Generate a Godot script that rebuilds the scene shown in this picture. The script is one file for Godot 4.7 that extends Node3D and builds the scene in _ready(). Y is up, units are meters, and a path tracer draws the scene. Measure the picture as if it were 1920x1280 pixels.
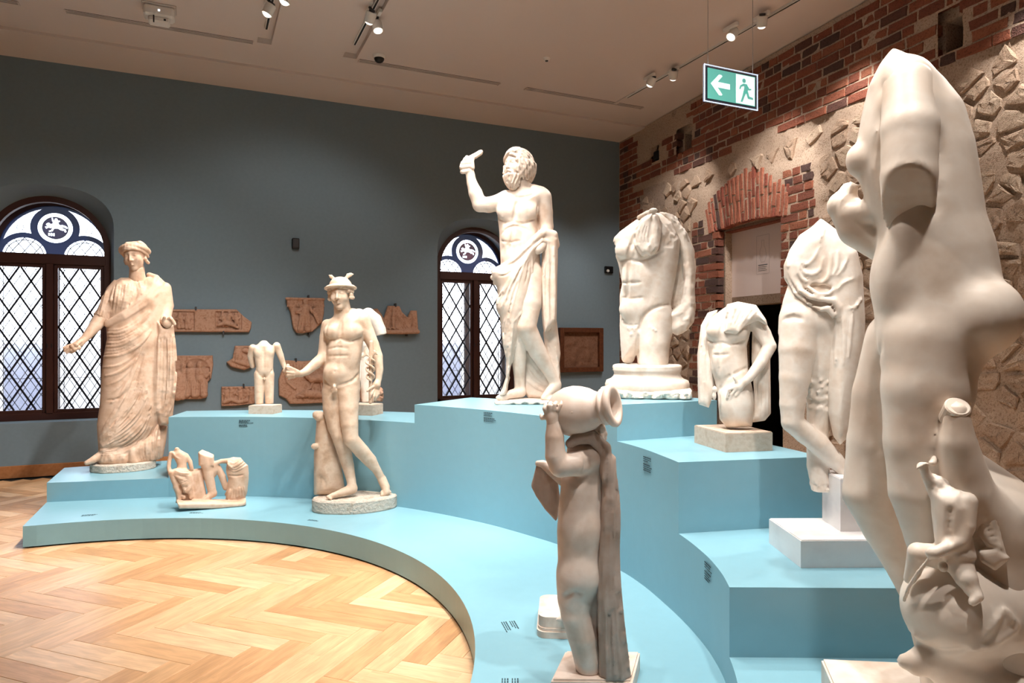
extends Node3D
# A museum hall: a stepped pale-blue platform with antique marbles, blue-grey wall with two
# leaded windows, a brick and rubble wall with a walled-up doorway, oak herringbone floor.
const FL := 1290.0             # focal length in pixels of a 1920 x 1280 picture
const EYE := 1.55              # height of the camera above the floor
const YAW := -24.4
const BACK := -9.45            # z of the blue wall
const CEIL := 4.78
var M := {}
var names := {}
var rng := RandomNumberGenerator.new()

func _ready() -> void:
	rng.seed = 20211
	setup_camera()
	setup_light()
	make_materials()
	more_materials()
	build_shell()
	build_windows()
	build_brick_wall()
	build_floor()
	build_platforms()
	build_ceiling_things()
	build_wall_things()
	build_reliefs()
	build_statues()

# ---------------------------------------------------------------- camera, sky, light
func setup_camera() -> void:
	var cam := Camera3D.new()
	cam.name = "camera"
	cam.fov = rad_to_deg(2.0 * atan(640.0 / FL))
	cam.position = Vector3(0, EYE, 0)
	cam.rotation_degrees = Vector3(0, YAW, 0)
	cam.near = 0.05
	cam.far = 200.0
	add_child(cam)
	cam.current = true

func setup_light() -> void:
	var env := Environment.new()
	env.background_mode = Environment.BG_SKY
	var sm := ProceduralSkyMaterial.new()      # an even overcast sky
	sm.sky_top_color = Color(0.86, 0.91, 1.0)
	sm.sky_horizon_color = Color(0.92, 0.95, 1.0)
	sm.ground_bottom_color = Color(0.55, 0.56, 0.58)
	sm.ground_horizon_color = Color(0.8, 0.82, 0.85)
	sm.sun_angle_max = 1.0
	sm.sky_energy_multiplier = 2.5
	sm.ground_energy_multiplier = 2.3
	var sky := Sky.new()
	sky.sky_material = sm
	env.sky = sky
	env.ambient_light_source = Environment.AMBIENT_SOURCE_SKY
	env.tonemap_mode = Environment.TONE_MAPPER_LINEAR
	env.tonemap_exposure = 1.0
	env.sdfgi_enabled = true
	env.ssao_enabled = true
	env.ssil_enabled = true
	var we := WorldEnvironment.new()
	we.name = "world_environment"
	we.environment = env
	add_child(we)

# ---------------------------------------------------------------- naming
func numbered(called: String) -> String:
	var n: int = names.get(called, 0)
	names[called] = n + 1
	return called if n == 0 else "%s_%03d" % [called, n]

func tag(o: Node, label: String, category: String, group := "", kind := "") -> Node:
	if label: o.set_meta("label", label)
	if category: o.set_meta("category", category)
	if group: o.set_meta("group", group)
	if kind: o.set_meta("kind", kind)
	return o

func thing(called: String, label: String, category: String, at := Vector3.ZERO, turn := 0.0, group := "") -> Node3D:
	var o := Node3D.new()
	o.name = numbered(called)
	add_child(o)
	o.position = at
	o.rotation.y = turn
	tag(o, label, category, group)
	return o

func put(called: String, mesh: Mesh, m: Material, parent: Node = null, label := "") -> MeshInstance3D:
	var o := MeshInstance3D.new()
	o.name = called if parent else numbered(called)
	o.mesh = mesh
	o.material_override = m
	o.cast_shadow = GeometryInstance3D.SHADOW_CASTING_SETTING_ON
	(parent if parent else self).add_child(o, true)
	if label: o.set_meta("label", label)
	return o

func struct(called: String, mesh: Mesh, m: Material, label: String, category: String) -> MeshInstance3D:
	var o := put(called, mesh, m)
	tag(o, label, category, "", "structure")
	return o

# ---------------------------------------------------------------- shape helpers
func st_new() -> SurfaceTool:
	var st := SurfaceTool.new()
	st.begin(Mesh.PRIMITIVE_TRIANGLES)
	return st

func done(st: SurfaceTool, smooth := false) -> ArrayMesh:
	st.generate_normals()
	return st.commit()

func tri(st: SurfaceTool, a: Vector3, b: Vector3, c: Vector3) -> void:
	st.add_vertex(a); st.add_vertex(b); st.add_vertex(c)

func quad(st: SurfaceTool, a: Vector3, b: Vector3, c: Vector3, d: Vector3) -> void:
	tri(st, a, b, c); tri(st, a, c, d)

func flat(st: SurfaceTool, on := true) -> void:
	st.set_smooth_group(-1 if on else 0)

# box with chamfered edges
func cbox(st: SurfaceTool, at: Vector3, size: Vector3, ch := 0.0, b := Basis()) -> void:
	flat(st)
	var h := size * 0.5
	var t := Transform3D(b, at)
	if ch <= 0.0:
		var v := []
		for i in 8:
			v.append(t * Vector3(h.x * (1 if i & 1 else -1), h.y * (1 if i & 2 else -1), h.z * (1 if i & 4 else -1)))
		for f in [[4, 6, 7, 5], [1, 3, 2, 0], [0, 2, 6, 4], [5, 7, 3, 1], [2, 3, 7, 6], [0, 4, 5, 1]]:
			quad(st, v[f[0]], v[f[1]], v[f[2]], v[f[3]])
		return
	var k := h - Vector3.ONE * ch
	# three vertices for each corner
	var c := []
	for i in 8:
		var s := Vector3(1 if i & 1 else -1, 1 if i & 2 else -1, 1 if i & 4 else -1)
		c.append([t * (s * Vector3(h.x, k.y, k.z)), t * (s * Vector3(k.x, h.y, k.z)), t * (s * Vector3(k.x, k.y, h.z))])
	for f in [[4, 6, 7, 5, 2], [1, 3, 2, 0, 2], [0, 2, 6, 4, 0], [5, 7, 3, 1, 0], [2, 3, 7, 6, 1], [0, 4, 5, 1, 1]]:
		quad(st, c[f[0]][f[4]], c[f[1]][f[4]], c[f[2]][f[4]], c[f[3]][f[4]])
	for e in [[0, 1, 1, 2], [2, 3, 2, 1], [4, 5, 2, 1], [6, 7, 1, 2], [0, 2, 2, 0], [1, 3, 0, 2], [4, 6, 0, 2], [5, 7, 2, 0], [0, 4, 0, 1], [1, 5, 1, 0], [2, 6, 1, 0], [3, 7, 0, 1]]:
		quad(st, c[e[0]][e[2]], c[e[1]][e[2]], c[e[1]][e[3]], c[e[0]][e[3]])
	for i in 8:
		if i in [0, 3, 5, 6]: tri(st, c[i][0], c[i][1], c[i][2])
		else: tri(st, c[i][0], c[i][2], c[i][1])

func box_mesh(size: Vector3, ch := 0.0, at := Vector3.ZERO) -> ArrayMesh:
	var st := st_new()
	cbox(st, at, size, ch)
	return done(st)

# polygon (x, z) raised from y0 to y1
func prism(st: SurfaceTool, pts: PackedVector2Array, y0: float, y1: float) -> void:
	flat(st)
	var p := pts
	if not Geometry2D.is_polygon_clockwise(p):
		p = pts.duplicate(); p.reverse()
	var ix := Geometry2D.triangulate_polygon(p)
	for i in range(0, ix.size(), 3):
		var a := p[ix[i]]; var b := p[ix[i + 1]]; var c := p[ix[i + 2]]
		if (b - a).cross(c - a) < 0: var s := b; b = c; c = s
		tri(st, Vector3(a.x, y1, a.y), Vector3(b.x, y1, b.y), Vector3(c.x, y1, c.y))
		tri(st, Vector3(a.x, y0, a.y), Vector3(c.x, y0, c.y), Vector3(b.x, y0, b.y))
	var area := 0.0
	for i in p.size(): area += p[i].cross(p[(i + 1) % p.size()])
	for i in p.size():
		var a := p[i]; var b := p[(i + 1) % p.size()]
		if area < 0: var s := a; a = b; b = s
		quad(st, Vector3(a.x, y0, a.y), Vector3(b.x, y0, b.y), Vector3(b.x, y1, b.y), Vector3(a.x, y1, a.y))

# polygon (x, y) with thickness from z0 to z1
func plate(st: SurfaceTool, pts: PackedVector2Array, z0: float, z1: float) -> void:
	flat(st)
	var ix := Geometry2D.triangulate_polygon(pts)
	for i in range(0, ix.size(), 3):
		var a := pts[ix[i]]; var b := pts[ix[i + 1]]; var c := pts[ix[i + 2]]
		if (b - a).cross(c - a) > 0: var s := b; b = c; c = s
		tri(st, Vector3(a.x, a.y, z1), Vector3(b.x, b.y, z1), Vector3(c.x, c.y, z1))
		tri(st, Vector3(a.x, a.y, z0), Vector3(c.x, c.y, z0), Vector3(b.x, b.y, z0))
	var area := 0.0
	for i in pts.size(): area += pts[i].cross(pts[(i + 1) % pts.size()])
	for i in pts.size():
		var a := pts[i]; var b := pts[(i + 1) % pts.size()]
		if area < 0: var s := a; a = b; b = s
		quad(st, Vector3(a.x, a.y, z1), Vector3(b.x, b.y, z1), Vector3(b.x, b.y, z0), Vector3(a.x, a.y, z0))

# profile of (radius, y) turned round the y axis
func lathe(st: SurfaceTool, prof: Array, n := 24, at := Vector3.ZERO, b := Basis(), smooth := false) -> void:
	flat(st, not smooth)
	for i in n:
		var a0 := TAU * i / n; var a1 := TAU * (i + 1) / n
		for j in prof.size() - 1:
			var p: Vector2 = prof[j]; var q: Vector2 = prof[j + 1]
			var v0 := at + b * Vector3(p.x * cos(a0), p.y, p.x * sin(a0))
			var v1 := at + b * Vector3(p.x * cos(a1), p.y, p.x * sin(a1))
			var v2 := at + b * Vector3(q.x * cos(a1), q.y, q.x * sin(a1))
			var v3 := at + b * Vector3(q.x * cos(a0), q.y, q.x * sin(a0))
			if p.x > 1e-6: tri(st, v0, v1, v2)
			if q.x > 1e-6: tri(st, v0, v2, v3)

func tube(st: SurfaceTool, pts: Array, r: float, n := 8, closed := false) -> void:
	flat(st, false)
	var rings := []
	for i in pts.size():
		var d: Vector3 = (pts[mini(i + 1, pts.size() - 1)] - pts[maxi(i - 1, 0)]).normalized()
		var s := d.cross(Vector3.UP if absf(d.y) < 0.9 else Vector3.RIGHT).normalized()
		var u := s.cross(d)
		var ring := []
		for j in n:
			var a := TAU * j / n
			ring.append(pts[i] + (s * cos(a) + u * sin(a)) * r)
		rings.append(ring)
	for i in rings.size() - 1:
		for j in n:
			var k := (j + 1) % n
			quad(st, rings[i][j], rings[i][k], rings[i + 1][k], rings[i + 1][j])
	for e in [0, rings.size() - 1]:
		for j in range(1, n - 1):
			if e == 0: tri(st, rings[e][0], rings[e][j + 1], rings[e][j])
			else: tri(st, rings[e][0], rings[e][j], rings[e][j + 1])

func bar(st: SurfaceTool, a: Vector3, b: Vector3, w: float, d: float, face := Vector3.BACK) -> void:
	var x := (b - a)
	var l := x.length()
	x /= l
	var z := (face - x * face.dot(x)).normalized()
	cbox(st, (a + b) * 0.5, Vector3(l, w, d), 0.0, Basis(x, z.cross(x), z))

# ---------------------------------------------------------------- photograph measurements
# direction of the line of sight to a point of the photograph
func sight(px: float, py: float) -> Vector3:
	return Basis(Vector3.UP, deg_to_rad(YAW)) * Vector3((px - 960.0) / FL, (640.0 - py) / FL, -1.0)

# the place on a level at height y
func level(px: float, py: float, y: float) -> Vector3:
	var r := sight(px, py)
	return Vector3(0, EYE, 0) + r * ((y - EYE) / r.y)

func on_wall(px: float, py: float, z := BACK) -> Vector3:
	var r := sight(px, py)
	return Vector3(0, EYE, 0) + r * (z / r.z)

# ---------------------------------------------------------------- materials
func noise_tex(size: int, freq: float, cols: Array, offs: Array, seed_ := 1, oct := 5, type := FastNoiseLite.TYPE_SIMPLEX_SMOOTH, normal := false, bump := 4.0) -> NoiseTexture2D:
	var n := FastNoiseLite.new()
	n.noise_type = type
	n.seed = seed_
	n.frequency = freq
	n.fractal_octaves = oct
	var t := NoiseTexture2D.new()
	t.width = size; t.height = size
	t.seamless = true
	t.noise = n
	if normal:
		t.as_normal_map = true
		t.bump_strength = bump
	elif cols.size():
		var g := Gradient.new()
		g.offsets = PackedFloat32Array(offs)
		g.colors = PackedColorArray(cols)
		t.color_ramp = g
	return t

func c8(r: int, g: int, b: int) -> Color:
	return Color(r / 255.0, g / 255.0, b / 255.0)

func plain(col: Color, rough := 0.6, metal := 0.0, spec := 0.5) -> StandardMaterial3D:
	var m := StandardMaterial3D.new()
	m.albedo_color = col
	m.roughness = rough
	m.metallic = metal
	m.metallic_specular = spec
	return m

func tri_mat(col: Color, tex: Texture2D, scale: float, rough := 0.7, nrm: Texture2D = null, ns := 0.5, world := true) -> StandardMaterial3D:
	var m := plain(col, rough)
	m.albedo_texture = tex
	m.uv1_triplanar = true
	m.uv1_world_triplanar = world
	m.uv1_scale = Vector3.ONE * scale
	if nrm:
		m.normal_enabled = true
		m.normal_texture = nrm
		m.normal_scale = ns
	return m

func glow(col: Color, e: float) -> StandardMaterial3D:
	var m := plain(col, 0.5)
	m.emission_enabled = true
	m.emission = col
	m.emission_energy_multiplier = e
	return m

func glass(col: Color, a: float) -> StandardMaterial3D:
	var m := plain(Color(col.r, col.g, col.b, a), 0.02)
	m.transparency = BaseMaterial3D.TRANSPARENCY_ALPHA
	return m

func make_materials() -> void:
	var fine := noise_tex(512, 0.02, [], [], 7, 5, FastNoiseLite.TYPE_SIMPLEX_SMOOTH, true, 3.0)
	var rough_n := noise_tex(512, 0.035, [], [], 9, 6, FastNoiseLite.TYPE_SIMPLEX, true, 12.0)
	var w := Color.WHITE
	# old marble: cloudy, with warm stains and a few grey ones
	var stain := noise_tex(1024, 0.006, [c8(226, 212, 198), c8(246, 240, 234), c8(255, 253, 250), c8(242, 234, 226), c8(218, 200, 184)], [0.0, 0.3, 0.5, 0.68, 1.0], 3, 6)
	var stain2 := noise_tex(1024, 0.008, [c8(208, 188, 172), c8(238, 226, 214), c8(252, 246, 240), c8(236, 220, 206), c8(200, 178, 160)], [0.0, 0.3, 0.52, 0.7, 1.0], 5, 6)
	M.marble_white = tri_mat(c8(238, 231, 224), stain, 0.9, 0.5, fine, 0.12, false)
	M.marble_cream = tri_mat(c8(236, 222, 211), stain, 0.8, 0.5, fine, 0.12, false)
	M.marble_tan = tri_mat(c8(222, 206, 190), stain2, 0.7, 0.55, fine, 0.15, false)
	M.marble_rose = tri_mat(c8(218, 194, 176), stain2, 0.6, 0.6, fine, 0.15, false)
	M.marble_pale_rose = tri_mat(c8(230, 214, 204), stain, 0.8, 0.5, fine, 0.12, false)
	M.marble_venus = tri_mat(c8(234, 224, 214), stain, 0.5, 0.45, fine, 0.08, false)
	M.marble_rough = tri_mat(c8(236, 228, 218), stain, 1.4, 0.85, rough_n, 0.7, false)
	M.plinth_grey = tri_mat(c8(206, 198, 188), stain, 1.8, 0.8, rough_n, 0.5, false)
	M.limestone = tri_mat(c8(206, 190, 176), stain, 2.2, 0.85, fine, 0.4, false)
	M.slab_white = tri_mat(c8(238, 236, 236), noise_tex(512, 0.005, [c8(214, 214, 218), c8(250, 250, 250), c8(255, 255, 255), c8(232, 232, 236)], [0.0, 0.4, 0.7, 1.0], 21, 6), 0.8, 0.3)
	M.terracotta = tri_mat(c8(184, 150, 131), stain2, 1.6, 0.85, fine, 0.5, false)
	M.terracotta_dark = tri_mat(c8(128, 94, 74), stain2, 1.6, 0.85, fine, 0.5, false)
	# paint
	M.wall_blue = tri_mat(c8(118, 137, 149), noise_tex(256, 0.05, [c8(247, 247, 247), w], [0.0, 1.0], 31, 3), 1.3, 0.9)
	M.wall_plain = plain(c8(200, 196, 190), 0.9)
	M.ceiling = plain(c8(214, 203, 197), 0.9)
	M.platform = tri_mat(c8(130, 177, 193), noise_tex(256, 0.04, [c8(250, 250, 250), w], [0.0, 1.0], 33, 3), 1.0, 0.36)
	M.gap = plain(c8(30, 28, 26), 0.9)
	M.white = plain(c8(232, 230, 226), 0.5)
	M.black = plain(c8(16, 16, 18), 0.4)
	M.dark_grey = plain(c8(52, 52, 56), 0.5)
	M.steel = plain(c8(170, 172, 175), 0.35, 0.9)
	M.frame_wood = plain(c8(58, 27, 20), 0.4)
	M.lead = plain(c8(34, 36, 46), 0.6, 0.3)
	M.navy = glass(c8(58, 84, 160), 0.93)
	M.baseboard = tri_mat(c8(176, 120, 76), noise_tex(256, 0.03, [c8(225, 210, 195), w], [0.0, 1.0], 35, 4), 2.0, 0.5)
	M.print = plain(c8(38, 62, 72), 0.8)

func oak_tex(k: int) -> ImageTexture:
	# grain running along u: stretched noise
	var n := FastNoiseLite.new(); n.seed = 40 + k; n.frequency = 0.02; n.fractal_octaves = 4
	var n2 := FastNoiseLite.new(); n2.seed = 60 + k; n2.frequency = 0.12; n2.fractal_octaves = 3
	var im := Image.create(512, 256, false, Image.FORMAT_RGB8)
	var base: Array = [[212, 168, 124], [220, 178, 136], [202, 156, 112], [224, 186, 146], [194, 148, 104], [214, 174, 132]][k]
	for y in 256:
		for x in 512:
			var a := n.get_noise_2d(x * 0.35, y * 2.0 + 9.0 * n2.get_noise_2d(x * 0.12, y * 0.2))
			var b := n2.get_noise_2d(x * 0.08, y * 2.6)
			var v := 1.0 + 0.11 * a + 0.06 * b
			im.set_pixel(x, y, Color(base[0] / 255.0 * v, base[1] / 255.0 * (v * 1.1 - 0.1), base[2] / 255.0 * (v * 1.2 - 0.2)))
	return ImageTexture.create_from_image(im)

func more_materials() -> void:
	for k in 6:
		var m := plain(Color.WHITE, 0.36)
		m.albedo_texture = oak_tex(k)
		M["oak%d" % k] = m
	var bt := noise_tex(512, 0.03, [c8(150, 140, 135), c8(235, 228, 222), c8(255, 255, 255), c8(205, 180, 170)], [0.0, 0.35, 0.6, 1.0], 51, 6)
	var bn := noise_tex(512, 0.06, [], [], 52, 5, FastNoiseLite.TYPE_SIMPLEX, true, 10.0)
	var tones := [c8(150, 90, 68), c8(138, 80, 61), c8(158, 100, 76), c8(128, 76, 60), c8(98, 66, 58), c8(86, 64, 60), c8(172, 106, 84), c8(154, 86, 70), c8(182, 116, 94)]
	for k in 9: M["brick%d" % k] = tri_mat(tones[k], bt, 2.2, 0.9, bn, 0.7)
	for k in 3: M["stone%d" % k] = tri_mat([c8(194, 172, 152), c8(182, 159, 139), c8(202, 182, 162)][k], bt, 3.0, 0.95, bn, 1.0)
	M.mortar = tri_mat(c8(192, 172, 154), bt, 2.4, 0.95, bn, 0.5)
	M.plaster = tri_mat(c8(168, 150, 136), bt, 1.6, 0.95, bn, 0.5)
	M.lintel = tri_mat(c8(150, 132, 116), bt, 2.0, 0.95, bn, 0.5)
	M.panel = plain(c8(214, 200, 196), 0.8)
	M.faint_print = plain(c8(176, 164, 162), 0.8)
	M.pane = glass(c8(235, 242, 250), 0.06)
	M.milk = glass(c8(240, 246, 255), 0.12)
	M.screen = glass(c8(130, 165, 225), 0.42)
	M.outer_wood = plain(c8(72, 44, 44), 0.5)
	M.brown_frame = tri_mat(c8(104, 60, 34), noise_tex(256, 0.03, [c8(190, 170, 150), Color.WHITE], [0.0, 1.0], 71, 4), 2.0, 0.5)

# ---------------------------------------------------------------- the room
const LEFT := -9.4
const FRONT := 5.0
var wall_o := Vector3(6.21, 0, -9.45)
var wall_b := Basis(Vector3(-0.0829, 0, 0.9966), Vector3.UP, Vector3(-0.9966, 0, -0.0829))
const WINS := [-1.625, 3.80, -7.0]

func win_outer(n := 28) -> PackedVector2Array:
	var p := PackedVector2Array([Vector2(-0.69, 0.62)])
	for i in n + 1:
		var a := PI - PI * i / n
		p.append(Vector2(0.69 * signf(cos(a)) * pow(absf(cos(a)), 0.8), 2.86 + 0.5 * pow(sin(a), 0.8)))
	p.append(Vector2(0.69, 0.62))
	return p

func win_inner(n := 28, hw := 0.63) -> PackedVector2Array:
	var p := PackedVector2Array([Vector2(-hw, 0.62)])
	for i in n + 1:
		var a := PI - PI * i / n
		p.append(Vector2(hw * cos(a), 2.645 + hw * sin(a)))
	p.append(Vector2(hw, 0.62))
	return p

func build_shell() -> void:
	# blue wall, cut round the windows: pieces between the middles of the openings
	var st := st_new()
	var cuts := [LEFT - 0.3, WINS[2], WINS[0], WINS[1], 6.6]
	var op := win_outer()
	var mid := op.size() / 2
	for i in 4:
		var p := PackedVector2Array()
		var a: float = cuts[i]; var b: float = cuts[i + 1]
		p.append(Vector2(a, -0.1))
		if i > 0:
			p.append(Vector2(a, 0.62))
			for k in range(op.size() - 1, mid - 1, -1): p.append(op[k] + Vector2(a, 0))
		p.append(Vector2(a, CEIL + 0.1))
		p.append(Vector2(b, CEIL + 0.1))
		if i < 3:
			for k in range(mid, -1, -1): p.append(op[k] + Vector2(b, 0))
			p.append(Vector2(b, 0.62))
		p.append(Vector2(b, -0.1))
		plate(st, p, BACK - 0.2, BACK)
	struct("wall_back", done(st), M.wall_blue, "blue-grey painted wall with two arched windows", "wall")
	struct("wall_left", box_mesh(Vector3(0.3, CEIL + 0.4, FRONT - BACK + 0.6), 0, Vector3(LEFT - 0.15, CEIL / 2, (FRONT + BACK) / 2)), M.wall_blue, "blue-grey painted wall beyond the left edge of the view", "wall")
	struct("wall_front", box_mesh(Vector3(18, CEIL + 0.4, 0.3), 0, Vector3(-1.5, CEIL / 2, FRONT + 0.15)), M.wall_plain, "pale painted wall behind the viewer", "wall")
	# ceiling: a lower band along the blue wall, slots for the two recessed tracks
	st = st_new()
	var zb := -8.65
	cbox(st, Vector3(-1.5, CEIL + 0.1, (BACK - 0.3 + zb) / 2), Vector3(17, 0.2, zb - BACK + 0.3))
	var xs := [[-10.0, 0.565], [0.715, 1.49], [1.645, 7.2]]
	var up := CEIL + 0.03
	for x in xs:
		cbox(st, Vector3((x[0] + x[1]) / 2, up + 0.1, (zb + FRONT + 0.3) / 2), Vector3(x[1] - x[0], 0.2, FRONT + 0.3 - zb))
	for x in [0.64, 1.5675]:
		cbox(st, Vector3(x, up + 0.1, (zb - 7.98) / 2), Vector3(0.16, 0.2, -7.98 - zb))
		cbox(st, Vector3(x, up + 0.16, (-7.98 + FRONT + 0.3) / 2), Vector3(0.16, 0.2, FRONT + 0.3 + 7.98))
	struct("ceiling", done(st), M.ceiling, "off-white ceiling with two sunken lighting slots", "ceiling")
	# skirting board
	st = st_new()
	cbox(st, Vector3((LEFT + 6.1) / 2, 0.07, BACK + 0.0125), Vector3(6.1 - LEFT, 0.14, 0.025), 0.004)
	struct("baseboard_back", done(st), M.baseboard, "orange-brown wooden skirting board along the blue wall", "skirting board")

# ---------------------------------------------------------------- windows
func poly_at(p: PackedVector2Array, o: Vector2) -> PackedVector2Array:
	var q := PackedVector2Array()
	for v in p: q.append(v + o)
	return q

func circle2(c: Vector2, r: float, n := 40, a0 := 0.0, a1 := TAU) -> PackedVector2Array:
	var q := PackedVector2Array()
	for i in n + (0 if a1 - a0 >= TAU - 0.01 else 1):
		var a := a0 + (a1 - a0) * i / n
		q.append(c + Vector2(cos(a), sin(a)) * r)
	return q

func clip_in(a: PackedVector2Array, b: PackedVector2Array) -> PackedVector2Array:
	var best := PackedVector2Array()
	for r in Geometry2D.intersect_polygons(a, b):
		if r.size() > best.size(): best = r
	return best

func csg_plate(pts: PackedVector2Array, depth: float, op := CSGShape3D.OPERATION_UNION) -> CSGPolygon3D:
	var c := CSGPolygon3D.new()
	c.polygon = pts
	c.depth = depth
	c.operation = op
	return c

func ring_strip(st: SurfaceTool, outer: PackedVector2Array, inner: PackedVector2Array, z0: float, z1: float) -> void:
	flat(st)
	for i in outer.size() - 1:
		var a := outer[i]; var b := outer[i + 1]; var c := inner[i + 1]; var d := inner[i]
		for k in 2:
			var z := z1 if k == 0 else z0
			quad(st, Vector3(a.x, a.y, z), Vector3(b.x, b.y, z), Vector3(c.x, c.y, z), Vector3(d.x, d.y, z))
		quad(st, Vector3(a.x, a.y, z0), Vector3(b.x, b.y, z0), Vector3(b.x, b.y, z1), Vector3(a.x, a.y, z1))
		quad(st, Vector3(d.x, d.y, z1), Vector3(c.x, c.y, z1), Vector3(c.x, c.y, z0), Vector3(d.x, d.y, z0))

# rider on a leaping horse, one unit high, about the middle
func rider() -> PackedVector2Array:
	var v := [[-46, -6], [-40, -16], [-30, -10], [-22, -12], [-14, -8], [-20, -22], [-30, -26], [-28, -31], [-14, -27], [-8, -14], [10, -13], [20, -20], [34, -22], [38, -30], [44, -27], [41, -16], [28, -10], [24, -4], [36, -6], [48, -12], [50, -6], [40, 2], [26, 6], [18, 4], [12, 8], [10, 18], [18, 24], [14, 28], [8, 26], [6, 34], [0, 38], [-6, 34], [-5, 27], [-10, 26], [-14, 40], [-18, 39], [-16, 24], [-12, 18], [-14, 8], [-24, 8], [-30, 14], [-38, 10], [-42, 3], [-36, 0], [-34, -4]]
	var q := PackedVector2Array()
	for a in v: q.append(Vector2(a[0], a[1] + 3) / 100.0)
	return q

func build_windows() -> void:
	var labels := ["arched leaded window behind the draped woman, with a purple roundel of a white rider", "arched leaded window behind the bearded god, with a crimson roundel of a white rider", "arched leaded window further left along the blue wall"]
	for i in 3: build_window(i, labels[i], [c8(86, 66, 140), c8(150, 52, 84), c8(86, 66, 140)][i])

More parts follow.
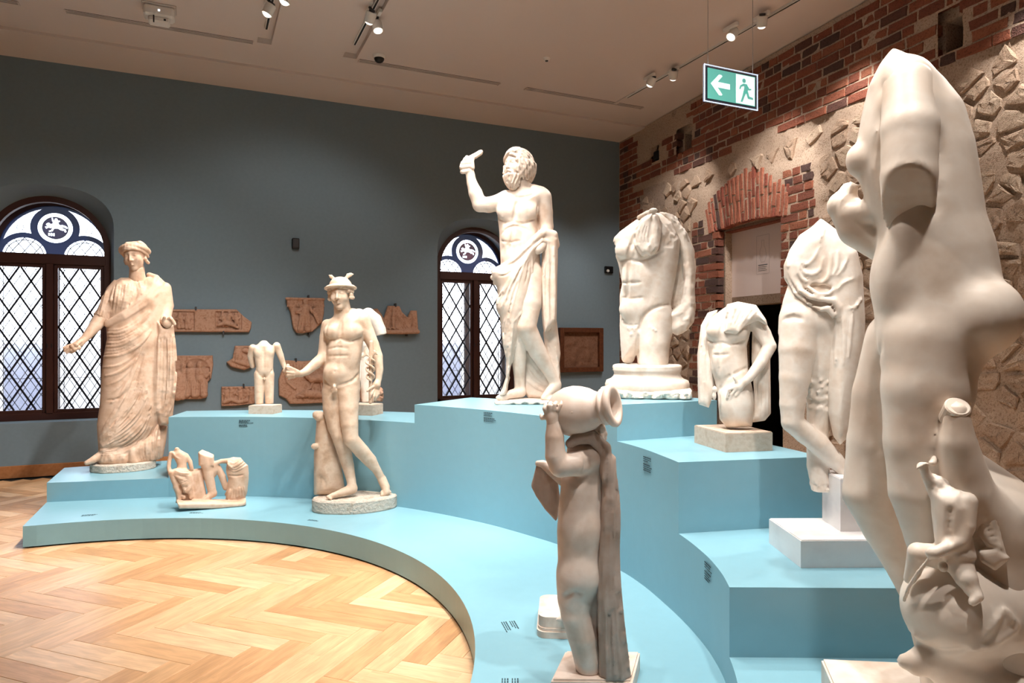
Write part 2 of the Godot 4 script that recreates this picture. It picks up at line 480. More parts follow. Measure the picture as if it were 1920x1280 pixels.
func build_window(n: int, label: String, tint: Color) -> void:
	var w := Node3D.new()
	w.name = "window_%d" % (n + 1)
	add_child(w)
	w.position = Vector3(WINS[n], 0, BACK)
	tag(w, label, "window", "", "structure")
	# reveal: from the wide opening in the wall to the frame, then straight out
	var st := st_new()
	var a := win_outer(); var b := win_inner()
	for i in a.size() - 1:
		flat(st, false)
		quad(st, Vector3(a[i].x, a[i].y, 0), Vector3(a[i + 1].x, a[i + 1].y, 0), Vector3(b[i + 1].x, b[i + 1].y, -0.25), Vector3(b[i].x, b[i].y, -0.25))
		quad(st, Vector3(b[i].x, b[i].y, -0.25), Vector3(b[i + 1].x, b[i + 1].y, -0.25), Vector3(b[i + 1].x, b[i + 1].y, -0.75), Vector3(b[i].x, b[i].y, -0.75))
	flat(st)
	quad(st, Vector3(-0.69, 0.62, 0), Vector3(-0.63, 0.62, -0.25), Vector3(0.63, 0.62, -0.25), Vector3(0.69, 0.62, 0))
	quad(st, Vector3(-0.63, 0.62, -0.25), Vector3(-0.63, 0.62, -0.75), Vector3(0.63, 0.62, -0.75), Vector3(0.63, 0.62, -0.25))
	put("reveal", done(st), M.wall_blue, w)
	# inner timber frame
	st = st_new()
	ring_strip(st, win_inner(28, 0.63), win_inner(28, 0.56), -0.33, -0.25)
	cbox(st, Vector3(0, 0.66, -0.29), Vector3(1.26, 0.085, 0.08), 0.006)
	put("frame", done(st), M.frame_wood, w)
	put("transom", box_mesh(Vector3(1.16, 0.12, 0.09), 0.01, Vector3(0, 2.53, -0.29)), M.frame_wood, w)
	put("mullion", box_mesh(Vector3(0.075, 1.78, 0.1), 0.008, Vector3(0, 1.585, -0.285)), M.frame_wood, w)
	# casements: stiles and rails, big lead diamonds
	for s in [-1, 1]:
		var x0 := 0.0375; var x1 := 0.56; var y0 := 0.7; var y1 := 2.47
		if s < 0: x0 = -0.56; x1 = -0.0375
		var c := Node3D.new()
		c.name = "casement"
		w.add_child(c, true)
		st = st_new()
		var t := 0.042
		cbox(st, Vector3(x0 + t / 2, (y0 + y1) / 2, -0.3), Vector3(t, y1 - y0, 0.05), 0.006)
		cbox(st, Vector3(x1 - t / 2, (y0 + y1) / 2, -0.3), Vector3(t, y1 - y0, 0.05), 0.006)
		for y in [y0 + t / 2, y1 - t / 2]: cbox(st, Vector3((x0 + x1) / 2, y, -0.3), Vector3(x1 - x0 - 2 * t, t, 0.05))
		put("casement_frame", done(st), M.frame_wood, c)
		var hole := PackedVector2Array([Vector2(x0 + t, y0 + t), Vector2(x1 - t, y0 + t), Vector2(x1 - t, y1 - t), Vector2(x0 + t, y1 - t)])
		var lat := st_new()
		var dx := 0.215; var dy := 0.36
		var xm := (x0 + x1) / 2
		for r in range(-1, 11):
			for q in range(-3, 4):
				var cc := Vector2(xm + dx * 0.5 * q, y0 + t + 0.08 + dy * 0.5 * r)
				if (r + q) % 2 != 0: continue
				var dia := clip_in(PackedVector2Array([cc + Vector2(0, -dy / 2 + 0.004), cc + Vector2(dx / 2 - 0.003, 0), cc + Vector2(0, dy / 2 - 0.004), cc + Vector2(-dx / 2 + 0.003, 0)]), hole)
				if dia.size() < 3: continue
				var ps := st_new()
				plate(ps, dia, -0.302, -0.298)
				put("pane", done(ps), M.pane, c)
		lattice(lat, hole, xm, y0 + t + 0.08, dx, dy, 0.021, -0.3)
		put("lead_lattice", done(lat), M.lead, c)
		put("catch", box_mesh(Vector3(0.012, 0.05, 0.03), 0.003, Vector3(0.022 * s, 1.5, -0.245)), M.black, c)
	# outer window: frame, middle post, fine lattice, coloured fan
	var z := -0.62
	st = st_new()
	ring_strip(st, win_inner(28, 0.63), win_inner(28, 0.575), z - 0.03, z + 0.03)
	cbox(st, Vector3(0, 1.6, z), Vector3(0.09, 1.95, 0.07), 0.006)
	cbox(st, Vector3(0, 2.545, z), Vector3(1.16, 0.06, 0.06))
	put("outer_frame", done(st), M.outer_wood, w)
	st = st_new()
	for s in [-1, 1]:
		var hole := PackedVector2Array([Vector2(s * 0.31 - 0.265, 0.65), Vector2(s * 0.31 + 0.265, 0.65), Vector2(s * 0.31 + 0.265, 2.515), Vector2(s * 0.31 - 0.265, 2.515)])
		lattice(st, hole, s * 0.31, 0.72, 0.107, 0.18, 0.0065, z)
		for e in [0.0, 0.045]:
			for k in 4:
				var p: Vector2 = hole[k] + (Vector2(s * 0.31, 1.58) - hole[k]).sign() * e
				var q: Vector2 = hole[(k + 1) % 4] + (Vector2(s * 0.31, 1.58) - hole[(k + 1) % 4]).sign() * e
				bar(st, Vector3(p.x, p.y, z), Vector3(q.x, q.y, z), 0.007, 0.006)
		for y in [1.1, 1.56, 2.0]: bar(st, Vector3(hole[0].x, y, z), Vector3(hole[1].x, y, z), 0.005, 0.006)
	put("fine_lattice", done(st), M.lead, w)
	put("outer_pane", box_mesh(Vector3(1.14, 1.86, 0.004), 0, Vector3(0, 1.58, z - 0.012)), M.pane, w)
	put("blue_screen", box_mesh(Vector3(0.47, 0.87, 0.01), 0, Vector3(-0.31, 1.09, z - 0.1)), M.screen, w, "pale blue translucent screen in the lower half")
	# fan: a navy plate pierced for the roundel and four lights
	var top := 2.575
	var cr := Vector2(0, 2.95)
	var fan := circle2(Vector2(0, 2.645), 0.58, 48, 0.0, PI)
	fan.append(Vector2(-0.58, top)); fan.append(Vector2(0.58, top))
	var tr := CSGCombiner3D.new()
	tr.name = "fan_tracery"
	tr.material_override = M.navy
	tr.position.z = z + 0.012
	w.add_child(tr, true)
	var body := csg_plate(fan, 0.024); body.name = "plate"; tr.add_child(body)
	var lights := []
	lights.append(circle2(cr, 0.185, 40))
	for s in [-1, 1]:
		var low := circle2(Vector2(s * 0.315, top + 0.015), 0.225, 28, 0.0, PI)
		lights.append(low)
		var big := circle2(Vector2(0, 2.645), 0.545, 48)
		var side := Geometry2D.clip_polygons(big, circle2(cr, 0.265, 40))
		var sp: PackedVector2Array = side[0]
		var boxp := PackedVector2Array([Vector2(s * 0.1, 2.5), Vector2(s * 0.9, 2.5), Vector2(s * 0.9, 3.4), Vector2(s * 0.1, 3.4)])
		sp = clip_in(big, boxp)
		for r in Geometry2D.clip_polygons(sp, circle2(cr, 0.26, 40)):
			if r.size() > 3: sp = r
		var rest := Geometry2D.clip_polygons(sp, circle2(Vector2(s * 0.315, top + 0.015), 0.285, 40))
		var bestA := 0.0
		for r in rest:
			var bb := 0.0
			var hi := -9.0
			for v in r: hi = maxf(hi, v.y)
			bb = hi * r.size()
			if bb > bestA: bestA = bb; sp = r
		var above := clip_in(sp, PackedVector2Array([Vector2(s * 0.02, 2.78), Vector2(s * 0.9, 2.78), Vector2(s * 0.9, 3.4), Vector2(s * 0.02, 3.4)]))
		if above.size() > 3: sp = above
		lights.append(sp)
	for p in lights:
		var c := csg_plate(p, 0.08, CSGShape3D.OPERATION_SUBTRACTION)
		c.name = "light"
		c.position.z = 0.03
		tr.add_child(c, true)
	for i in lights.size():
		var ps := st_new()
		if i == 0: ring_strip(ps, circle2(cr, 0.185, 40, 0, TAU - 0.001), circle2(cr, 0.135, 40, 0, TAU - 0.001), z - 0.006, z)
		else: plate(ps, lights[i], z - 0.006, z)
		put("fan_pane", done(ps), M.milk, w)
	var ls := st_new()
	for i in [1, 3]:
		var p: PackedVector2Array = lights[i]
		var s := -1 if i == 1 else 1
		lattice(ls, p, s * 0.315, top, 0.12, 0.16, 0.008, z + 0.004)
		var e := circle2(Vector2(s * 0.315, top + 0.015), 0.195, 24, 0.0, PI)
		for k in e.size() - 1: bar(ls, Vector3(e[k].x, e[k].y, z + 0.004), Vector3(e[k + 1].x, e[k + 1].y, z + 0.004), 0.009, 0.006)
		var o := circle2(Vector2(s * 0.36, 2.935), 0.035, 16)
		for k in 16: bar(ls, Vector3(o[k].x, o[k].y, z + 0.004), Vector3(o[(k + 1) % 16].x, o[(k + 1) % 16].y, z + 0.004), 0.006, 0.006)
		for ang in [0.5, 2.4, 3.6, 5.4]:
			var d := Vector2(cos(ang), sin(ang))
			bar(ls, Vector3(s * 0.36 + d.x * 0.035, 2.935 + d.y * 0.035, z + 0.004), Vector3(s * 0.36 + d.x * 0.1, 2.935 + d.y * 0.1, z + 0.004), 0.005, 0.006)
	put("fan_lead", done(ls), M.lead, w)
	# roundel: tinted disc with a rider left clear
	var em := CSGCombiner3D.new()
	em.name = "rider_roundel"
	var tm := glass(tint, 0.9)
	em.material_override = tm
	em.position.z = z + 0.002
	w.add_child(em, true)
	var disc := csg_plate(circle2(cr, 0.135, 36), 0.006); disc.name = "disc"; em.add_child(disc)
	var rd := PackedVector2Array()
	for v in rider(): rd.append(cr + Vector2(0.005, 0.02) + v * 0.25)
	var hr := csg_plate(rd, 0.03, CSGShape3D.OPERATION_SUBTRACTION); hr.name = "rider"; hr.position.z = 0.01; em.add_child(hr)
	for k in 3:
		var sq := csg_plate(PackedVector2Array([Vector2(-0.075 + k * 0.025, 2.852), Vector2(-0.058 + k * 0.025, 2.852), Vector2(-0.058 + k * 0.025, 2.885), Vector2(-0.075 + k * 0.025, 2.885)]), 0.03, CSGShape3D.OPERATION_SUBTRACTION)
		sq.name = "mark"; sq.position.z = 0.01; em.add_child(sq, true)
	var rim := st_new()
	for rr in [0.135, 0.187]:
		var e := circle2(cr, rr, 40)
		for k in 40: bar(rim, Vector3(e[k].x, e[k].y, z + 0.006), Vector3(e[(k + 1) % 40].x, e[(k + 1) % 40].y, z + 0.006), 0.006, 0.01)
	put("roundel_lead", done(rim), M.lead, w)

func lattice(st: SurfaceTool, hole: PackedVector2Array, x: float, y: float, dx: float, dy: float, wd: float, z: float) -> void:
	for k in range(-30, 60):
		for s in [-1, 1]:
			var o := Vector2(x + dx * k, y + dy * 0.5)
			var d := Vector2(dx, dy * s) * 40.0
			for seg in Geometry2D.intersect_polyline_with_polygon(PackedVector2Array([o - d, o + d]), hole):
				if seg.size() >= 2 and seg[0].distance_to(seg[-1]) > 0.01:
					bar(st, Vector3(seg[0].x, seg[0].y, z), Vector3(seg[-1].x, seg[-1].y, z), wd, 0.008)

# ---------------------------------------------------------------- brick and rubble wall
func brick_mesh(k: int) -> ArrayMesh:
	var r := RandomNumberGenerator.new()
	r.seed = 500 + k
	var st := st_new()
	flat(st)
	# unit block with uneven corners and a worn front
	var q := []
	for lay in 3:
		var z: float = [-0.5, 0.36, 0.5][lay]
		var inset: float = [0.0, 0.0, 0.05][lay]
		for c in [[-1, -1], [0.1, -1], [1, -1], [1, 1], [-0.1, 1], [-1, 1]]:
			var jx := r.randf_range(-0.025, 0.025); var jy := r.randf_range(-0.06, 0.06)
			q.append(Vector3(c[0] * (0.5 - inset * 0.35) + jx, c[1] * (0.5 - inset) + jy, z + (r.randf_range(-0.05, 0.03) if lay == 2 else 0.0)))
	for lay in 2:
		for i in 6:
			var j := (i + 1) % 6
			quad(st, q[lay * 6 + i], q[lay * 6 + 6 + i], q[lay * 6 + 6 + j], q[lay * 6 + j])
	var ctr := Vector3(0, 0, 0.5 + r.randf_range(-0.03, 0.04))
	for i in 6: tri(st, q[12 + (i + 1) % 6], q[12 + i], ctr)
	return done(st)

var bricks := []

func rubble_stone(w: Node, p: PackedVector2Array, c: Vector2, r: RandomNumberGenerator) -> void:
	# more points along the rim, then three rings rising to an uneven face
	var rim := PackedVector2Array()
	for k in p.size():
		var a := p[k]; var b := p[(k + 1) % p.size()]
		var n := maxi(1, int(a.distance_to(b) / 0.07))
		for t in n: rim.append(a.lerp(b, t / float(n)))
	var out := r.randf_range(0.018, 0.036)
	var st := st_new()
	flat(st)
	var tilt := Vector2(r.randf_range(-0.06, 0.06), r.randf_range(-0.1, 0.05))
	var rings := []
	for lay in 4:
		var ring := []
		var sc: float = [1.0, 0.97, 0.84, 0.5][lay]
		var z: float = [-0.05, out * 0.45, out * 0.9, out][lay]
		for v in rim:
			var e: Vector2 = (v - c) * (sc * (r.randf_range(0.86, 1.0) if lay < 2 else r.randf_range(0.9, 1.06)))
			ring.append(Vector3(e.x, e.y, z + (r.randf_range(-0.22, 0.22) * out + e.dot(tilt) if lay > 0 else 0.0)))
		rings.append(ring)
	var n2 := rim.size()
	for lay in 3:
		for i in n2:
			var j := (i + 1) % n2
			quad(st, rings[lay][i], rings[lay + 1][i], rings[lay + 1][j], rings[lay][j])
	for i in n2: tri(st, rings[3][(i + 1) % n2], rings[3][i], Vector3(0, 0, out * r.randf_range(0.85, 1.15)))
	var o := put("stone", done(st), M["stone%d" % (r.randi() % 3)], w)
	o.position = Vector3(c.x, c.y, -0.012)

func lay_piece(parent: Node, called: String, mesh: Mesh, m: Material, x: float, y: float, z: float, size: Vector3, roll := 0.0) -> MeshInstance3D:
	var o := put(called, mesh, m, parent)
	o.transform = Transform3D(Basis(Vector3.BACK, roll) * Basis.from_scale(size), Vector3(x, y, z))
	return o

func brick_course(parent: Node, x0: float, x1: float, y: float, h: float, shift: bool, r: RandomNumberGenerator, holes := [], dark := 0.2) -> void:
	var x := x0
	var k := 0
	while x < x1 - 0.05:
		var head := r.randf() < 0.42
		var l := r.randf_range(0.125, 0.15) if head else r.randf_range(0.255, 0.31)
		if k == 0 and shift: l = 0.135
		l = minf(l, x1 - x)
		if x1 - x - l < 0.06: l = x1 - x
		k += 1
		var ok := true
		for ho in holes:
			if x + l > ho[0] and x < ho[1] and y + h * 0.5 > ho[2] and y - h * 0.5 < ho[3]: ok = false
		if ok:
			var tone: int = r.randi() % 4
			if r.randf() < dark: tone = 4 + r.randi() % 2
			lay_piece(parent, "brick", bricks[r.randi() % bricks.size()], M["brick%d" % tone], x + l / 2, y, r.randf_range(-0.007, 0.005) - 0.023, Vector3(l - 0.018, h - r.randf_range(0.013, 0.02), 0.085), r.randf_range(-0.012, 0.012))
		x += l

func build_brick_wall() -> void:
	var r := RandomNumberGenerator.new()
	r.seed = 77
	for k in 10: bricks.append(brick_mesh(k))
	var w := Node3D.new()
	w.name = "wall_right"
	add_child(w)
	w.transform = Transform3D(wall_b, wall_o)
	tag(w, "old brick and rubble stone wall with a walled-up doorway", "wall", "", "structure")
	# mortar bed: a thick slab with the doorway left open, and an uneven face over it
	var D0 := 2.62; var D1 := 3.72; var DT := 2.94
	var holes := [[1.72, 2.02, 4.17, 4.44], [5.63, 5.8, 4.02, 4.28], [1.04, 1.17, 4.22, 4.36]]
	var core := CSGCombiner3D.new()
	core.name = "mortar_core"
	core.material_override = M.mortar
	w.add_child(core)
	var add_box := func(called: String, at: Vector3, size: Vector3, cut: bool) -> void:
		var bx := CSGBox3D.new()
		bx.name = called
		bx.size = size
		bx.position = at
		if cut: bx.operation = CSGShape3D.OPERATION_SUBTRACTION
		core.add_child(bx, true)
	add_box.call("slab", Vector3(7.6, 2.4, -0.68), Vector3(15.8, 5.0, 1.2), false)
	add_box.call("doorway", Vector3((D0 + D1) / 2, DT / 2 - 0.2, -0.7), Vector3(D1 - D0, DT + 0.4, 1.6), true)
	add_box.call("chamber", Vector3((D0 + D1) / 2, 1.4, -1.0), Vector3(6.2, 3.0, 1.1), true)
	for ho in holes.slice(0, 2):
		add_box.call("hole", Vector3((ho[0] + ho[1]) / 2, (ho[2] + ho[3]) / 2, -0.5), Vector3(ho[1] - ho[0], ho[3] - ho[2], 1.3), true)
	var st: SurfaceTool
	st = st_new()
	flat(st, false)
	var nz := FastNoiseLite.new()
	nz.seed = 5; nz.frequency = 1.1; nz.fractal_octaves = 5
	var step := 0.075
	var face := func(x: float, y: float) -> Vector3:
		var inside: bool = y < 3.84 and x > 0.66
		if x > 1.98 and x < 4.3 and y < 3.3 and (x < 2.66 or x > 3.68): inside = false
		if x > 2.1 and x < 4.1 and y > 2.8 and y < 3.5: inside = false
		var d := nz.get_noise_2d(x * 3.0, y * 4.0) * (0.05 if inside else 0.01) + (-0.012 if inside else 0.01)
		return Vector3(x, y, d)
	for i in int(7.8 / step):
		for j in int(4.85 / step):
			var x := i * step; var y := j * step
			if x + step > D0 - 0.02 and x < D1 + 0.02 and y < DT: continue
			var hit := false
			for ho in holes:
				if x + step > ho[0] and x < ho[1] and y + step > ho[2] and y < ho[3]: hit = true
			if hit: continue
			quad(st, face.call(x, y), face.call(x, y + step), face.call(x + step, y + step), face.call(x + step, y))
	put("mortar_face", done(st), M.mortar, w)
	# bricks above
	var h := 0.0985
	for c in 10:
		var y := 3.87 + h * (c + 0.5)
		if y > CEIL - 0.0: continue
		var ho2 := holes.duplicate()
		ho2.append([0.66, 1.12, 4.3, 5.0])
		ho2.append([0.66, 1.8, 4.55, 5.0])
		if c == 0:
			ho2.append([0.66, 1.5, 3.8, 3.98]); ho2.append([3.1, 3.5, 3.8, 3.98])
		brick_course(w, 0.02, 6.75, y, h, c % 2 == 0, r, ho2)
	# corner pier
	for c in 36:
		brick_course(w, 0.02, 0.66 + (0.1 if c % 3 == 0 else 0.0), 3.87 - h * (c + 0.5), h, c % 2 == 0, r)
	put("socket_box", box_mesh(Vector3(0.12, 0.13, 0.06), 0.008, Vector3(1.1, 4.29, -0.02)), M.black, w)
	# plaster left on the bricks
	st = st_new()
	flat(st, false)
	var pf := func(x: float, y: float) -> Vector3: return Vector3(x, y, nz.get_noise_2d(x * 2.0 + 40.0, y * 2.0) * 0.02 + 0.004)
	for rect in [[0.66, 1.12, 4.3, 4.78], [1.12, 1.8, 4.56, 4.78], [0.67, 1.35, 3.2, 3.86]]:
		for i in 10:
			for j in 10:
				var x := lerpf(rect[0], rect[1], i / 10.0); var x2 := lerpf(rect[0], rect[1], (i + 1) / 10.0)
				var y := lerpf(rect[2], rect[3], j / 10.0); var y2 := lerpf(rect[2], rect[3], (j + 1) / 10.0)
				quad(st, pf.call(x, y), pf.call(x, y2), pf.call(x2, y2), pf.call(x2, y))
	put("plaster_patch", done(st), M.plaster, w, "grey plaster left on the bricks")
	# rubble stones: cells grown round scattered points, each a block with bevelled, uneven edges
	var sites := []
	var y := 0.42
	while y < 3.9:
		var rh := r.randf_range(0.12, 0.19)
		var x := 0.62 + r.randf_range(0.0, 0.2)
		while x < 6.9:
			var l := r.randf_range(0.14, 0.36)
			sites.append(Vector2(x + l / 2 + r.randf_range(-0.03, 0.03), y + rh / 2 + r.randf_range(-0.045, 0.045)))
			x += l
		y += rh
	for i in sites.size():
		var c: Vector2 = sites[i]
		var keep := 0.97
		if c.y > 2.9: keep = 0.86
		if c.x < 2.0 and c.y > 3.0: keep = 0.9 if c.x > 1.25 else 0.1
		if c.x > 1.95 and c.x < 4.34 and c.y < 3.22: continue
		if c.x > 2.05 and c.x < 4.2 and c.y < 3.6: continue
		if c.y > 3.78 or c.x < 0.72 or c.x > 6.7 or (c.x < 2.0 and c.y < 0.8): continue
		if r.randf() > keep: continue
		var p := PackedVector2Array([c + Vector2(-0.26, -0.16), c + Vector2(0.26, -0.16), c + Vector2(0.26, 0.16), c + Vector2(-0.26, 0.16)])
		for j in sites.size():
			var o: Vector2 = sites[j]
			if j == i or absf(o.x - c.x) > 0.6 or absf(o.y - c.y) > 0.4: continue
			var n := (o - c).normalized()
			var m := (o + c) * 0.5 - n * 0.011
			var q := PackedVector2Array()
			for k in p.size():
				var s0 := (p[k] - m).dot(n); var k2 := (k + 1) % p.size(); var s1 := (p[k2] - m).dot(n)
				if s0 <= 0.0: q.append(p[k])
				if (s0 < 0.0) != (s1 < 0.0): q.append(p[k].lerp(p[k2], s0 / (s0 - s1)))
			p = q
			if p.size() < 3: break
		if p.size() < 3: continue
		if c.x > 4.2 or c.x < 2.1:
			for k in p.size(): p[k].x = clampf(p[k].x, 0.68, 99.0) if c.x < 2.1 else maxf(p[k].x, 4.27)
			if c.x < 2.1:
				for k in p.size(): p[k].x = minf(p[k].x, 1.98 if c.y < 3.15 else 2.3)
		rubble_stone(w, p, c, r)
	# doorway: brick jambs, arch, infill
	var d := Node3D.new()
	d.name = "door_1"
	add_child(d)
	d.transform = Transform3D(wall_b, wall_o)
	tag(d, "brick-arched doorway with white panel above a dark opening", "doorway", "", "structure")
	for c in 30:
		var yy := 2.95 - h * (c + 0.5)
		var j := 0.07 if c % 2 else 0.0
		if yy > 0.9: brick_course(d, 2.03 - j, 2.62, yy, h, c % 2 == 0, r, [], 0.35)
		if yy > 1.9: brick_course(d, 3.72, 4.22 + j, yy, h, c % 2 == 1, r, [], 0.12)
	for c in 5: brick_course(d, 3.87 - 0.03 * c, 4.25 - 0.02 * c, 2.95 + h * (c + 0.5), h, c % 2 == 1, r, [], 0.1)
	brick_course(d, 2.02, 2.3, 3.0, h, false, r); brick_course(d, 2.04, 2.28, 3.1, h, true, r)
	# soldier arch: two rings of bricks fanned about a low centre
	var na := 22
	for i in na:
		var t := i / float(na - 1)
		var ang := deg_to_rad(lerpf(14.0, -7.0, t))
		var xb := lerpf(2.43, 3.8, t)
		var yb := 2.93 + 0.05 * sin(PI * t)
		var dirv := Vector2(-sin(ang), cos(ang))
		var split := 0.27 if i % 2 else 0.36
		var tot := 0.36 + 0.24 * sin(PI * clampf(t * 0.95 + 0.05, 0, 1))
		if i in [11, 13, 15]: tot += 0.06
		var segs := [[0.0, split], [split, tot]]
		if i % 4 == 2: segs = [[0.0, 0.12], [0.12, 0.12 + 0.28], [0.4, tot]]
		for sg in segs:
			if sg[1] - sg[0] < 0.06: continue
			var m2: float = (sg[0] + sg[1]) / 2
			var tone := "brick%d" % (6 + r.randi() % 3)
			if i == 3: tone = "brick5"
			var o := put("arch_brick", bricks[r.randi() % bricks.size()], M[tone], d)
			o.transform = Transform3D(Basis(Vector3.BACK, ang + PI / 2) * Basis.from_scale(Vector3(sg[1] - sg[0] - 0.016, 0.044, 0.13)), Vector3(xb + dirv.x * m2, yb + dirv.y * m2, -0.043 + r.randf_range(-0.006, 0.006)))
	# brick soffit behind the arch, and the reveal
	st = st_new()
	cbox(st, Vector3((D0 + D1) / 2, DT + 0.01, -0.25), Vector3(D1 - D0, 0.05, 0.34))
	put("arch_soffit", done(st), M.brick1, d)
	put("panel", box_mesh(Vector3(D1 - D0 + 0.02, 0.83, 0.04), 0.0, Vector3((D0 + D1) / 2, 2.525, -0.2)), M.panel, d, "white panel closing the top of the doorway")
	put("lintel", box_mesh(Vector3(D1 - D0 + 0.02, 0.11, 0.2), 0.0, Vector3((D0 + D1) / 2, 2.055, -0.28)), M.lintel, d)
	# an unlit room behind the opening, six metres deep, with plastered walls
	st = st_new()
	var xm := (D0 + D1) / 2
	cbox(st, Vector3(xm, 1.4, -6.05), Vector3(6.4, 3.2, 0.1))
	for e in [-1, 1]: cbox(st, Vector3(xm + e * 3.15, 1.4, -3.25), Vector3(0.1, 3.2, 5.6))
	cbox(st, Vector3(xm, 2.95, -3.25), Vector3(6.4, 0.1, 5.6))
	cbox(st, Vector3(xm, -0.07, -3.25), Vector3(6.4, 0.1, 5.6))
	put("room_behind", done(st), M.lintel, d, "unlit room behind the opening")
	# notice on the panel: outline of a vase and lines of print
	st = st_new()
	var nx := 3.2; var ny := 2.56; var zf := -0.179
	for e in [[-0.11, -0.2, 0.11, -0.2], [0.11, -0.2, 0.11, 0.26], [0.11, 0.26, -0.11, 0.26], [-0.11, 0.26, -0.11, -0.2]]:
		bar(st, Vector3(nx + e[0], ny + e[1], zf), Vector3(nx + e[2], ny + e[3], zf), 0.004, 0.002)
	var vase := [[-0.02, 0.2], [-0.02, 0.14], [-0.05, 0.08], [-0.06, 0.0], [-0.03, -0.06], [0.03, -0.06], [0.06, 0.0], [0.05, 0.08], [0.02, 0.14], [0.02, 0.2], [-0.02, 0.2]]
	for i in vase.size() - 1: bar(st, Vector3(nx + vase[i][0], ny + vase[i][1], zf), Vector3(nx + vase[i + 1][0], ny + vase[i + 1][1], zf), 0.004, 0.002)
	put("notice_drawing", done(st), M.faint_print, d)
	st = st_new()
	for i in 4: bar(st, Vector3(nx - 0.08, ny - 0.095 - 0.022 * i, zf), Vector3(nx + [0.08, 0.07, 0.05, 0.07][i], ny - 0.095 - 0.022 * i, zf), 0.008 if i == 0 else 0.004, 0.002)
	put("notice_lines", done(st), M.print, d)

# ---------------------------------------------------------------- floor
func board_mesh(l: float, w: float, off: Vector2) -> ArrayMesh:
	var st := st_new()
	flat(st)
	var e := 0.0015
	var rings := []
	for k in 3:
		var i: float = [0.0, 0.0, e][k]
		var y: float = [-0.01, 0.0085, 0.01][k]
		rings.append([Vector3(-l / 2 + i, y, -w / 2 + i), Vector3(l / 2 - i, y, -w / 2 + i), Vector3(l / 2 - i, y, w / 2 - i), Vector3(-l / 2 + i, y, w / 2 - i)])
	var faces := [[rings[2][0], rings[2][1], rings[2][2], rings[2][3]]]
	for k in 2:
		for i in 4: faces.append([rings[k][(i + 1) % 4], rings[k][i], rings[k + 1][i], rings[k + 1][(i + 1) % 4]])
	for f in faces:
		for t in [0, 1, 2, 0, 2, 3]:
			var v: Vector3 = f[t]
			st.set_uv(Vector2(v.x / 1.2, v.z / 0.6) + off)
			st.add_vertex(v)
	st.generate_normals()
	return st.commit()

func build_floor() -> void:
	var f := Node3D.new()
	f.name = "floor"
	add_child(f)
	tag(f, "honey-coloured oak herringbone parquet", "floor", "", "structure")
	put("subfloor", box_mesh(Vector3(18, 0.2, FRONT - BACK + 1.2), 0, Vector3(-1.5, -0.115, (FRONT + BACK) / 2)), M.gap, f)
	var L := 0.66; var W := 0.132
	var meshes := []
	for k in 9: meshes.append(board_mesh(L - 0.0016, W - 0.0016, Vector2(0.23 * k, 0.37 * k)))
	# herringbone: a pair of boards repeated along two directions
	var cand := []
	var d1 := Vector2(1, -1).normalized(); var d2 := Vector2(1, 1).normalized()
	var camf := Vector2(sin(deg_to_rad(-YAW)), -cos(deg_to_rad(-YAW)))
	for i in range(-80, 80):
		for j in range(-20, 20):
			# column j, board i; lattice of the pattern in board coordinates
			for k in 2:
				var p := Vector2(i * W + j * L, i * W - j * L)
				var c := p + (Vector2(L / 2, W / 2) if k == 0 else Vector2(L + W / 2, W - L / 2))
				var q := d1 * c.x + d2 * c.y + Vector2(-0.6, -4.2)
				if q.x < LEFT or q.x > 6.3 or q.y < BACK or q.y > 0.6: continue
				var dep := q.dot(camf)
				cand.append([q, k, dep])
	var shown := []
	var rest := []
	for b in cand:
		var q: Vector2 = b[0]
		var dx := q.dot(Vector2(-camf.y, camf.x))
		var vis: bool = b[2] > 1.5 and absf(dx) < b[2] * 0.8 + 0.4
		if q.distance_to(Vector2(-1.12, -3.77)) > 2.75 and q.x > -1.1 and q.y > -8.0: vis = false
		if vis: shown.append(b)
		else: rest.append(b)
	shown.sort_custom(func(a, b): return a[2] < b[2])
	var r := RandomNumberGenerator.new()
	r.seed = 11
	var sts := []
	for k in 6: sts.append(st_new())
	for i in shown.size() + rest.size():
		var b: Array = shown[i] if i < shown.size() else rest[i - shown.size()]
		var bas := Basis(Vector3.UP, -d1.angle() if b[1] == 0 else -d2.angle())
		var at := Vector3(b[0].x, -0.0101, b[0].y)
		var tone := r.randi() % 6
		if i < 300 and i < shown.size():
			var o := put("board", meshes[r.randi() % 9], M["oak%d" % tone], f)
			o.transform = Transform3D(bas, at)
		else:
			sts[tone].append_from(meshes[r.randi() % 9], 0, Transform3D(bas, at))
	var far_mesh := ArrayMesh.new()
	for k in 6:
		sts[k].set_material(M["oak%d" % k])
		sts[k].commit(far_mesh)
	var fb := put("further_boards", far_mesh, null, f)
	fb.set_meta("kind", "stuff")

# ---------------------------------------------------------------- stepped platform
const HA := 0.168
const HB := 0.334
const HC := 0.878
const HD := 1.03
const HT := 1.165
const HE := 0.943
const HF := 0.585
const HG := 0.31
var hub := Vector2(-1.113, -3.536)

func smooth_line(p: Array, n := 8) -> PackedVector2Array:
	var q := PackedVector2Array()
	for i in p.size() - 1:
		var a: Vector2 = p[maxi(i - 1, 0)]; var b: Vector2 = p[i]; var c: Vector2 = p[i + 1]; var d: Vector2 = p[mini(i + 2, p.size() - 1)]
		for k in n: q.append(b.cubic_interpolate(c, a, d, k / float(n)))
	q.append(p[-1])
	return q

func sector(line: PackedVector2Array, from: int, to: int, back: float, back2: float) -> PackedVector2Array:
	var p := PackedVector2Array()
	for i in range(from, to + 1): p.append(line[i])
	var n := to - from + 1
	for i in range(to, from - 1, -1):
		var d := (line[i] - hub).normalized()
		p.append(hub + d * lerpf(back2, back, (to - i) / float(n)))
	return p

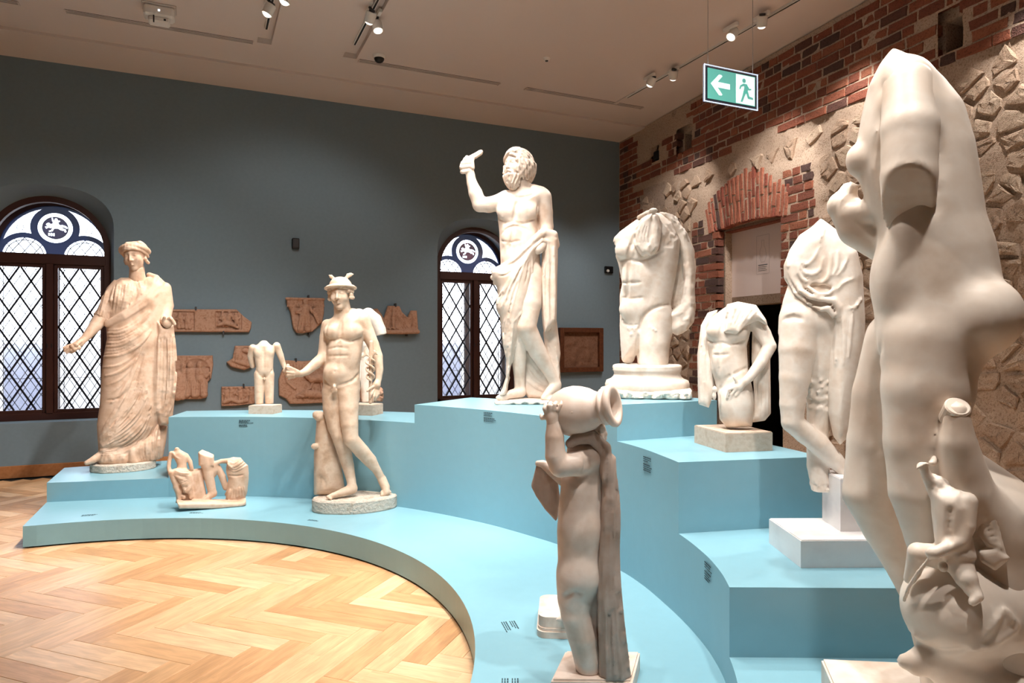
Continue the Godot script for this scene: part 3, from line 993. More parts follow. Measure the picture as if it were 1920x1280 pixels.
func tier(called: String, p: PackedVector2Array, y0: float, y1: float, label: String) -> MeshInstance3D:
	var st := st_new()
	prism(st, p, y0, y1)
	var o := put(called, done(st), M.platform)
	tag(o, label, "platform", "stepped blue display platform")
	return o

func build_platforms() -> void:
	# front line of the upper blocks, measured on top of the lowest step
	var f := smooth_line([Vector2(-0.254, -6.84), Vector2(0.407, -6.56), Vector2(0.848, -6.27), Vector2(1.2, -5.97), Vector2(1.495, -5.657), Vector2(1.712, -5.341), Vector2(1.877, -5.045), Vector2(2.02, -4.742), Vector2(2.15, -4.374), Vector2(2.22, -4.145), Vector2(2.29, -3.82), Vector2(2.312, -3.514), Vector2(2.29, -3.26), Vector2(2.243, -3.019), Vector2(2.173, -2.736), Vector2(2.097, -2.507), Vector2(2.031, -2.352), Vector2(1.933, -2.17), Vector2(1.75, -1.9), Vector2(1.5, -1.62), Vector2(1.2, -1.38)])
	var near := func(px: float) -> int:
		var best := 0; var bd := 1e9
		for i in f.size():
			var r := sight(px, 640.0)
			var e := absf(atan2(f[i].x, -f[i].y) - atan2(r.x, -r.z))
			if e < bd and f[i].length() > 2.0: bd = e; best = i
		return best
	var i_d: int = near.call(774.0); var i_t: int = near.call(1085.0); var i_e: int = near.call(1155.0); var i_f: int = near.call(1275.0); var i_g: int = near.call(1368.0)
	# lowest step: from the round floor edge to that line
	var a := PackedVector2Array()
	var ca := Vector2(-1.125, -3.77)
	for k in 73:
		var an := deg_to_rad(lerpf(-92.0, 62.0, k / 72.0))
		a.append(ca + Vector2(cos(an), sin(an)) * 2.42)
	a[0] = Vector2(-1.207, -6.2)
	for i in range(f.size() - 1, -1, -1): a.append(f[i])
	a.append(Vector2(-1.2, -7.047))
	tier("curved_step", a, 0.012, HA, "lowest pale-blue step curving around the wooden floor")
	# shadow gap under it
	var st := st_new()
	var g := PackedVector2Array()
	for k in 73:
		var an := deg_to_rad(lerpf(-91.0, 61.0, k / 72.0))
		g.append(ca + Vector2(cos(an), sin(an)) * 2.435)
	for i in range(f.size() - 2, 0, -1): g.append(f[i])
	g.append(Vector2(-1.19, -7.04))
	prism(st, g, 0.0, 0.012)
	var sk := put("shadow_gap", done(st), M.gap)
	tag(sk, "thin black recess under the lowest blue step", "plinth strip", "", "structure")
	# step under the draped woman
	tier("side_step", PackedVector2Array([Vector2(-1.2, -7.047), Vector2(-0.254, -6.84), Vector2(-0.06, -7.26), Vector2(-0.3, -7.86), Vector2(-1.19, -7.82)]), 0.0, HB, "low blue step carrying the draped woman at the left end")
	tier("back_block", sector(f, 0, i_d, 3.95, 4.1), 0.0, HC, "blue block behind the god with winged hat, carrying two small torsos")
	tier("centre_block", sector(f, i_d, i_t, 4.2, 4.2), 0.0, HD, "tall blue block at the centre carrying the bearded god")
	tier("tall_block", sector(f, i_t, i_e, 4.2, 4.2), 0.0, HT, "tallest blue block carrying the torso on a moulded base")
	tier("upper_block", sector(f, i_e, i_f, 4.2, 4.2), 0.0, HE, "blue block carrying the torso with hand on hip")
	tier("middle_block", sector(f, i_f, i_g, 4.3, 4.3), 0.0, HF, "blue block with two white marble slabs on it")
	tier("low_block", sector(f, i_g, f.size() - 1, 4.3, 4.3), 0.0, HG, "low blue block at the right carrying the largest nude")
	# printed captions: groups of thin lines lying on or fixed to the blue faces
	caption(level(158, 966, HA), level(180, 963, HA), HA, Vector3.ZERO, 4)
	caption(level(364, 961, HA), level(376, 960, HA), HA, Vector3.ZERO, 3)
	caption(level(581, 976, HA), level(600, 974, HA), HA, Vector3.ZERO, 3)
	caption(level(957, 1172, HA), level(980, 1172, HA), HA, Vector3.ZERO, 6)
	caption(level(958, 1284, HA), level(984, 1284, HA), HA, Vector3.ZERO, 6)
	face_caption(f, 456, 788, HC, 0.11, 5)
	face_caption(f, 911, 774, HD, 0.12, 6)
	face_caption(f, 1213, 858, HE, 0.1, 7)
	face_caption(f, 1328, 1058, HF, 0.09, 7)

var cap_n := 0
const CAPS := ["small printed caption on the low step nearest the draped woman", "small printed caption on the low step below the broken group", "small printed caption on the low step before the god with winged hat", "printed caption on the low step beside the empty foot base", "printed caption on the low step before the boy with a jar", "printed caption on the front of the back blue block", "printed caption on the front of the centre blue block", "printed caption on the curved face below the torso with hand on hip", "printed caption on the curved face below the white marble slabs"]

func print_lines(st: SurfaceTool, wdt: float, n: int) -> void:
	var r := RandomNumberGenerator.new()
	r.seed = 300 + cap_n
	for i in n:
		var x := -wdt / 2
		var end := wdt / 2 * r.randf_range(0.1, 1.0)
		while x < end:
			var l := r.randf_range(0.008, 0.022)
			cbox(st, Vector3(x + l / 2, -0.011 * i - (0.008 if i >= 3 else 0.0), 0.0006), Vector3(l, 0.0062 if i % 3 == 0 else 0.0048, 0.0008))
			x += l + 0.004

func caption(a: Vector3, b: Vector3, y: float, _d: Vector3, n: int) -> void:
	var st := st_new()
	print_lines(st, 0.11, n)
	var o := put("caption", done(st), M.print)
	var mid := (a + b) * 0.5
	var to := Vector2(mid.x - hub.x, mid.z - hub.y).normalized()
	var back := Vector3(-to.x, 0, -to.y)          # read from inside the circle
	o.transform = Transform3D(Basis(-back.cross(Vector3.UP), -back, Vector3.UP), Vector3(mid.x, y, mid.z))
	tag(o, CAPS[cap_n], "caption", "printed captions on the platform")
	cap_n += 1

func face_caption(f: PackedVector2Array, px: float, py: float, y: float, wdt: float, n: int) -> void:
	var r := sight(px, 640.0)
	var best := 0; var bd := 1e9
	for i in f.size() - 1:
		var e := absf(atan2(f[i].x, -f[i].y) - atan2(r.x, -r.z))
		if e < bd and f[i].length() > 2.0: bd = e; best = i
	var t := f[best + 1] - f[best]
	var q := f[best] + t * 0.5
	t = t.normalized()
	var nrm := Vector3(t.y, 0, -t.x)
	if nrm.dot(Vector3(hub.x - q.x, 0, hub.y - q.y)) < 0: nrm = -nrm
	var s := sight(px, py)
	var hy := EYE + s.y * (q.length() / Vector2(s.x, s.z).length())
	var st := st_new()
	print_lines(st, wdt, n)
	var o := put("caption", done(st), M.print)
	o.transform = Transform3D(Basis(Vector3.UP.cross(nrm), Vector3.UP, nrm), Vector3(q.x, hy, q.y) + nrm * 0.004)
	tag(o, CAPS[cap_n], "caption", "printed captions on the platform")
	cap_n += 1

# ---------------------------------------------------------------- ceiling: tracks, lamps, vents, devices
func lamp(at: Vector3, aim: Vector3, label: String, energy: float, rail := 0.0, cone := 34.0) -> void:
	# at: middle of the lamp's front; hangs from the track above
	var o := thing("track_spotlight", label, "spotlight", Vector3(at.x, at.y, at.z), 0, "ceiling spotlights")
	var d := (aim - at).normalized()
	var b := Basis(Quaternion(Vector3.DOWN, d))
	var st := st_new()
	var prof := [Vector2(0.0, 0.1), Vector2(0.046, 0.1), Vector2(0.05, 0.095), Vector2(0.05, 0.002), Vector2(0.047, 0.0), Vector2(0.042, 0.004), Vector2(0.04, 0.02)]
	prof.reverse()
	lathe(st, prof, 24, Vector3.ZERO, b)
	var bd := put("body", done(st), M.white, o)
	st = st_new()
	lathe(st, [Vector2(0.0, -0.022), Vector2(0.02, -0.019), Vector2(0.034, -0.01), Vector2(0.0405, 0.006), Vector2(0.0, 0.008)], 20, Vector3.ZERO, b)
	put("lens", done(st), M.lens, bd, "bright lamp lens")
	st = st_new()
	var top := -b.y * -0.1
	lathe(st, [Vector2(0.03, 0.1), Vector2(0.03, 0.12), Vector2(0.0, 0.12)], 16, Vector3.ZERO, b)
	var ry := rail - at.y
	bar(st, b * Vector3(0, 0.11, 0), Vector3(0, ry - 0.05, 0), 0.02, 0.02, Vector3.RIGHT)
	put("neck", done(st), M.dark_grey, o)
	put("adapter", box_mesh(Vector3(0.035, 0.04, 0.2), 0.004, Vector3(0, ry - 0.046, 0)), M.white, o)
	var l := SpotLight3D.new()
	l.name = "light"
	l.light_energy = energy
	l.light_color = LAMP
	l.spot_angle = cone
	l.spot_angle_attenuation = 0.6
	l.spot_range = 16.0
	l.spot_attenuation = 2.0
	l.light_size = 0.045
	l.shadow_enabled = true
	o.add_child(l)
	l.position = d * 0.03
	l.basis = Basis.looking_at(d, Vector3.UP if absf(d.y) < 0.99 else Vector3.FORWARD)

const LAMP := Color(1.0, 0.968, 0.935)

func build_ceiling_things() -> void:
	M.lens = glow(Color(1.0, 0.96, 0.9), 3.0)
	var up := CEIL + 0.03
	# tracks
	for t in [[0.64, "left-hand lighting track sunk in a ceiling slot", up + 0.06], [1.5675, "second lighting track sunk in a ceiling slot", up + 0.06], [5.18, "lighting track on the ceiling above the brick wall", up]]:
		var o := thing("lighting_track", t[1], "lighting track", Vector3(t[0], t[2], -7.7), 0, "lighting tracks")
		var st := st_new()
		for s in [-1, 1]: cbox(st, Vector3(s * 0.014, -0.012, 6.0), Vector3(0.008, 0.024, 12.0))
		put("rail", done(st), M.white, o)
		put("groove", box_mesh(Vector3(0.02, 0.02, 12.0), 0, Vector3(0, -0.012, 6.0)), M.black, o)
		if t[0] > 4.0: put("cover", box_mesh(Vector3(0.05, 0.012, 0.5), 0.002, Vector3(0, -0.006, -0.05)), M.ceiling, o)
	# lamps: pairs on each track; the ones in view first
	var e := 1.0
	var yl := CEIL - 0.12
	var r1 := up + 0.06
	lamp(level(500, 27, yl), Vector3(-0.85, 1.4, -7.3), "ceiling spotlight at the far end of the left track", 10 * K, r1)
	lamp(level(533, 5, yl), Vector3(-0.3, 1.2, -7.0), "ceiling spotlight cut off by the top edge of the view", 8 * K, r1)
	lamp(level(692, 42, yl), Vector3(0.9, 0.9, -9.4), "left spotlight of the pair on the second track", 2.8 * K, r1, 50.0)
	lamp(level(709, 58, yl), Vector3(1.9, 1.4, -5.9), "right spotlight of the pair on the second track", 7 * K, r1)
	lamp(level(1218, 160, yl), Vector3(4.3, 1.2, -9.3), "far spotlight of the pair nearest the corner", 5 * K, up)
	lamp(level(1262, 148, yl), Vector3(5.9, 2.4, -8.2), "near spotlight of the pair nearest the corner", 5 * K, up)
	lamp(level(1370, 70, yl), Vector3(2.6, 1.6, -5.3), "far spotlight of the pair above the exit sign", 6 * K, up)
	lamp(level(1428, 50, yl), Vector3(5.8, 2.5, -6.2), "near spotlight of the pair above the exit sign", 6 * K, up)
	# further pairs on the same tracks, above and behind the viewer
	var more := "ceiling spotlight above the top edge of the view"
	for q in [[0.64, -3.3, Vector3(1.1, 1.4, -5.9), 9], [0.64, -5.1, Vector3(-0.8, 1.3, -7.3), 6], [0.64, -4.2, Vector3(-0.7, 1.7, -7.3), 9], [1.57, -5.4, Vector3(0.9, 1.3, -6.1), 5], [1.57, -3.4, Vector3(1.0, 1.5, -5.8), 6], [0.64, -2.7, Vector3(0.2, 0.5, -6.3), 5], [1.57, -4.4, Vector3(2.6, 1.9, -5.4), 9], [0.64, -3.9, Vector3(0.0, 0.0, -5.2), 4], [1.57, -3.6, Vector3(3.2, 1.5, -4.0), 6.5],
			[1.57, -2.2, Vector3(1.5, 0.9, -2.9), 7], [0.64, -2.0, Vector3(2.1, 1.2, -2.5), 7], [5.18, -4.2, Vector3(5.8, 2.6, -5.3), 7], [5.18, -3.9, Vector3(3.1, 1.3, -3.3), 5.5], [5.18, -2.6, Vector3(5.6, 2.2, -3.4), 7], [5.18, -2.3, Vector3(2.2, 1.5, -1.5), 11], [1.57, -0.8, Vector3(2.1, 1.6, -1.6), 13], [0.64, -0.6, Vector3(-0.4, 0.0, -3.2), 4], [1.57, -4.9, Vector3(1.5, 0.1, -5.0), 6], [1.57, -4.0, Vector3(2.0, 0.1, -4.1), 6], [1.57, -3.1, Vector3(2.0, 0.1, -3.1), 6], [1.57, -2.6, Vector3(2.4, 0.5, -2.5), 6], [0.64, -4.5, Vector3(0.4, 0.1, -6.0), 6]]:
		lamp(Vector3(q[0], yl, q[1]), q[2], more, q[3] * K, up if q[0] > 4 else r1)
	# air slots
	var vl := ["slot diffuser at the top left corner of the view", "slot diffuser between the motion detector and the left track", "slot diffuser right of the dome camera", "slot diffuser nearest the brick wall"]
	var vi := 0
	for v in [[-3.4, -1.59], [-1.21, 0.53], [1.68, 3.45], [3.82, 5.62]]:
		var o := thing("air_slot", vl[vi], "air vent", Vector3((v[0] + v[1]) / 2, up, -8.0), 0, "ceiling air slots")
		vi += 1
		var l: float = v[1] - v[0]
		put("backing", box_mesh(Vector3(l, 0.004, 0.085), 0, Vector3(0, -0.002, 0)), M.black, o)
		for k in 4: put("slat", box_mesh(Vector3(l, 0.003, 0.011), 0.0, Vector3(0, -0.0056, -0.037 + k * 0.0247)), M.ceiling, o)
		put("end_strip", box_mesh(Vector3(0.01, 0.012, 0.086), 0, Vector3(-l / 2, -0.008, 0)), M.ceiling, o)
		put("end_strip", box_mesh(Vector3(0.01, 0.012, 0.086), 0, Vector3(l / 2, -0.008, 0)), M.ceiling, o)
	# boxy detector, dome camera, small sensor
	var p := level(299, 14, up)
	var o2 := thing("motion_detector", "white boxy detector hanging from the ceiling", "detector", p)
	put("mount", box_mesh(Vector3(0.3, 0.015, 0.2), 0.006, Vector3(0, -0.008, 0)), M.ceiling, o2)
	put("body", box_mesh(Vector3(0.27, 0.11, 0.16), 0.02, Vector3(0, -0.07, 0.02)), M.white, o2)
	put("head", box_mesh(Vector3(0.19, 0.06, 0.12), 0.015, Vector3(0.0, -0.15, 0.03)), M.white, o2)
	put("indicator", box_mesh(Vector3(0.02, 0.02, 0.004), 0.002, Vector3(0.0, -0.07, 0.101)), glow(Color(0.9, 0.95, 1), 1.2), o2)
	put("lens", box_mesh(Vector3(0.02, 0.02, 0.006), 0.003, Vector3(0.05, -0.15, 0.09)), M.black, o2)
	put("stem", box_mesh(Vector3(0.012, 0.07, 0.012), 0.003, Vector3(-0.045, -0.155, 0.09)), M.dark_grey, o2)
	p = level(711, 104, up)
	o2 = thing("dome_camera", "white and black dome camera on the ceiling", "camera", p)
	var st := st_new()
	lathe(st, [Vector2(0.0, -0.035), Vector2(0.062, -0.035), Vector2(0.07, -0.02), Vector2(0.07, 0.0)], 24)
	put("ring", done(st), M.white, o2)
	st = st_new()
	var pr := []
	for k in 9: pr.append(Vector2(0.058 * sin(PI / 2 * k / 8.0), -0.03 - 0.058 * cos(PI / 2 * k / 8.0)))
	lathe(st, pr, 20, Vector3.ZERO, Basis(), true)
	put("dome", done(st), M.black, o2)
	p = level(1025, 109, up)
	o2 = thing("ceiling_sensor", "tiny round white sensor with black lens on the ceiling", "sensor", p)
	st = st_new()
	lathe(st, [Vector2(0.0, -0.03), Vector2(0.03, -0.03), Vector2(0.042, -0.01), Vector2(0.042, 0.0)], 18)
	put("body", done(st), M.white, o2)
	st = st_new()
	lathe(st, [Vector2(0.0, -0.042), Vector2(0.018, -0.036), Vector2(0.02, -0.028)], 14)
	put("eye", done(st), M.black, o2)
	exit_sign()

const K := 0.77

func exit_sign() -> void:
	var z := -3.05
	var a := on_wall(1319, 120, z); var b := on_wall(1419, 145, z)
	var cx := (a.x + b.x) / 2
	var wd := b.x - a.x
	var ht := on_wall(1320, 120, z).y - on_wall(1320, 190, z).y
	var cy := a.y - ht / 2
	var o := thing("exit_sign", "green running man exit sign on clear plate hung by two wires", "exit sign", Vector3(cx, cy, z))
	var st: SurfaceTool
	put("acrylic_plate", box_mesh(Vector3(wd, ht, 0.012), 0.0015), glass(c8(200, 225, 255), 0.22), o)
	st = st_new()
	for sx in [-1, 1]:
		cbox(st, Vector3(sx * (wd / 2 - 0.002), 0, 0.007), Vector3(0.004, ht, 0.004))
		cbox(st, Vector3(0, sx * (ht / 2 - 0.002), 0.007), Vector3(wd, 0.004, 0.004))
	put("lit_edge", done(st), glow(c8(215, 232, 255), 0.9), o)
	var bw := wd * 0.94; var bh := ht * 0.9
	put("dark_rim", box_mesh(Vector3(bw, bh, 0.004), 0, Vector3(0, 0, 0.006)), plain(c8(48, 52, 66), 0.3), o)
	var gw := wd * 0.89; var gh := ht * 0.82
	var green := glow(c8(92, 190, 176), 0.5)
	var white := glow(c8(235, 255, 248), 0.8)
	put("green_field", box_mesh(Vector3(gw, gh, 0.004), 0, Vector3(0, 0, 0.0075)), green, o)
	st = st_new()
	var u := gh
	var ar := PackedVector2Array()
	for v in [[-0.42, 0.0], [-0.08, 0.34], [0.02, 0.34], [0.06, 0.3], [-0.14, 0.09], [0.38, 0.09], [0.38, -0.09], [-0.14, -0.09], [0.06, -0.3], [0.02, -0.34], [-0.08, -0.34]]:
		ar.append(Vector2(-gw * 0.23 + v[0] * u, v[1] * u))
	plate(st, ar, 0.0095, 0.0105)
	put("arrow", done(st), white, o)
	var dw := gw * 0.4
	put("door_field", box_mesh(Vector3(dw, gh * 0.96, 0.001), 0, Vector3(gw * 0.285, 0, 0.0102)), white, o)
	st = st_new()
	var mx := gw * 0.27
	plate(st, circle2(Vector2(mx - 0.03 * u, 0.3 * u), 0.075 * u, 16), 0.0107, 0.0117)
	for part in [[[-0.06, 0.2], [0.1, 0.2], [0.15, 0.0], [0.06, -0.12], [-0.05, -0.08], [-0.02, 0.08]], [[-0.06, 0.2], [-0.2, 0.12], [-0.24, 0.0], [-0.19, -0.01], [-0.15, 0.08], [-0.04, 0.12]], [[0.08, 0.2], [0.2, 0.06], [0.28, 0.08], [0.28, 0.03], [0.18, 0.0], [0.08, 0.1]], [[0.02, -0.02], [0.14, -0.04], [0.2, -0.2], [0.36, -0.22], [0.36, -0.29], [0.14, -0.28], [0.06, -0.1]], [[-0.05, -0.04], [0.06, -0.1], [-0.02, -0.24], [-0.1, -0.42], [-0.18, -0.42], [-0.1, -0.22]]]:
		var pp := PackedVector2Array()
		for v in part: pp.append(Vector2(mx + v[0] * u, v[1] * u))
		plate(st, pp, 0.0107, 0.0117)
	put("running_man", done(st), green, o)
	for s in [-1, 1]:
		st = st_new()
		tube(st, [Vector3(s * wd * 0.42, ht / 2 - 0.01, 0), Vector3(s * wd * 0.42, CEIL + 0.03 - cy, 0)], 0.0016, 6)
		put("wire", done(st), M.steel, o)

# ---------------------------------------------------------------- small things on the walls
func build_wall_things() -> void:
	var p := on_wall(554, 457)
	var o := thing("wall_speaker", "small black box high on the blue wall between the two windows", "speaker", p)
	put("body", box_mesh(Vector3(0.09, 0.14, 0.05), 0.008, Vector3(0, 0, 0.026)), M.black, o)
	put("grille", box_mesh(Vector3(0.07, 0.1, 0.004), 0, Vector3(0, 0.005, 0.053)), M.dark_grey, o)
	p = on_wall(1140, 506)
	o = thing("wall_monitor", "small black box with a pale knob near the brick corner", "sensor", p)
	put("body", box_mesh(Vector3(0.15, 0.11, 0.05), 0.01, Vector3(0, 0, 0.026)), M.black, o)
	var st := st_new()
	lathe(st, [Vector2(0.0, 0.02), Vector2(0.022, 0.015), Vector2(0.025, 0.0)], 14, Vector3(-0.035, -0.02, 0.05), Basis(Vector3.RIGHT, PI / 2))
	put("knob", done(st), M.white, o)
	var a := on_wall(1046, 614); var b := on_wall(1127, 696)
	var wd := b.x - a.x; var ht := a.y - b.y
	o = thing("framed_relief", "brown framed square relief on the wall beside the bearded god", "relief", Vector3((a.x + b.x) / 2, (a.y + b.y) / 2, BACK))
	st = st_new()
	var fw := 0.075
	for s in [-1, 1]:
		cbox(st, Vector3(s * (wd / 2 - fw / 2), 0, 0.04), Vector3(fw, ht, 0.08), 0.006)
		cbox(st, Vector3(0, s * (ht / 2 - fw / 2), 0.04), Vector3(wd - fw * 2, fw, 0.078), 0.006)
	put("frame", done(st), M.brown_frame, o)
	st = st_new()
	flat(st, false)
	var nz := FastNoiseLite.new(); nz.seed = 8; nz.frequency = 4.0; nz.fractal_octaves = 4
	var w2 := wd - fw * 2; var h2 := ht - fw * 2
	var hgt := func(x: float, y: float) -> float:
		var g := 0.0
		for q in [[-0.13, 0.12, 0.06], [-0.11, -0.02, 0.1], [-0.13, -0.17, 0.08], [0.12, 0.06, 0.07], [0.13, -0.1, 0.09]]:
			g += exp(-pow(Vector2(x - q[0], (y - q[1]) * 0.8).length() / q[2], 2.0) * 2.0) * 0.03
		return 0.02 + g + nz.get_noise_2d(x * 2, y * 2) * 0.012
	for i in 30:
		for j in 30:
			var x := -w2 / 2 + w2 * i / 30.0; var x2 := -w2 / 2 + w2 * (i + 1) / 30.0
			var y := -h2 / 2 + h2 * j / 30.0; var y2 := -h2 / 2 + h2 * (j + 1) / 30.0
			quad(st, Vector3(x, y, hgt.call(x, y)), Vector3(x, y2, hgt.call(x, y2)), Vector3(x2, y2, hgt.call(x2, y2)), Vector3(x2, y, hgt.call(x2, y)))
	put("carved_panel", done(st), M.terracotta_dark, o)

# ---------------------------------------------------------------- sculpting
# A statue is shaped as a distance field on a grid (tapered limbs, ellipsoids, swelling outlines,
# folds laid on the surface) and meshed as surface nets. Measures are taken from the photograph:
# x, y in a magnified view of it, depth and radii in the same unit.
class Sculpt:
	var dist := 5.0; var ca := 1.0; var sa := 0.0; var cam_y := 0.0
	var x0 := 0.0; var y0 := 0.0; var zs := 1.0
	var u := 0.005                                     # metres for each unit of the magnified view
	var o: Vector3; var c := 0.01
	var nx := 0; var ny := 0; var nz := 0
	var g: PackedFloat32Array
	var verts := PackedVector3Array()
	var tris := PackedInt32Array()

	func setup(px: float, r: float, cam_h: float, vx: float, vy: float, vs: float) -> Sculpt:
		var a := atan2(px - 960.0, 1290.0)
		ca = cos(a); sa = sin(a); dist = r; cam_y = cam_h
		x0 = vx; y0 = vy; zs = vs
		u = r * ca * ca / 1290.0 / vs
		return self

	func view(vx: float, vy: float, vs: float) -> Sculpt:
		u = u * zs / vs
		x0 = vx; y0 = vy; zs = vs
		return self

	var wall := false; var org := Vector3.ZERO; var yaw := Basis()

	# for carvings hung on the blue wall: depth is counted from the wall's face
	func on_blue_wall(at_: Vector3, turn: float, eye: float, vx: float, vy: float, vs: float) -> Sculpt:
		wall = true
		org = at_; yaw = Basis(Vector3.UP, turn); cam_y = eye
		x0 = vx; y0 = vy; zs = vs
		u = (at_ - Vector3(0, eye, 0)).length() / 1290.0 / vs
		return self

	# a point of the magnified view at depth d (towards the viewer) in the statue's own metres
	func at(x: float, y: float, d: float) -> Vector3:
		if wall:
			var r := yaw * Vector3((x0 + x / zs - 960.0) / 1290.0, (640.0 - y0 - y / zs) / 1290.0, -1.0)
			return Vector3(0, cam_y, 0) + r * ((org.z + d * u) / r.z) - org
		var xc := (x0 + x / zs - 960.0) / 1290.0
		var yc := (640.0 - y0 - y / zs) / 1290.0
		var fw := xc * sa + ca
		var z := d * u
		var t := (dist - z) / fw
		return Vector3((xc * ca - sa) * t, cam_y + yc * t, z)

	func begin(ax: float, ay: float, bx: float, by: float, d0: float, d1: float, cell: float) -> Sculpt:
		c = cell
		var lo := Vector3.ONE * 1e9; var hi := -lo
		for x in [ax, bx]:
			for y in [ay, by]:
				for d in [d0, d1]:
					var p := at(x, y, d)
					lo = lo.min(p); hi = hi.max(p)
		o = lo
		nx = int(ceil((hi.x - lo.x) / c)) + 2; ny = int(ceil((hi.y - lo.y) / c)) + 2; nz = int(ceil((hi.z - lo.z) / c)) + 2
		g = PackedFloat32Array()
		g.resize(nx * ny * nz)
		g.fill(1.0)
		return self

	func _lo(p: Vector3) -> Vector3i:
		return Vector3i(clampi(int(floor((p.x - o.x) / c)), 0, nx), clampi(int(floor((p.y - o.y) / c)), 0, ny), clampi(int(floor((p.z - o.z) / c)), 0, nz))

	func _hi(p: Vector3) -> Vector3i:
		return Vector3i(clampi(int(ceil((p.x - o.x) / c)) + 1, 0, nx), clampi(int(ceil((p.y - o.y) / c)) + 1, 0, ny), clampi(int(ceil((p.z - o.z) / c)) + 1, 0, nz))

	# tapered limb between two points (metres); fz flattens it front to back; sg -1 carves
	func cone(a: Vector3, ra: float, b: Vector3, rb: float, k: float, fz := 1.0, sg := 1) -> void:
		var m := maxf(ra, rb) + maxf(k, _reach) + 2.0 * c
		var l := _lo(a.min(b) - Vector3.ONE * m); var h := _hi(a.max(b) + Vector3.ONE * m)
		var iz := 1.0 / fz
		a.z *= iz; b.z *= iz
		var ab := b - a
		var inv := 1.0 / maxf(ab.dot(ab), 1e-9)
		var dr := rb - ra
		k = maxf(k, 1e-5)
		var ik := 0.25 / k
		for z in range(l.z, h.z):
			var pz := (o.z + z * c) * iz - a.z
			for y in range(l.y, h.y):
				var py := o.y + y * c - a.y
				var i := l.x + nx * (y + ny * z)
				var px := o.x + l.x * c - a.x
				var base := ab.y * py + ab.z * pz
				for x in range(l.x, h.x):
					var t := clampf((ab.x * px + base) * inv, 0.0, 1.0)
					var ex := px - ab.x * t; var ey := py - ab.y * t; var ez := pz - ab.z * t
					var d := sqrt(ex * ex + ey * ey + ez * ez) - ra - dr * t
					var q := g[i]
					if sg > 0:
						var w := k - absf(d - q)
						var v := d if d < q else q
						if w > 0.0: v -= w * w * ik
						g[i] = v
					else:
						d = -d
						var w := k - absf(d - q)
						var v := d if d > q else q
						if w > 0.0: v += w * w * ik
						g[i] = v
					px += c
					i += 1

	# ellipsoid with radii r in the frame b
	func egg(p: Vector3, r: Vector3, k: float, b := Basis(), sg := 1) -> void:
		var m := maxf(r.x, maxf(r.y, r.z)) + k + 2.0 * c
		var l := _lo(p - Vector3.ONE * m); var h := _hi(p + Vector3.ONE * m)
		var bi := b.inverse()
		k = maxf(k, 1e-5)
		var ik := 0.25 / k
		var ir := Vector3(1.0 / r.x, 1.0 / r.y, 1.0 / r.z)
		for z in range(l.z, h.z):
			for y in range(l.y, h.y):
				var i := l.x + nx * (y + ny * z)
				for x in range(l.x, h.x):
					var e := bi * (Vector3(o.x + x * c, o.y + y * c, o.z + z * c) - p) * ir
					var k0 := e.length()
					if k0 < 4.0:
						var d := k0 * (k0 - 1.0) / maxf((e * ir).length(), 1e-6)
						var q := g[i]
						if sg > 0:
							var w := k - absf(d - q)
							var v := d if d < q else q
							if w > 0.0: v -= w * w * ik
							g[i] = v
						else:
							d = -d
							var w := k - absf(d - q)
							var v := d if d > q else q
							if w > 0.0: v += w * w * ik
							g[i] = v
					i += 1

	# box with rounding
	func brick(p: Vector3, half: Vector3, rnd: float, k: float, b := Basis(), sg := 1) -> void:
		var m := half.length() + k + 2.0 * c
		var l := _lo(p - Vector3.ONE * m); var h := _hi(p + Vector3.ONE * m)
		var bi := b.inverse()
		k = maxf(k, 1e-5)
		var ik := 0.25 / k
		var hh := half - Vector3.ONE * rnd
		for z in range(l.z, h.z):
			for y in range(l.y, h.y):
				var i := l.x + nx * (y + ny * z)
				for x in range(l.x, h.x):
					var e := (bi * (Vector3(o.x + x * c, o.y + y * c, o.z + z * c) - p)).abs() - hh
					var d := Vector3(maxf(e.x, 0), maxf(e.y, 0), maxf(e.z, 0)).length() + minf(maxf(e.x, maxf(e.y, e.z)), 0.0) - rnd
					var q := g[i]
					if sg > 0:
						var w := k - absf(d - q)
						var v := d if d < q else q
						if w > 0.0: v -= w * w * ik
						g[i] = v
					else:
						d = -d
						var w := k - absf(d - q)
						var v := d if d > q else q
						if w > 0.0: v += w * w * ik
						g[i] = v
					i += 1

	# chain of limbs through [x, y, depth, radius, ...]: joined to itself without swelling, then blended in
	func cap(a: Array, k := 3.0, fz := 1.0, sg := 1) -> void:
		var n := a.size() / 4
		if n == 2:
			cone(at(a[0], a[1], a[2]), a[3] * u, at(a[4], a[5], a[6]), a[7] * u, k * u, fz, sg)
			return
		var keep := g
		g = PackedFloat32Array()
		g.resize(keep.size())
		g.fill(1.0)
		var lo := Vector3.ONE * 1e9; var hi := -lo
		var rm := 0.0
		for i in n:
			var p := at(a[i * 4], a[i * 4 + 1], a[i * 4 + 2])
			lo = lo.min(p); hi = hi.max(p)
			rm = maxf(rm, a[i * 4 + 3] * u)
		for i in n - 1:
			var j := i * 4
			var r: float = minf(a[j + 3], a[j + 7]) * u
			_reach = k * u
			cone(at(a[j], a[j + 1], a[j + 2]), a[j + 3] * u, at(a[j + 4], a[j + 5], a[j + 6]), a[j + 7] * u, r * 0.12, fz)
			_reach = 0.0
		var km := maxf(k * u, 1e-5)
		var ik := 0.25 / km
		var m := rm + km + 2.0 * c
		var l := _lo(lo - Vector3.ONE * m); var h := _hi(hi + Vector3.ONE * m)
		var t := g
		g = keep
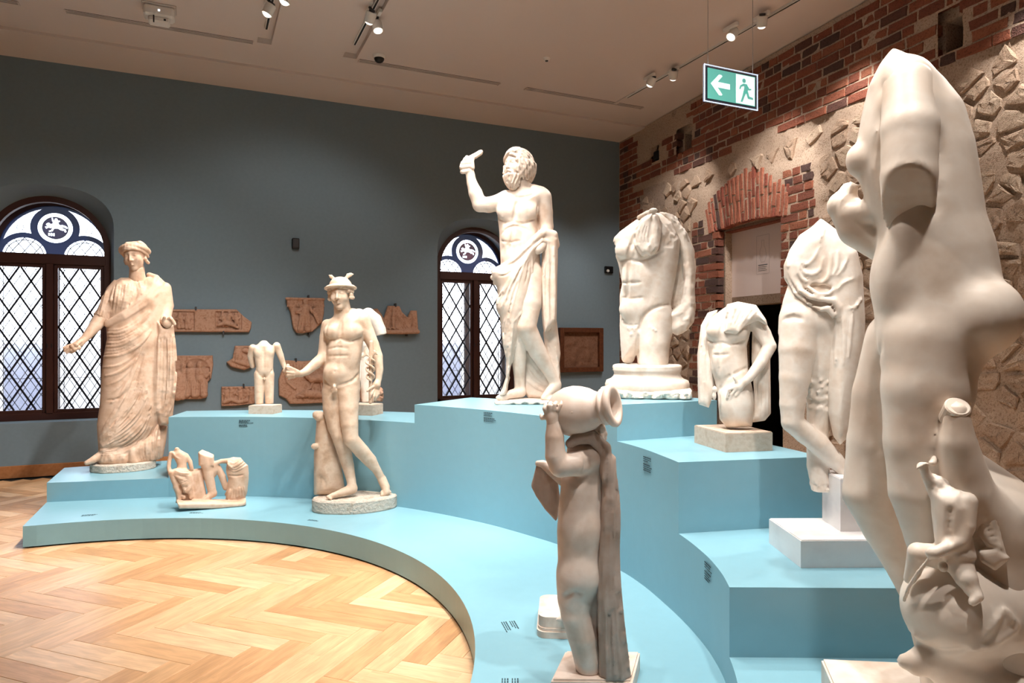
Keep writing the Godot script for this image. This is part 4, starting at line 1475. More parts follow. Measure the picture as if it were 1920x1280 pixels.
		for z in range(l.z, h.z):
			for y in range(l.y, h.y):
				var i := l.x + nx * (y + ny * z)
				for x in range(l.x, h.x):
					var d := t[i]
					if d < 0.9:
						var q := g[i]
						if sg > 0:
							var w := km - absf(d - q)
							var v := d if d < q else q
							if w > 0.0: v -= w * w * ik
							g[i] = v
						else:
							d = -d
							var w := km - absf(d - q)
							var v := d if d > q else q
							if w > 0.0: v += w * w * ik
							g[i] = v
					i += 1

	var _reach := 0.0

	func ell(x: float, y: float, d: float, rx: float, ry: float, rz: float, turn := 0.0, k := 3.0, sg := 1) -> void:
		egg(at(x, y, d), Vector3(rx, ry, rz) * u, k * u, Basis(Vector3.BACK, -deg_to_rad(turn)), sg)

	# an outline swollen to half-thickness t, its rim rounded over the width w; da, db: depth of its middle at top and bottom
	func blob(a: Array, da: float, db: float, t: float, w: float, k := 3.0, sg := 1) -> void:
		var n := a.size() / 2
		var zm := (da + db) * 0.5
		var px := PackedFloat32Array(); var py := PackedFloat32Array()
		var lo := Vector3.ONE * 1e9; var hi := -lo
		for i in n:
			var p := at(a[i * 2], a[i * 2 + 1], zm)
			px.append(p.x); py.append(p.y)
			lo = lo.min(p); hi = hi.max(p)
		var tm := t * u; var wm := w * u; var km := maxf(k * u, 1e-5)
		var ik := 0.25 / km
		var zt := da * u; var zb := db * u
		var m := km + 2.0 * c
		var l := _lo(Vector3(lo.x - m, lo.y - m, minf(zt, zb) - tm - m)); var h := _hi(Vector3(hi.x + m, hi.y + m, maxf(zt, zb) + tm + m))
		var mn := minf(tm, wm)
		for y in range(l.y, h.y):
			var wy := o.y + y * c
			var zc := lerpf(zb, zt, clampf((wy - lo.y) / maxf(hi.y - lo.y, 1e-6), 0.0, 1.0))
			for x in range(l.x, h.x):
				var wx := o.x + x * c
				var best := 1e9
				var inside := false
				var j := n - 1
				for i in n:
					var ex := px[j] - px[i]; var ey := py[j] - py[i]
					var qx := wx - px[i]; var qy := wy - py[i]
					var s := clampf((qx * ex + qy * ey) / maxf(ex * ex + ey * ey, 1e-12), 0.0, 1.0)
					var bx := qx - ex * s; var by := qy - ey * s
					best = minf(best, bx * bx + by * by)
					if (py[i] > wy) != (py[j] > wy) and wx < px[i] + ex * (wy - py[i]) / ey: inside = not inside
					j = i
				var d2 := sqrt(best)
				if inside: d2 = -d2
				if d2 > m: continue
				var e := maxf(d2 + wm, 0.0) / wm
				var e2 := e * e
				for z in range(l.z, h.z):
					var f := (o.z + z * c - zc) / tm
					var d := (sqrt(e2 + f * f) - 1.0) * mn
					var i := x + nx * (y + ny * z)
					var q := g[i]
					if sg > 0:
						var ww := km - absf(d - q)
						var v := d if d < q else q
						if ww > 0.0: v -= ww * ww * ik
						g[i] = v
					else:
						d = -d
						var ww := km - absf(d - q)
						var v := d if d > q else q
						if ww > 0.0: v += ww * ww * ik
						g[i] = v

	# first point of the shape met by the line of sight, or null
	func meet(x: float, y: float) -> Variant:
		var zmax := o.z + (nz - 1) * c
		var a := at(x, y, zmax / u); var b := at(x, y, o.z / u)
		var n := int((b - a).length() / (c * 0.5)) + 1
		var st := (b - a) / n
		var p := a
		var last := 1.0
		for i in n:
			var e := (p - o) / c
			var ix := int(e.x + 0.5); var iy := int(e.y + 0.5); var iz := int(e.z + 0.5)
			if ix >= 0 and iy >= 0 and iz >= 0 and ix < nx and iy < ny and iz < nz:
				var v := g[ix + nx * (iy + ny * iz)]
				if v < 0.0:
					return p - st * clampf(-v / maxf(last - v, 1e-6), 0.0, 1.0)
				last = v
			p += st
		return null

	# a ridge (or with sg -1 a groove) drawn over the surface through [x, y, ...]; sink shifts it inwards by a share of r
	func fold(a: Array, r: float, sink := 0.4, k := 1.5, sg := 1, taper := 0.3) -> void:
		var pts := []
		var n := a.size() / 2
		var line := []
		for i in n - 1:
			var p0 := Vector2(a[maxi(i - 1, 0) * 2], a[maxi(i - 1, 0) * 2 + 1]); var p1 := Vector2(a[i * 2], a[i * 2 + 1])
			var p2 := Vector2(a[i * 2 + 2], a[i * 2 + 3]); var p3 := Vector2(a[mini(i + 2, n - 1) * 2], a[mini(i + 2, n - 1) * 2 + 1])
			var m := maxi(2, int(p1.distance_to(p2) * u / (c * 2.5)))
			for s in m: line.append(p1.cubic_interpolate(p2, p0, p3, s / float(m)))
		line.append(Vector2(a[-2], a[-1]))
		for q in line: pts.append(meet(q.x, q.y))
		var tot := float(pts.size() - 1)
		for i in pts.size() - 1:
			if pts[i] == null or pts[i + 1] == null: continue
			var p: Vector3 = pts[i]; var q: Vector3 = pts[i + 1]
			if p.distance_to(q) > 12.0 * c + r * u: continue
			var ra := r * u * lerpf(taper, 1.0, sqrt(sin(PI * clampf(i / tot, 0.001, 0.999))))
			var rb := r * u * lerpf(taper, 1.0, sqrt(sin(PI * clampf((i + 1) / tot, 0.001, 0.999))))
			cone(p - Vector3(0, 0, sink * ra * sg), ra, q - Vector3(0, 0, sink * rb * sg), rb, k * u, 1.0, sg)

	# n folds running between two guiding lines of equal length
	func weave(a: Array, b: Array, n: int, r: float, sink := 0.35, k := 2.0, sg := 1, jit := 0.15) -> void:
		for i in n:
			var t := i / float(n - 1)
			var f := []
			for j in a.size(): f.append(lerpf(a[j], b[j], t) + jit * r * sin(i * 2.7 + j * 1.9))
			fold(f, r * (0.85 + 0.3 * sin(i * 1.7)), sink, k, sg)

	# depth at which a point of the view lies at height h (metres)
	func rest(x: float, y: float, h: float) -> float:
		var xc := (x0 + x / zs - 960.0) / 1290.0
		var yc := (640.0 - y0 - y / zs) / 1290.0
		return (dist - (xc * sa + ca) * (h - cam_y) / yc) / u

	# dots on the surface: curls, breaks
	func dots(a: Array, r: float, sink := 0.3, k := 1.0, sg := 1) -> void:
		for i in a.size() / 2:
			var p = meet(a[i * 2], a[i * 2 + 1])
			if p == null: continue
			var q: Vector3 = p
			cone(q - Vector3(0, 0, sink * r * u * sg), r * u, q - Vector3(0, 0, sink * r * u * sg) + Vector3(0.0005, 0, 0), r * u, k * u, 1.0, sg)

	# roughen the field near a point: broken stone
	func crumble(x: float, y: float, d: float, r: float, amp: float, freq := 30.0) -> void:
		var p := at(x, y, d)
		var rm := r * u
		var l := _lo(p - Vector3.ONE * rm); var h := _hi(p + Vector3.ONE * rm)
		var n := FastNoiseLite.new()
		n.seed = 3; n.frequency = freq; n.fractal_octaves = 3
		for z in range(l.z, h.z):
			for y2 in range(l.y, h.y):
				var i := l.x + nx * (y2 + ny * z)
				for x2 in range(l.x, h.x):
					if absf(g[i]) < 4.0 * c:
						var w := Vector3(o.x + x2 * c, o.y + y2 * c, o.z + z * c)
						var f := 1.0 - w.distance_to(p) / rm
						if f > 0.0: g[i] += n.get_noise_3dv(w) * amp * u * minf(f * 3.0, 1.0)
					i += 1

	# keep only what is above a height (metres)
	func floor_at(y: float) -> void:
		for z in nz:
			for yy in ny:
				var d := y - (o.y + yy * c)
				if d < -3.0 * c: continue
				var i := nx * (yy + ny * z)
				for x in nx:
					if g[i] < d: g[i] = d
					i += 1

	# mesh the field and add it to the statue
	func mesh(soft := 1, back := -0.42) -> Sculpt:
		var v0 := verts.size(); var t0 := tris.size()
		var idx := PackedInt32Array()
		idx.resize(nx * ny * nz)
		var sy := nx; var sz := nx * ny
		var lim := 3.0 * c
		var active := PackedInt32Array()
		# close the sides of the grid
		for z in nz:
			for y in ny:
				var i := nx * (y + ny * z)
				if z == 0 or z == nz - 1 or y == 0 or y == ny - 1:
					for x in nx:
						if g[i + x] < 0.0: g[i + x] = 0.001
				else:
					if g[i] < 0.0: g[i] = 0.001
					if g[i + nx - 1] < 0.0: g[i + nx - 1] = 0.001
		for z in nz - 1:
			for y in ny - 1:
				var i := nx * (y + ny * z)
				var e := i + nx - 1
				while i < e:
					var a := g[i]
					if a > lim or a < -lim:
						i += 1
						continue
					var b := g[i + 1]; var cc := g[i + sy]; var d := g[i + sy + 1]
					var a2 := g[i + sz]; var b2 := g[i + sz + 1]; var c2 := g[i + sz + sy]; var d2 := g[i + sz + sy + 1]
					var mask := int(a < 0.0) + int(b < 0.0) + int(cc < 0.0) + int(d < 0.0) + int(a2 < 0.0) + int(b2 < 0.0) + int(c2 < 0.0) + int(d2 < 0.0)
					if mask == 0 or mask == 8:
						i += 1
						continue
					var s := Vector3.ZERO
					var n := 0
					if (a < 0.0) != (b < 0.0): s += Vector3(a / (a - b), 0, 0); n += 1
					if (cc < 0.0) != (d < 0.0): s += Vector3(cc / (cc - d), 1, 0); n += 1
					if (a2 < 0.0) != (b2 < 0.0): s += Vector3(a2 / (a2 - b2), 0, 1); n += 1
					if (c2 < 0.0) != (d2 < 0.0): s += Vector3(c2 / (c2 - d2), 1, 1); n += 1
					if (a < 0.0) != (cc < 0.0): s += Vector3(0, a / (a - cc), 0); n += 1
					if (b < 0.0) != (d < 0.0): s += Vector3(1, b / (b - d), 0); n += 1
					if (a2 < 0.0) != (c2 < 0.0): s += Vector3(0, a2 / (a2 - c2), 1); n += 1
					if (b2 < 0.0) != (d2 < 0.0): s += Vector3(1, b2 / (b2 - d2), 1); n += 1
					if (a < 0.0) != (a2 < 0.0): s += Vector3(0, 0, a / (a - a2)); n += 1
					if (b < 0.0) != (b2 < 0.0): s += Vector3(1, 0, b / (b - b2)); n += 1
					if (cc < 0.0) != (c2 < 0.0): s += Vector3(0, 1, cc / (cc - c2)); n += 1
					if (d < 0.0) != (d2 < 0.0): s += Vector3(1, 1, d / (d - d2)); n += 1
					verts.append(o + (Vector3(i - nx * (y + ny * z), y, z) + s / n) * c)
					idx[i] = verts.size()            # one more than the index
					active.append(i)
					i += 1
		for i in active:
			var a := g[i] < 0.0
			var v := idx[i] - 1
			if (g[i + 1] < 0.0) != a:
				var p := idx[i - sy] - 1; var q := idx[i - sz] - 1; var r := idx[i - sy - sz] - 1
				if p >= 0 and q >= 0 and r >= 0: _quad(v, p, r, q, a)
			if (g[i + sy] < 0.0) != a:
				var p := idx[i - sz] - 1; var q := idx[i - 1] - 1; var r := idx[i - sz - 1] - 1
				if p >= 0 and q >= 0 and r >= 0: _quad(v, p, r, q, a)
			if (g[i + sz] < 0.0) != a:
				var p := idx[i - 1] - 1; var q := idx[i - sy] - 1; var r := idx[i - 1 - sy] - 1
				if p >= 0 and q >= 0 and r >= 0: _quad(v, p, r, q, a)
		g = PackedFloat32Array()
		for it in soft: _soften(v0, t0, back)
		return self

	# even out the newest vertices: each moves half-way to the middle of its neighbours, then part of the way back out
	func _soften(v0: int, t0: int, back: float) -> void:
		for f: float in [0.5, back]:
			if f == 0.0: continue
			var sum := PackedVector3Array(); var cnt := PackedInt32Array()
			sum.resize(verts.size() - v0); cnt.resize(verts.size() - v0)
			for i in range(t0, tris.size(), 6):
				var a := tris[i] - v0; var b := tris[i + 1] - v0; var d := tris[i + 2] - v0; var e := tris[i + 5] - v0
				var pa := verts[a + v0]; var pb := verts[b + v0]; var pd := verts[d + v0]; var pe := verts[e + v0]
				sum[a] += pb + pe; sum[b] += pa + pd; sum[d] += pb + pe; sum[e] += pd + pa
				cnt[a] += 2; cnt[b] += 2; cnt[d] += 2; cnt[e] += 2
			for i in cnt.size():
				if cnt[i] > 0: verts[v0 + i] = verts[v0 + i].lerp(sum[i] / cnt[i], f)

	func _quad(a: int, b: int, cc: int, d: int, flip: bool) -> void:
		if flip: tris.append_array(PackedInt32Array([a, d, cc, a, cc, b]))
		else: tris.append_array(PackedInt32Array([a, b, cc, a, cc, d]))

	func commit() -> ArrayMesh:
		# drop loose specks
		var ar := []
		ar.resize(Mesh.ARRAY_MAX)
		ar[Mesh.ARRAY_VERTEX] = verts
		ar[Mesh.ARRAY_INDEX] = tris
		# smooth normals from the faces
		var nr := PackedVector3Array()
		nr.resize(verts.size())
		for i in range(0, tris.size(), 3):
			var a := tris[i]; var b := tris[i + 1]; var d := tris[i + 2]
			var n := (verts[d] - verts[a]).cross(verts[b] - verts[a])
			nr[a] += n; nr[b] += n; nr[d] += n
		for i in nr.size(): nr[i] = nr[i].normalized()
		ar[Mesh.ARRAY_NORMAL] = nr
		var m := ArrayMesh.new()
		m.add_surface_from_arrays(Mesh.PRIMITIVE_TRIANGLES, ar)
		return m

# a statue: base point seen at (px, py) on a level of height y, turned to the viewer
func statue(called: String, label: String, category: String, px: float, py: float, y: float) -> Node3D:
	var p := level(px, py, y)
	var o := thing(called, label, category, p, atan2(-p.x, -p.z))
	return o

func sculpt(o: Node3D, px: float, vx: float, vy: float, vs: float) -> Sculpt:
	return Sculpt.new().setup(px, Vector2(o.position.x, o.position.z).length(), EYE - o.position.y, vx, vy, vs)

# stone block standing on a level: three neighbouring corners of its foot as seen, and its height
func foot_block(o: Node3D, called: String, q: Array, y: float, h: float, m: Material, ch := 0.004) -> MeshInstance3D:
	var a := level(q[0][0], q[0][1], y); var b := level(q[1][0], q[1][1], y); var c := level(q[2][0], q[2][1], y)
	var d := a + c - b
	var inv := o.transform.affine_inverse()
	var p := PackedVector2Array()
	for v in [a, b, c, d]:
		var w: Vector3 = inv * v
		p.append(Vector2(w.x, w.z))
	var y0: float = (inv * a).y
	var st := st_new()
	prism(st, p, y0 + 0.0005, y0 + h - ch)
	var mid := (p[0] + p[2]) * 0.5
	flat(st)
	var q2 := PackedVector2Array()
	for v in p: q2.append(v + (mid - v).normalized() * ch * 1.4)
	prism(st, q2, y0 + h - ch, y0 + h)
	return put(called, done(st), m, o)

# round plinth with a slightly worn rim; stretched in depth by fz
func round_plinth(o: Node3D, r: float, h: float, m: Material, fz := 1.0, seed_ := 1) -> void:
	var st := st_new()
	flat(st, false)
	var n := FastNoiseLite.new()
	n.seed = seed_; n.frequency = 2.2
	var prof := [[0.0, 0.0], [0.985, 0.0], [1.0, 0.1], [1.0, 0.88], [0.97, 1.0], [0.0, 1.0]]
	var N := 56
	for j in prof.size() - 1:
		st.set_smooth_group(j)
		for i in N:
			var v := []
			for e in [[j, i], [j, i + 1], [j + 1, i + 1], [j + 1, i]]:
				var a: float = TAU * (e[1] % N) / N
				var f := 1.0 + 0.06 * n.get_noise_2d(cos(a) * 0.6, sin(a) * 0.6)
				v.append(Vector3(cos(a) * r * prof[e[0]][0] * f, h * prof[e[0]][1] + 0.0004, sin(a) * r * prof[e[0]][0] * f * fz))
			if prof[j][0] > 0: tri(st, v[0], v[1], v[2])
			if prof[j + 1][0] > 0: tri(st, v[0], v[2], v[3])
	put("plinth", done(st), m, o)

# ---------------------------------------------------------------- heads and hair
# h: height of the head in metres; b turns it; all other measures are shares of h
func face(s: Sculpt, p: Vector3, h: float, b: Basis) -> void:
	var e := func(x: float, y: float, z: float, rx: float, ry: float, rz: float, k: float, sg := 1) -> void:
		s.egg(p + b * Vector3(x, y, z) * h, Vector3(rx, ry, rz) * h, k * h, b, sg)
	var l := func(x: float, y: float, z: float, r: float, x2: float, y2: float, z2: float, r2: float, k: float, sg := 1) -> void:
		s.cone(p + b * Vector3(x, y, z) * h, r * h, p + b * Vector3(x2, y2, z2) * h, r2 * h, k * h, 1.0, sg)
	e.call(0.0, 0.14, -0.06, 0.33, 0.35, 0.41, 0.02)
	e.call(0.0, -0.13, 0.07, 0.265, 0.36, 0.3, 0.08)
	e.call(0.0, -0.41, 0.24, 0.105, 0.085, 0.09, 0.09)
	for x in [-1, 1]:
		e.call(x * 0.165, -0.1, 0.22, 0.1, 0.13, 0.11, 0.08)
		l.call(x * 0.03, 0.115, 0.335, 0.035, x * 0.2, 0.11, 0.255, 0.03, 0.05)
		e.call(x * 0.125, 0.04, 0.385, 0.085, 0.05, 0.07, 0.035, -1)
		e.call(x * 0.13, 0.035, 0.278, 0.066, 0.05, 0.06, 0.008)
		l.call(x * 0.065, 0.055, 0.345, 0.012, x * 0.2, 0.06, 0.29, 0.012, 0.012)
		l.call(x * 0.07, 0.008, 0.335, 0.008, x * 0.19, 0.012, 0.29, 0.008, 0.01)
		e.call(x * 0.045, -0.125, 0.365, 0.036, 0.032, 0.04, 0.025)
		e.call(x * 0.325, -0.02, -0.04, 0.035, 0.09, 0.055, 0.03)
	l.call(0.0, 0.12, 0.335, 0.038, 0.0, -0.1, 0.415, 0.045, 0.035)
	e.call(0.0, -0.115, 0.425, 0.04, 0.034, 0.04, 0.02)
	for x in [-1, 1]:
		l.call(0.0, -0.222, 0.362, 0.024, x * 0.085, -0.236, 0.325, 0.012, 0.02)
		l.call(0.0, -0.272, 0.36, 0.027, x * 0.07, -0.262, 0.328, 0.012, 0.02)
	l.call(-0.09, -0.245, 0.345, 0.008, 0.09, -0.245, 0.345, 0.008, 0.012, -1)
	l.call(-0.05, -0.335, 0.345, 0.015, 0.05, -0.335, 0.345, 0.015, 0.04, -1)

# a wavy lock from a direction on the skull, flowing down along its surface
func lock(s: Sculpt, p: Vector3, h: float, b: Basis, lon: float, lat: float, n: int, step: float, r: float, wave: float, rad: Vector3, ctr: Vector3, ph: float, drift := 0.0) -> void:
	var last := Vector3.ZERO
	for i in n:
		var la := lat - i * step
		var lo := lon + wave * sin(i * 1.9 + ph) + drift * i
		var d := Vector3(sin(lo) * cos(la), sin(la), cos(lo) * cos(la))
		var q := p + b * (ctr + d * rad) * h
		if i > 0: s.cone(last, r * h * (1.0 - 0.4 * (i - 1.0) / n), q, r * h * (1.0 - 0.4 * i / float(n)), 0.012 * h)
		last = q

func curls(s: Sculpt, p: Vector3, h: float, b: Basis, list: Array, r: float) -> void:
	for q in list: s.egg(p + b * Vector3(q[0], q[1], q[2]) * h, Vector3.ONE * r * h, 0.012 * h)

func turned(yaw: float, pitch := 0.0, roll := 0.0) -> Basis:
	return Basis(Vector3.UP, deg_to_rad(yaw)) * Basis(Vector3.RIGHT, deg_to_rad(pitch)) * Basis(Vector3.BACK, deg_to_rad(roll))

func build_zeus() -> void:
	var o := statue("god_statue", "bearded god raising a fist, marble statue with draped hips", "statue", 985, 756, HD)
	var s := sculpt(o, 985, 820, 260, 2.4615)
	# body
	s.begin(80, 150, 600, 1230, -110, 130, 0.009)
	s.blob([340, 240, 312, 244, 286, 262, 277, 300, 276, 340, 281, 385, 286, 430, 288, 490, 291, 550, 296, 640, 470, 640, 474, 560, 468, 480, 464, 420, 462, 350, 490, 300, 500, 250, 460, 232, 420, 225, 380, 225], -5, 0, 62, 72, 6)
	s.ell(325, 335, 36, 52, 44, 34, 8, 14)
	s.ell(412, 335, 36, 56, 46, 34, -8, 14)
	s.ell(345, 452, 40, 44, 74, 26, 0, 18)
	s.ell(405, 470, 30, 46, 70, 30, 0, 18)
	s.ell(365, 545, 30, 62, 50, 36, 0, 16)
	s.cap([388, 200, 8, 40, 384, 250, -4, 48], 14)
	s.cap([470, 262, -8, 44, 440, 250, -8, 40], 12)
	s.cap([486, 272, -4, 42, 494, 340, -10, 39, 500, 405, -16, 36, 498, 470, 22, 30, 470, 505, 52, 25], 8)
	s.ell(462, 512, 60, 24, 20, 18, 20, 6)
	s.cap([318, 280, -4, 42, 280, 296, 2, 38, 238, 305, 8, 36, 196, 305, 12, 33], 8)
	s.cap([196, 303, 12, 33, 176, 250, 14, 32, 160, 205, 18, 24, 151, 165, 20, 20], 8)
	s.cap([345, 620, 0, 62, 366, 780, 16, 52, 366, 910, 14, 40, 376, 1000, -2, 36, 379, 1110, -14, 24, 381, 1160, -16, 25], 8)
	s.cap([425, 620, 6, 62, 424, 760, 34, 56, 410, 868, 52, 45, 462, 980, 12, 41, 520, 1080, -14, 28, 545, 1128, -22, 26], 8)
	s.cap([385, 1168, -12, 26, 340, 1178, 10, 20, 300, 1190, 26, 14, 280, 1194, 30, 10], 8)
	s.cap([545, 1140, -22, 28, 520, 1165, 0, 22, 490, 1196, 22, 14], 8)
	for t in [[486, 1200], [498, 1203], [510, 1205], [522, 1206]]: s.cap([t[0] + 8, t[1] - 16, 16, 9, t[0], t[1], 30, 7], 2)
	for t in [[276, 1196], [284, 1200], [294, 1203], [306, 1205]]: s.cap([t[0] + 20, t[1] - 12, 20, 9, t[0], t[1], 32, 7], 2)
	# chest and belly modelling
	s.fold([366, 290, 362, 330, 352, 380], 7, 0.2, 9, -1)
	s.fold([282, 372, 310, 388, 345, 382], 5, 0.2, 8, -1)
	s.fold([352, 382, 400, 392, 448, 372], 5, 0.2, 8, -1)
	s.fold([352, 395, 346, 450, 330, 520], 5, 0.2, 9, -1)
	s.fold([292, 440, 330, 410, 380, 405, 430, 430], 4, 0.2, 8, -1)
	s.fold([295, 470, 330, 478, 385, 470], 3.5, 0.2, 7, -1)
	s.fold([345, 262, 380, 272, 440, 258], 6, 0.2, 7, -1)
	s.fold([466, 300, 462, 350, 464, 410], 6, 0.2, 4, -1)
	s.dots([322, 490], 6, 0.0, 4, -1)
	s.dots([300, 358, 420, 356], 4, 0.3, 3)
	s.mesh()
	# fist with the stub of a thunderbolt
	s.view(850, 265, 6.0952)
	s.begin(40, 60, 360, 440, -40, 150, 0.005)
	s.cap([205, 420, 50, 50, 190, 360, 52, 52], 10)
	s.ell(172, 290, 48, 66, 88, 46, 12, 20)
	s.cap([215, 205, 75, 27, 140, 208, 92, 27, 122, 232, 72, 24], 6)
	s.cap([195, 240, 92, 27, 112, 250, 92, 28, 100, 268, 66, 24], 6)
	s.cap([185, 285, 92, 27, 98, 292, 88, 28, 92, 305, 62, 24], 6)
	s.cap([180, 335, 84, 27, 110, 345, 78, 27, 100, 348, 56, 24], 6)
	s.cap([215, 300, 80, 30, 210, 220, 92, 27, 155, 182, 80, 22], 6)
	s.cap([150, 210, 60, 26, 250, 165, 55, 32, 305, 130, 50, 30, 318, 118, 50, 22], 8)
	s.fold([215, 180, 270, 150, 315, 120], 8, 0.2, 4, -1)
	s.mesh()
	# head
	var h := 385.0 * s.u
	var b := turned(-42, -4, 3)
	var p := s.at(724, 292, 30)
	s.begin(545, 55, 985, 590, -230, 260, 0.0055)
	face(s, p, h, b)
	s.cap([770, 470, -20, 110, 790, 560, -30, 118], 20)
	# hair: rows of locks from the parting down to the nape, and a curly fringe
	var r := RandomNumberGenerator.new()
	r.seed = 4
	for i in 30:
		var lon := lerpf(0.75, TAU - 1.25, i / 29.0)
		lock(s, p, h, b, lon, 1.25, 9, 0.21, 0.062, 0.09, Vector3(0.395, 0.425, 0.46), Vector3(0, 0.1, -0.1), i * 1.7)
		lock(s, p, h, b, lon + 0.05, 0.1, 6, 0.17, 0.06, 0.1, Vector3(0.45, 0.62, 0.5), Vector3(0, 0.02, -0.1), i * 2.3)
	for i in 15:
		var lon := lerpf(-1.15, 1.15, i / 14.0)
		lock(s, p, h, b, lon, 1.1, 4, 0.17, 0.06, 0.12, Vector3(0.36, 0.40, 0.43), Vector3(0, 0.14, -0.03), i * 2.1)
		curls(s, p, h, b, [[0.36 * sin(lon), 0.33 - 0.16 * absf(lon), 0.36 * cos(lon) - 0.02]], 0.058)
	# beard and moustache
	for j in 5:
		for i in 13:
			var lon := lerpf(-1.35, 1.35, i / 12.0)
			lock(s, p, h, b, lon, -0.42 - j * 0.2, 4, 0.13, 0.05, 0.13, Vector3(0.3, 0.6, 0.36), Vector3(0, -0.1, 0.1), i * 1.3 + j * 2.0)
	for x in [-1, 1]:
		s.cone(p + b * Vector3(0.0, -0.19, 0.39) * h, 0.03 * h, p + b * Vector3(x * 0.12, -0.25, 0.33) * h, 0.034 * h, 0.02 * h)
		s.cone(p + b * Vector3(x * 0.12, -0.25, 0.33) * h, 0.034 * h, p + b * Vector3(x * 0.17, -0.36, 0.28) * h, 0.03 * h, 0.02 * h)
	for f in [[740, 95, 830, 140, 890, 230, 915, 330, 920, 430], [720, 100, 800, 165, 850, 260, 875, 380, 880, 470], [705, 110, 765, 170, 805, 250, 830, 350], [690, 105, 640, 130, 600, 190], [760, 90, 850, 130, 915, 220, 940, 330], [680, 120, 720, 150, 770, 200, 790, 270]]:
		s.fold(f, 11, 0.1, 6, -1)
	s.weave([612, 400, 606, 450, 628, 500, 640, 545], [812, 360, 815, 430, 780, 490, 735, 540], 10, 9, 0.1, 5, -1, 1.6)
	s.weave([618, 420, 612, 470, 640, 530], [800, 400, 790, 470, 740, 520], 9, 9, 0.3, 4, 1, 1.6)
	s.mesh()
	put("figure", s.commit(), M.marble_cream, o)
	# drapery
	s = sculpt(o, 985, 820, 260, 2.4615)
	s.begin(240, 400, 590, 1220, -120, 130, 0.008)
	s.blob([262, 600, 290, 585, 340, 560, 390, 520, 430, 482, 468, 470, 468, 530, 452, 570, 448, 640, 440, 720, 424, 800, 396, 860, 376, 930, 354, 1000, 338, 1060, 330, 1110, 322, 1180, 276, 1196, 300, 1150, 316, 1100, 318, 1020, 303, 955, 296, 880, 288, 822, 271, 786, 270, 755, 280, 725, 275, 690, 257, 650, 252, 620], 20, 4, 84, 70, 4)
	s.blob([470, 440, 490, 418, 530, 428, 556, 465, 556, 560, 553, 640, 552, 760, 550, 842, 522, 872, 494, 905, 486, 860, 481, 800, 478, 700, 480, 600, 484, 520], 14, 6, 40, 22, 5)
	s.blob([548, 820, 564, 944, 569, 992, 564, 1034, 572, 1150, 540, 1160, 500, 1000, 488, 890], -26, -44, 26, 20, 5)
	s.blob([390, 880, 470, 940, 540, 1080, 550, 1170, 490, 1200, 420, 1196, 392, 1160, 398, 1050], -56, -50, 24, 18, 5)
	s.cap([262, 612, 14, 15, 300, 594, 54, 15, 350, 562, 74, 15, 400, 516, 78, 15, 445, 466, 70, 16, 490, 432, 46, 20, 532, 446, 24, 24, 545, 490, 8, 20], 5)
	s.cap([258, 640, 12, 14, 300, 630, 58, 13, 350, 600, 80, 13, 400, 554, 84, 12, 440, 506, 76, 11, 482, 470, 58, 12, 516, 478, 40, 14], 4)
	s.cap([268, 664, 16, 12, 312, 660, 62, 12, 360, 630, 78, 11, 408, 582, 80, 10], 4)
	# folds, measured in the two close views
	s.view(900, 420, 7.1111)
	for f in [[[640, 440, 560, 540, 480, 680, 420, 800, 370, 950, 300, 1100, 285, 1240], 24], [[690, 420, 690, 560, 690, 740, 660, 860], 22], [[540, 660, 470, 800, 410, 1000, 370, 1270], 20], [[600, 500, 550, 640, 490, 850, 440, 1050, 400, 1290], 20], [[690, 760, 660, 950, 570, 1150, 450, 1300], 20], [[400, 720, 330, 860, 250, 980, 230, 1090], 20],
			[[430, 660, 380, 800, 320, 900, 260, 1020], 14], [[850, 260, 862, 500, 850, 800, 860, 1290], 18], [[905, 250, 915, 500, 905, 820, 915, 1290], 20], [[985, 300, 985, 600, 990, 900, 985, 1290], 24], [[470, 300, 380, 420, 290, 530], 12], [[820, 110, 640, 200, 500, 330, 400, 460, 250, 560], 12], [[740, 250, 600, 330, 470, 470, 330, 560, 180, 640], 10]]:
		s.fold(f[0], f[1], 0.35, 8)
	for f in [[[560, 560, 480, 730, 400, 900, 350, 1060], 14], [[650, 500, 640, 640, 600, 800], 12], [[880, 300, 885, 600, 880, 1280], 12], [[950, 420, 945, 700, 950, 1280], 12], [[700, 850, 690, 1000, 640, 1120, 540, 1270], 12], [[500, 780, 430, 1000, 390, 1200], 12], [[240, 690, 340, 680, 430, 620], 9], [[830, 230, 850, 420, 838, 700], 14]]:
		s.fold(f[0], f[1], 0.1, 8, -1)
	s.view(900, 590, 7.1111)
	for f in [[[380, 20, 345, 200, 325, 360, 350, 560], 16], [[450, 20, 425, 250, 400, 500, 385, 700, 350, 950], 18], [[520, 260, 440, 560, 400, 800, 330, 1030], 16], [[330, 40, 310, 200, 320, 420], 14], [[560, 300, 700, 560, 850, 780], 20], [[640, 500, 720, 640, 880, 850], 20], [[610, 650, 720, 850, 860, 940], 20], [[620, 870, 740, 960, 850, 1020], 18], [[970, 120, 880, 260, 860, 300], 14], [[1000, 420, 1030, 600, 1050, 850], 16]]:
		s.fold(f[0], f[1], 0.3, 8)
	for f in [[[410, 100, 385, 300, 365, 560], 12], [[560, 360, 640, 480, 760, 640], 14], [[650, 700, 760, 830, 880, 900], 12], [[900, 400, 980, 560, 1030, 700], 12]]:
		s.fold(f[0], f[1], 0.1, 8, -1)
	s.mesh()
	put("drapery", s.commit(), M.marble_cream, o)
	# rough plinth
	s = sculpt(o, 985, 900, 590, 7.1111)
	s.begin(160, 1060, 1150, 1290, -420, 260, 0.009)
	s.blob([195, 1150, 210, 1125, 320, 1120, 600, 1110, 900, 1120, 1100, 1110, 1130, 1180, 1110, 1232, 800, 1240, 500, 1236, 195, 1226], -60, -60, 260, 30, 6)
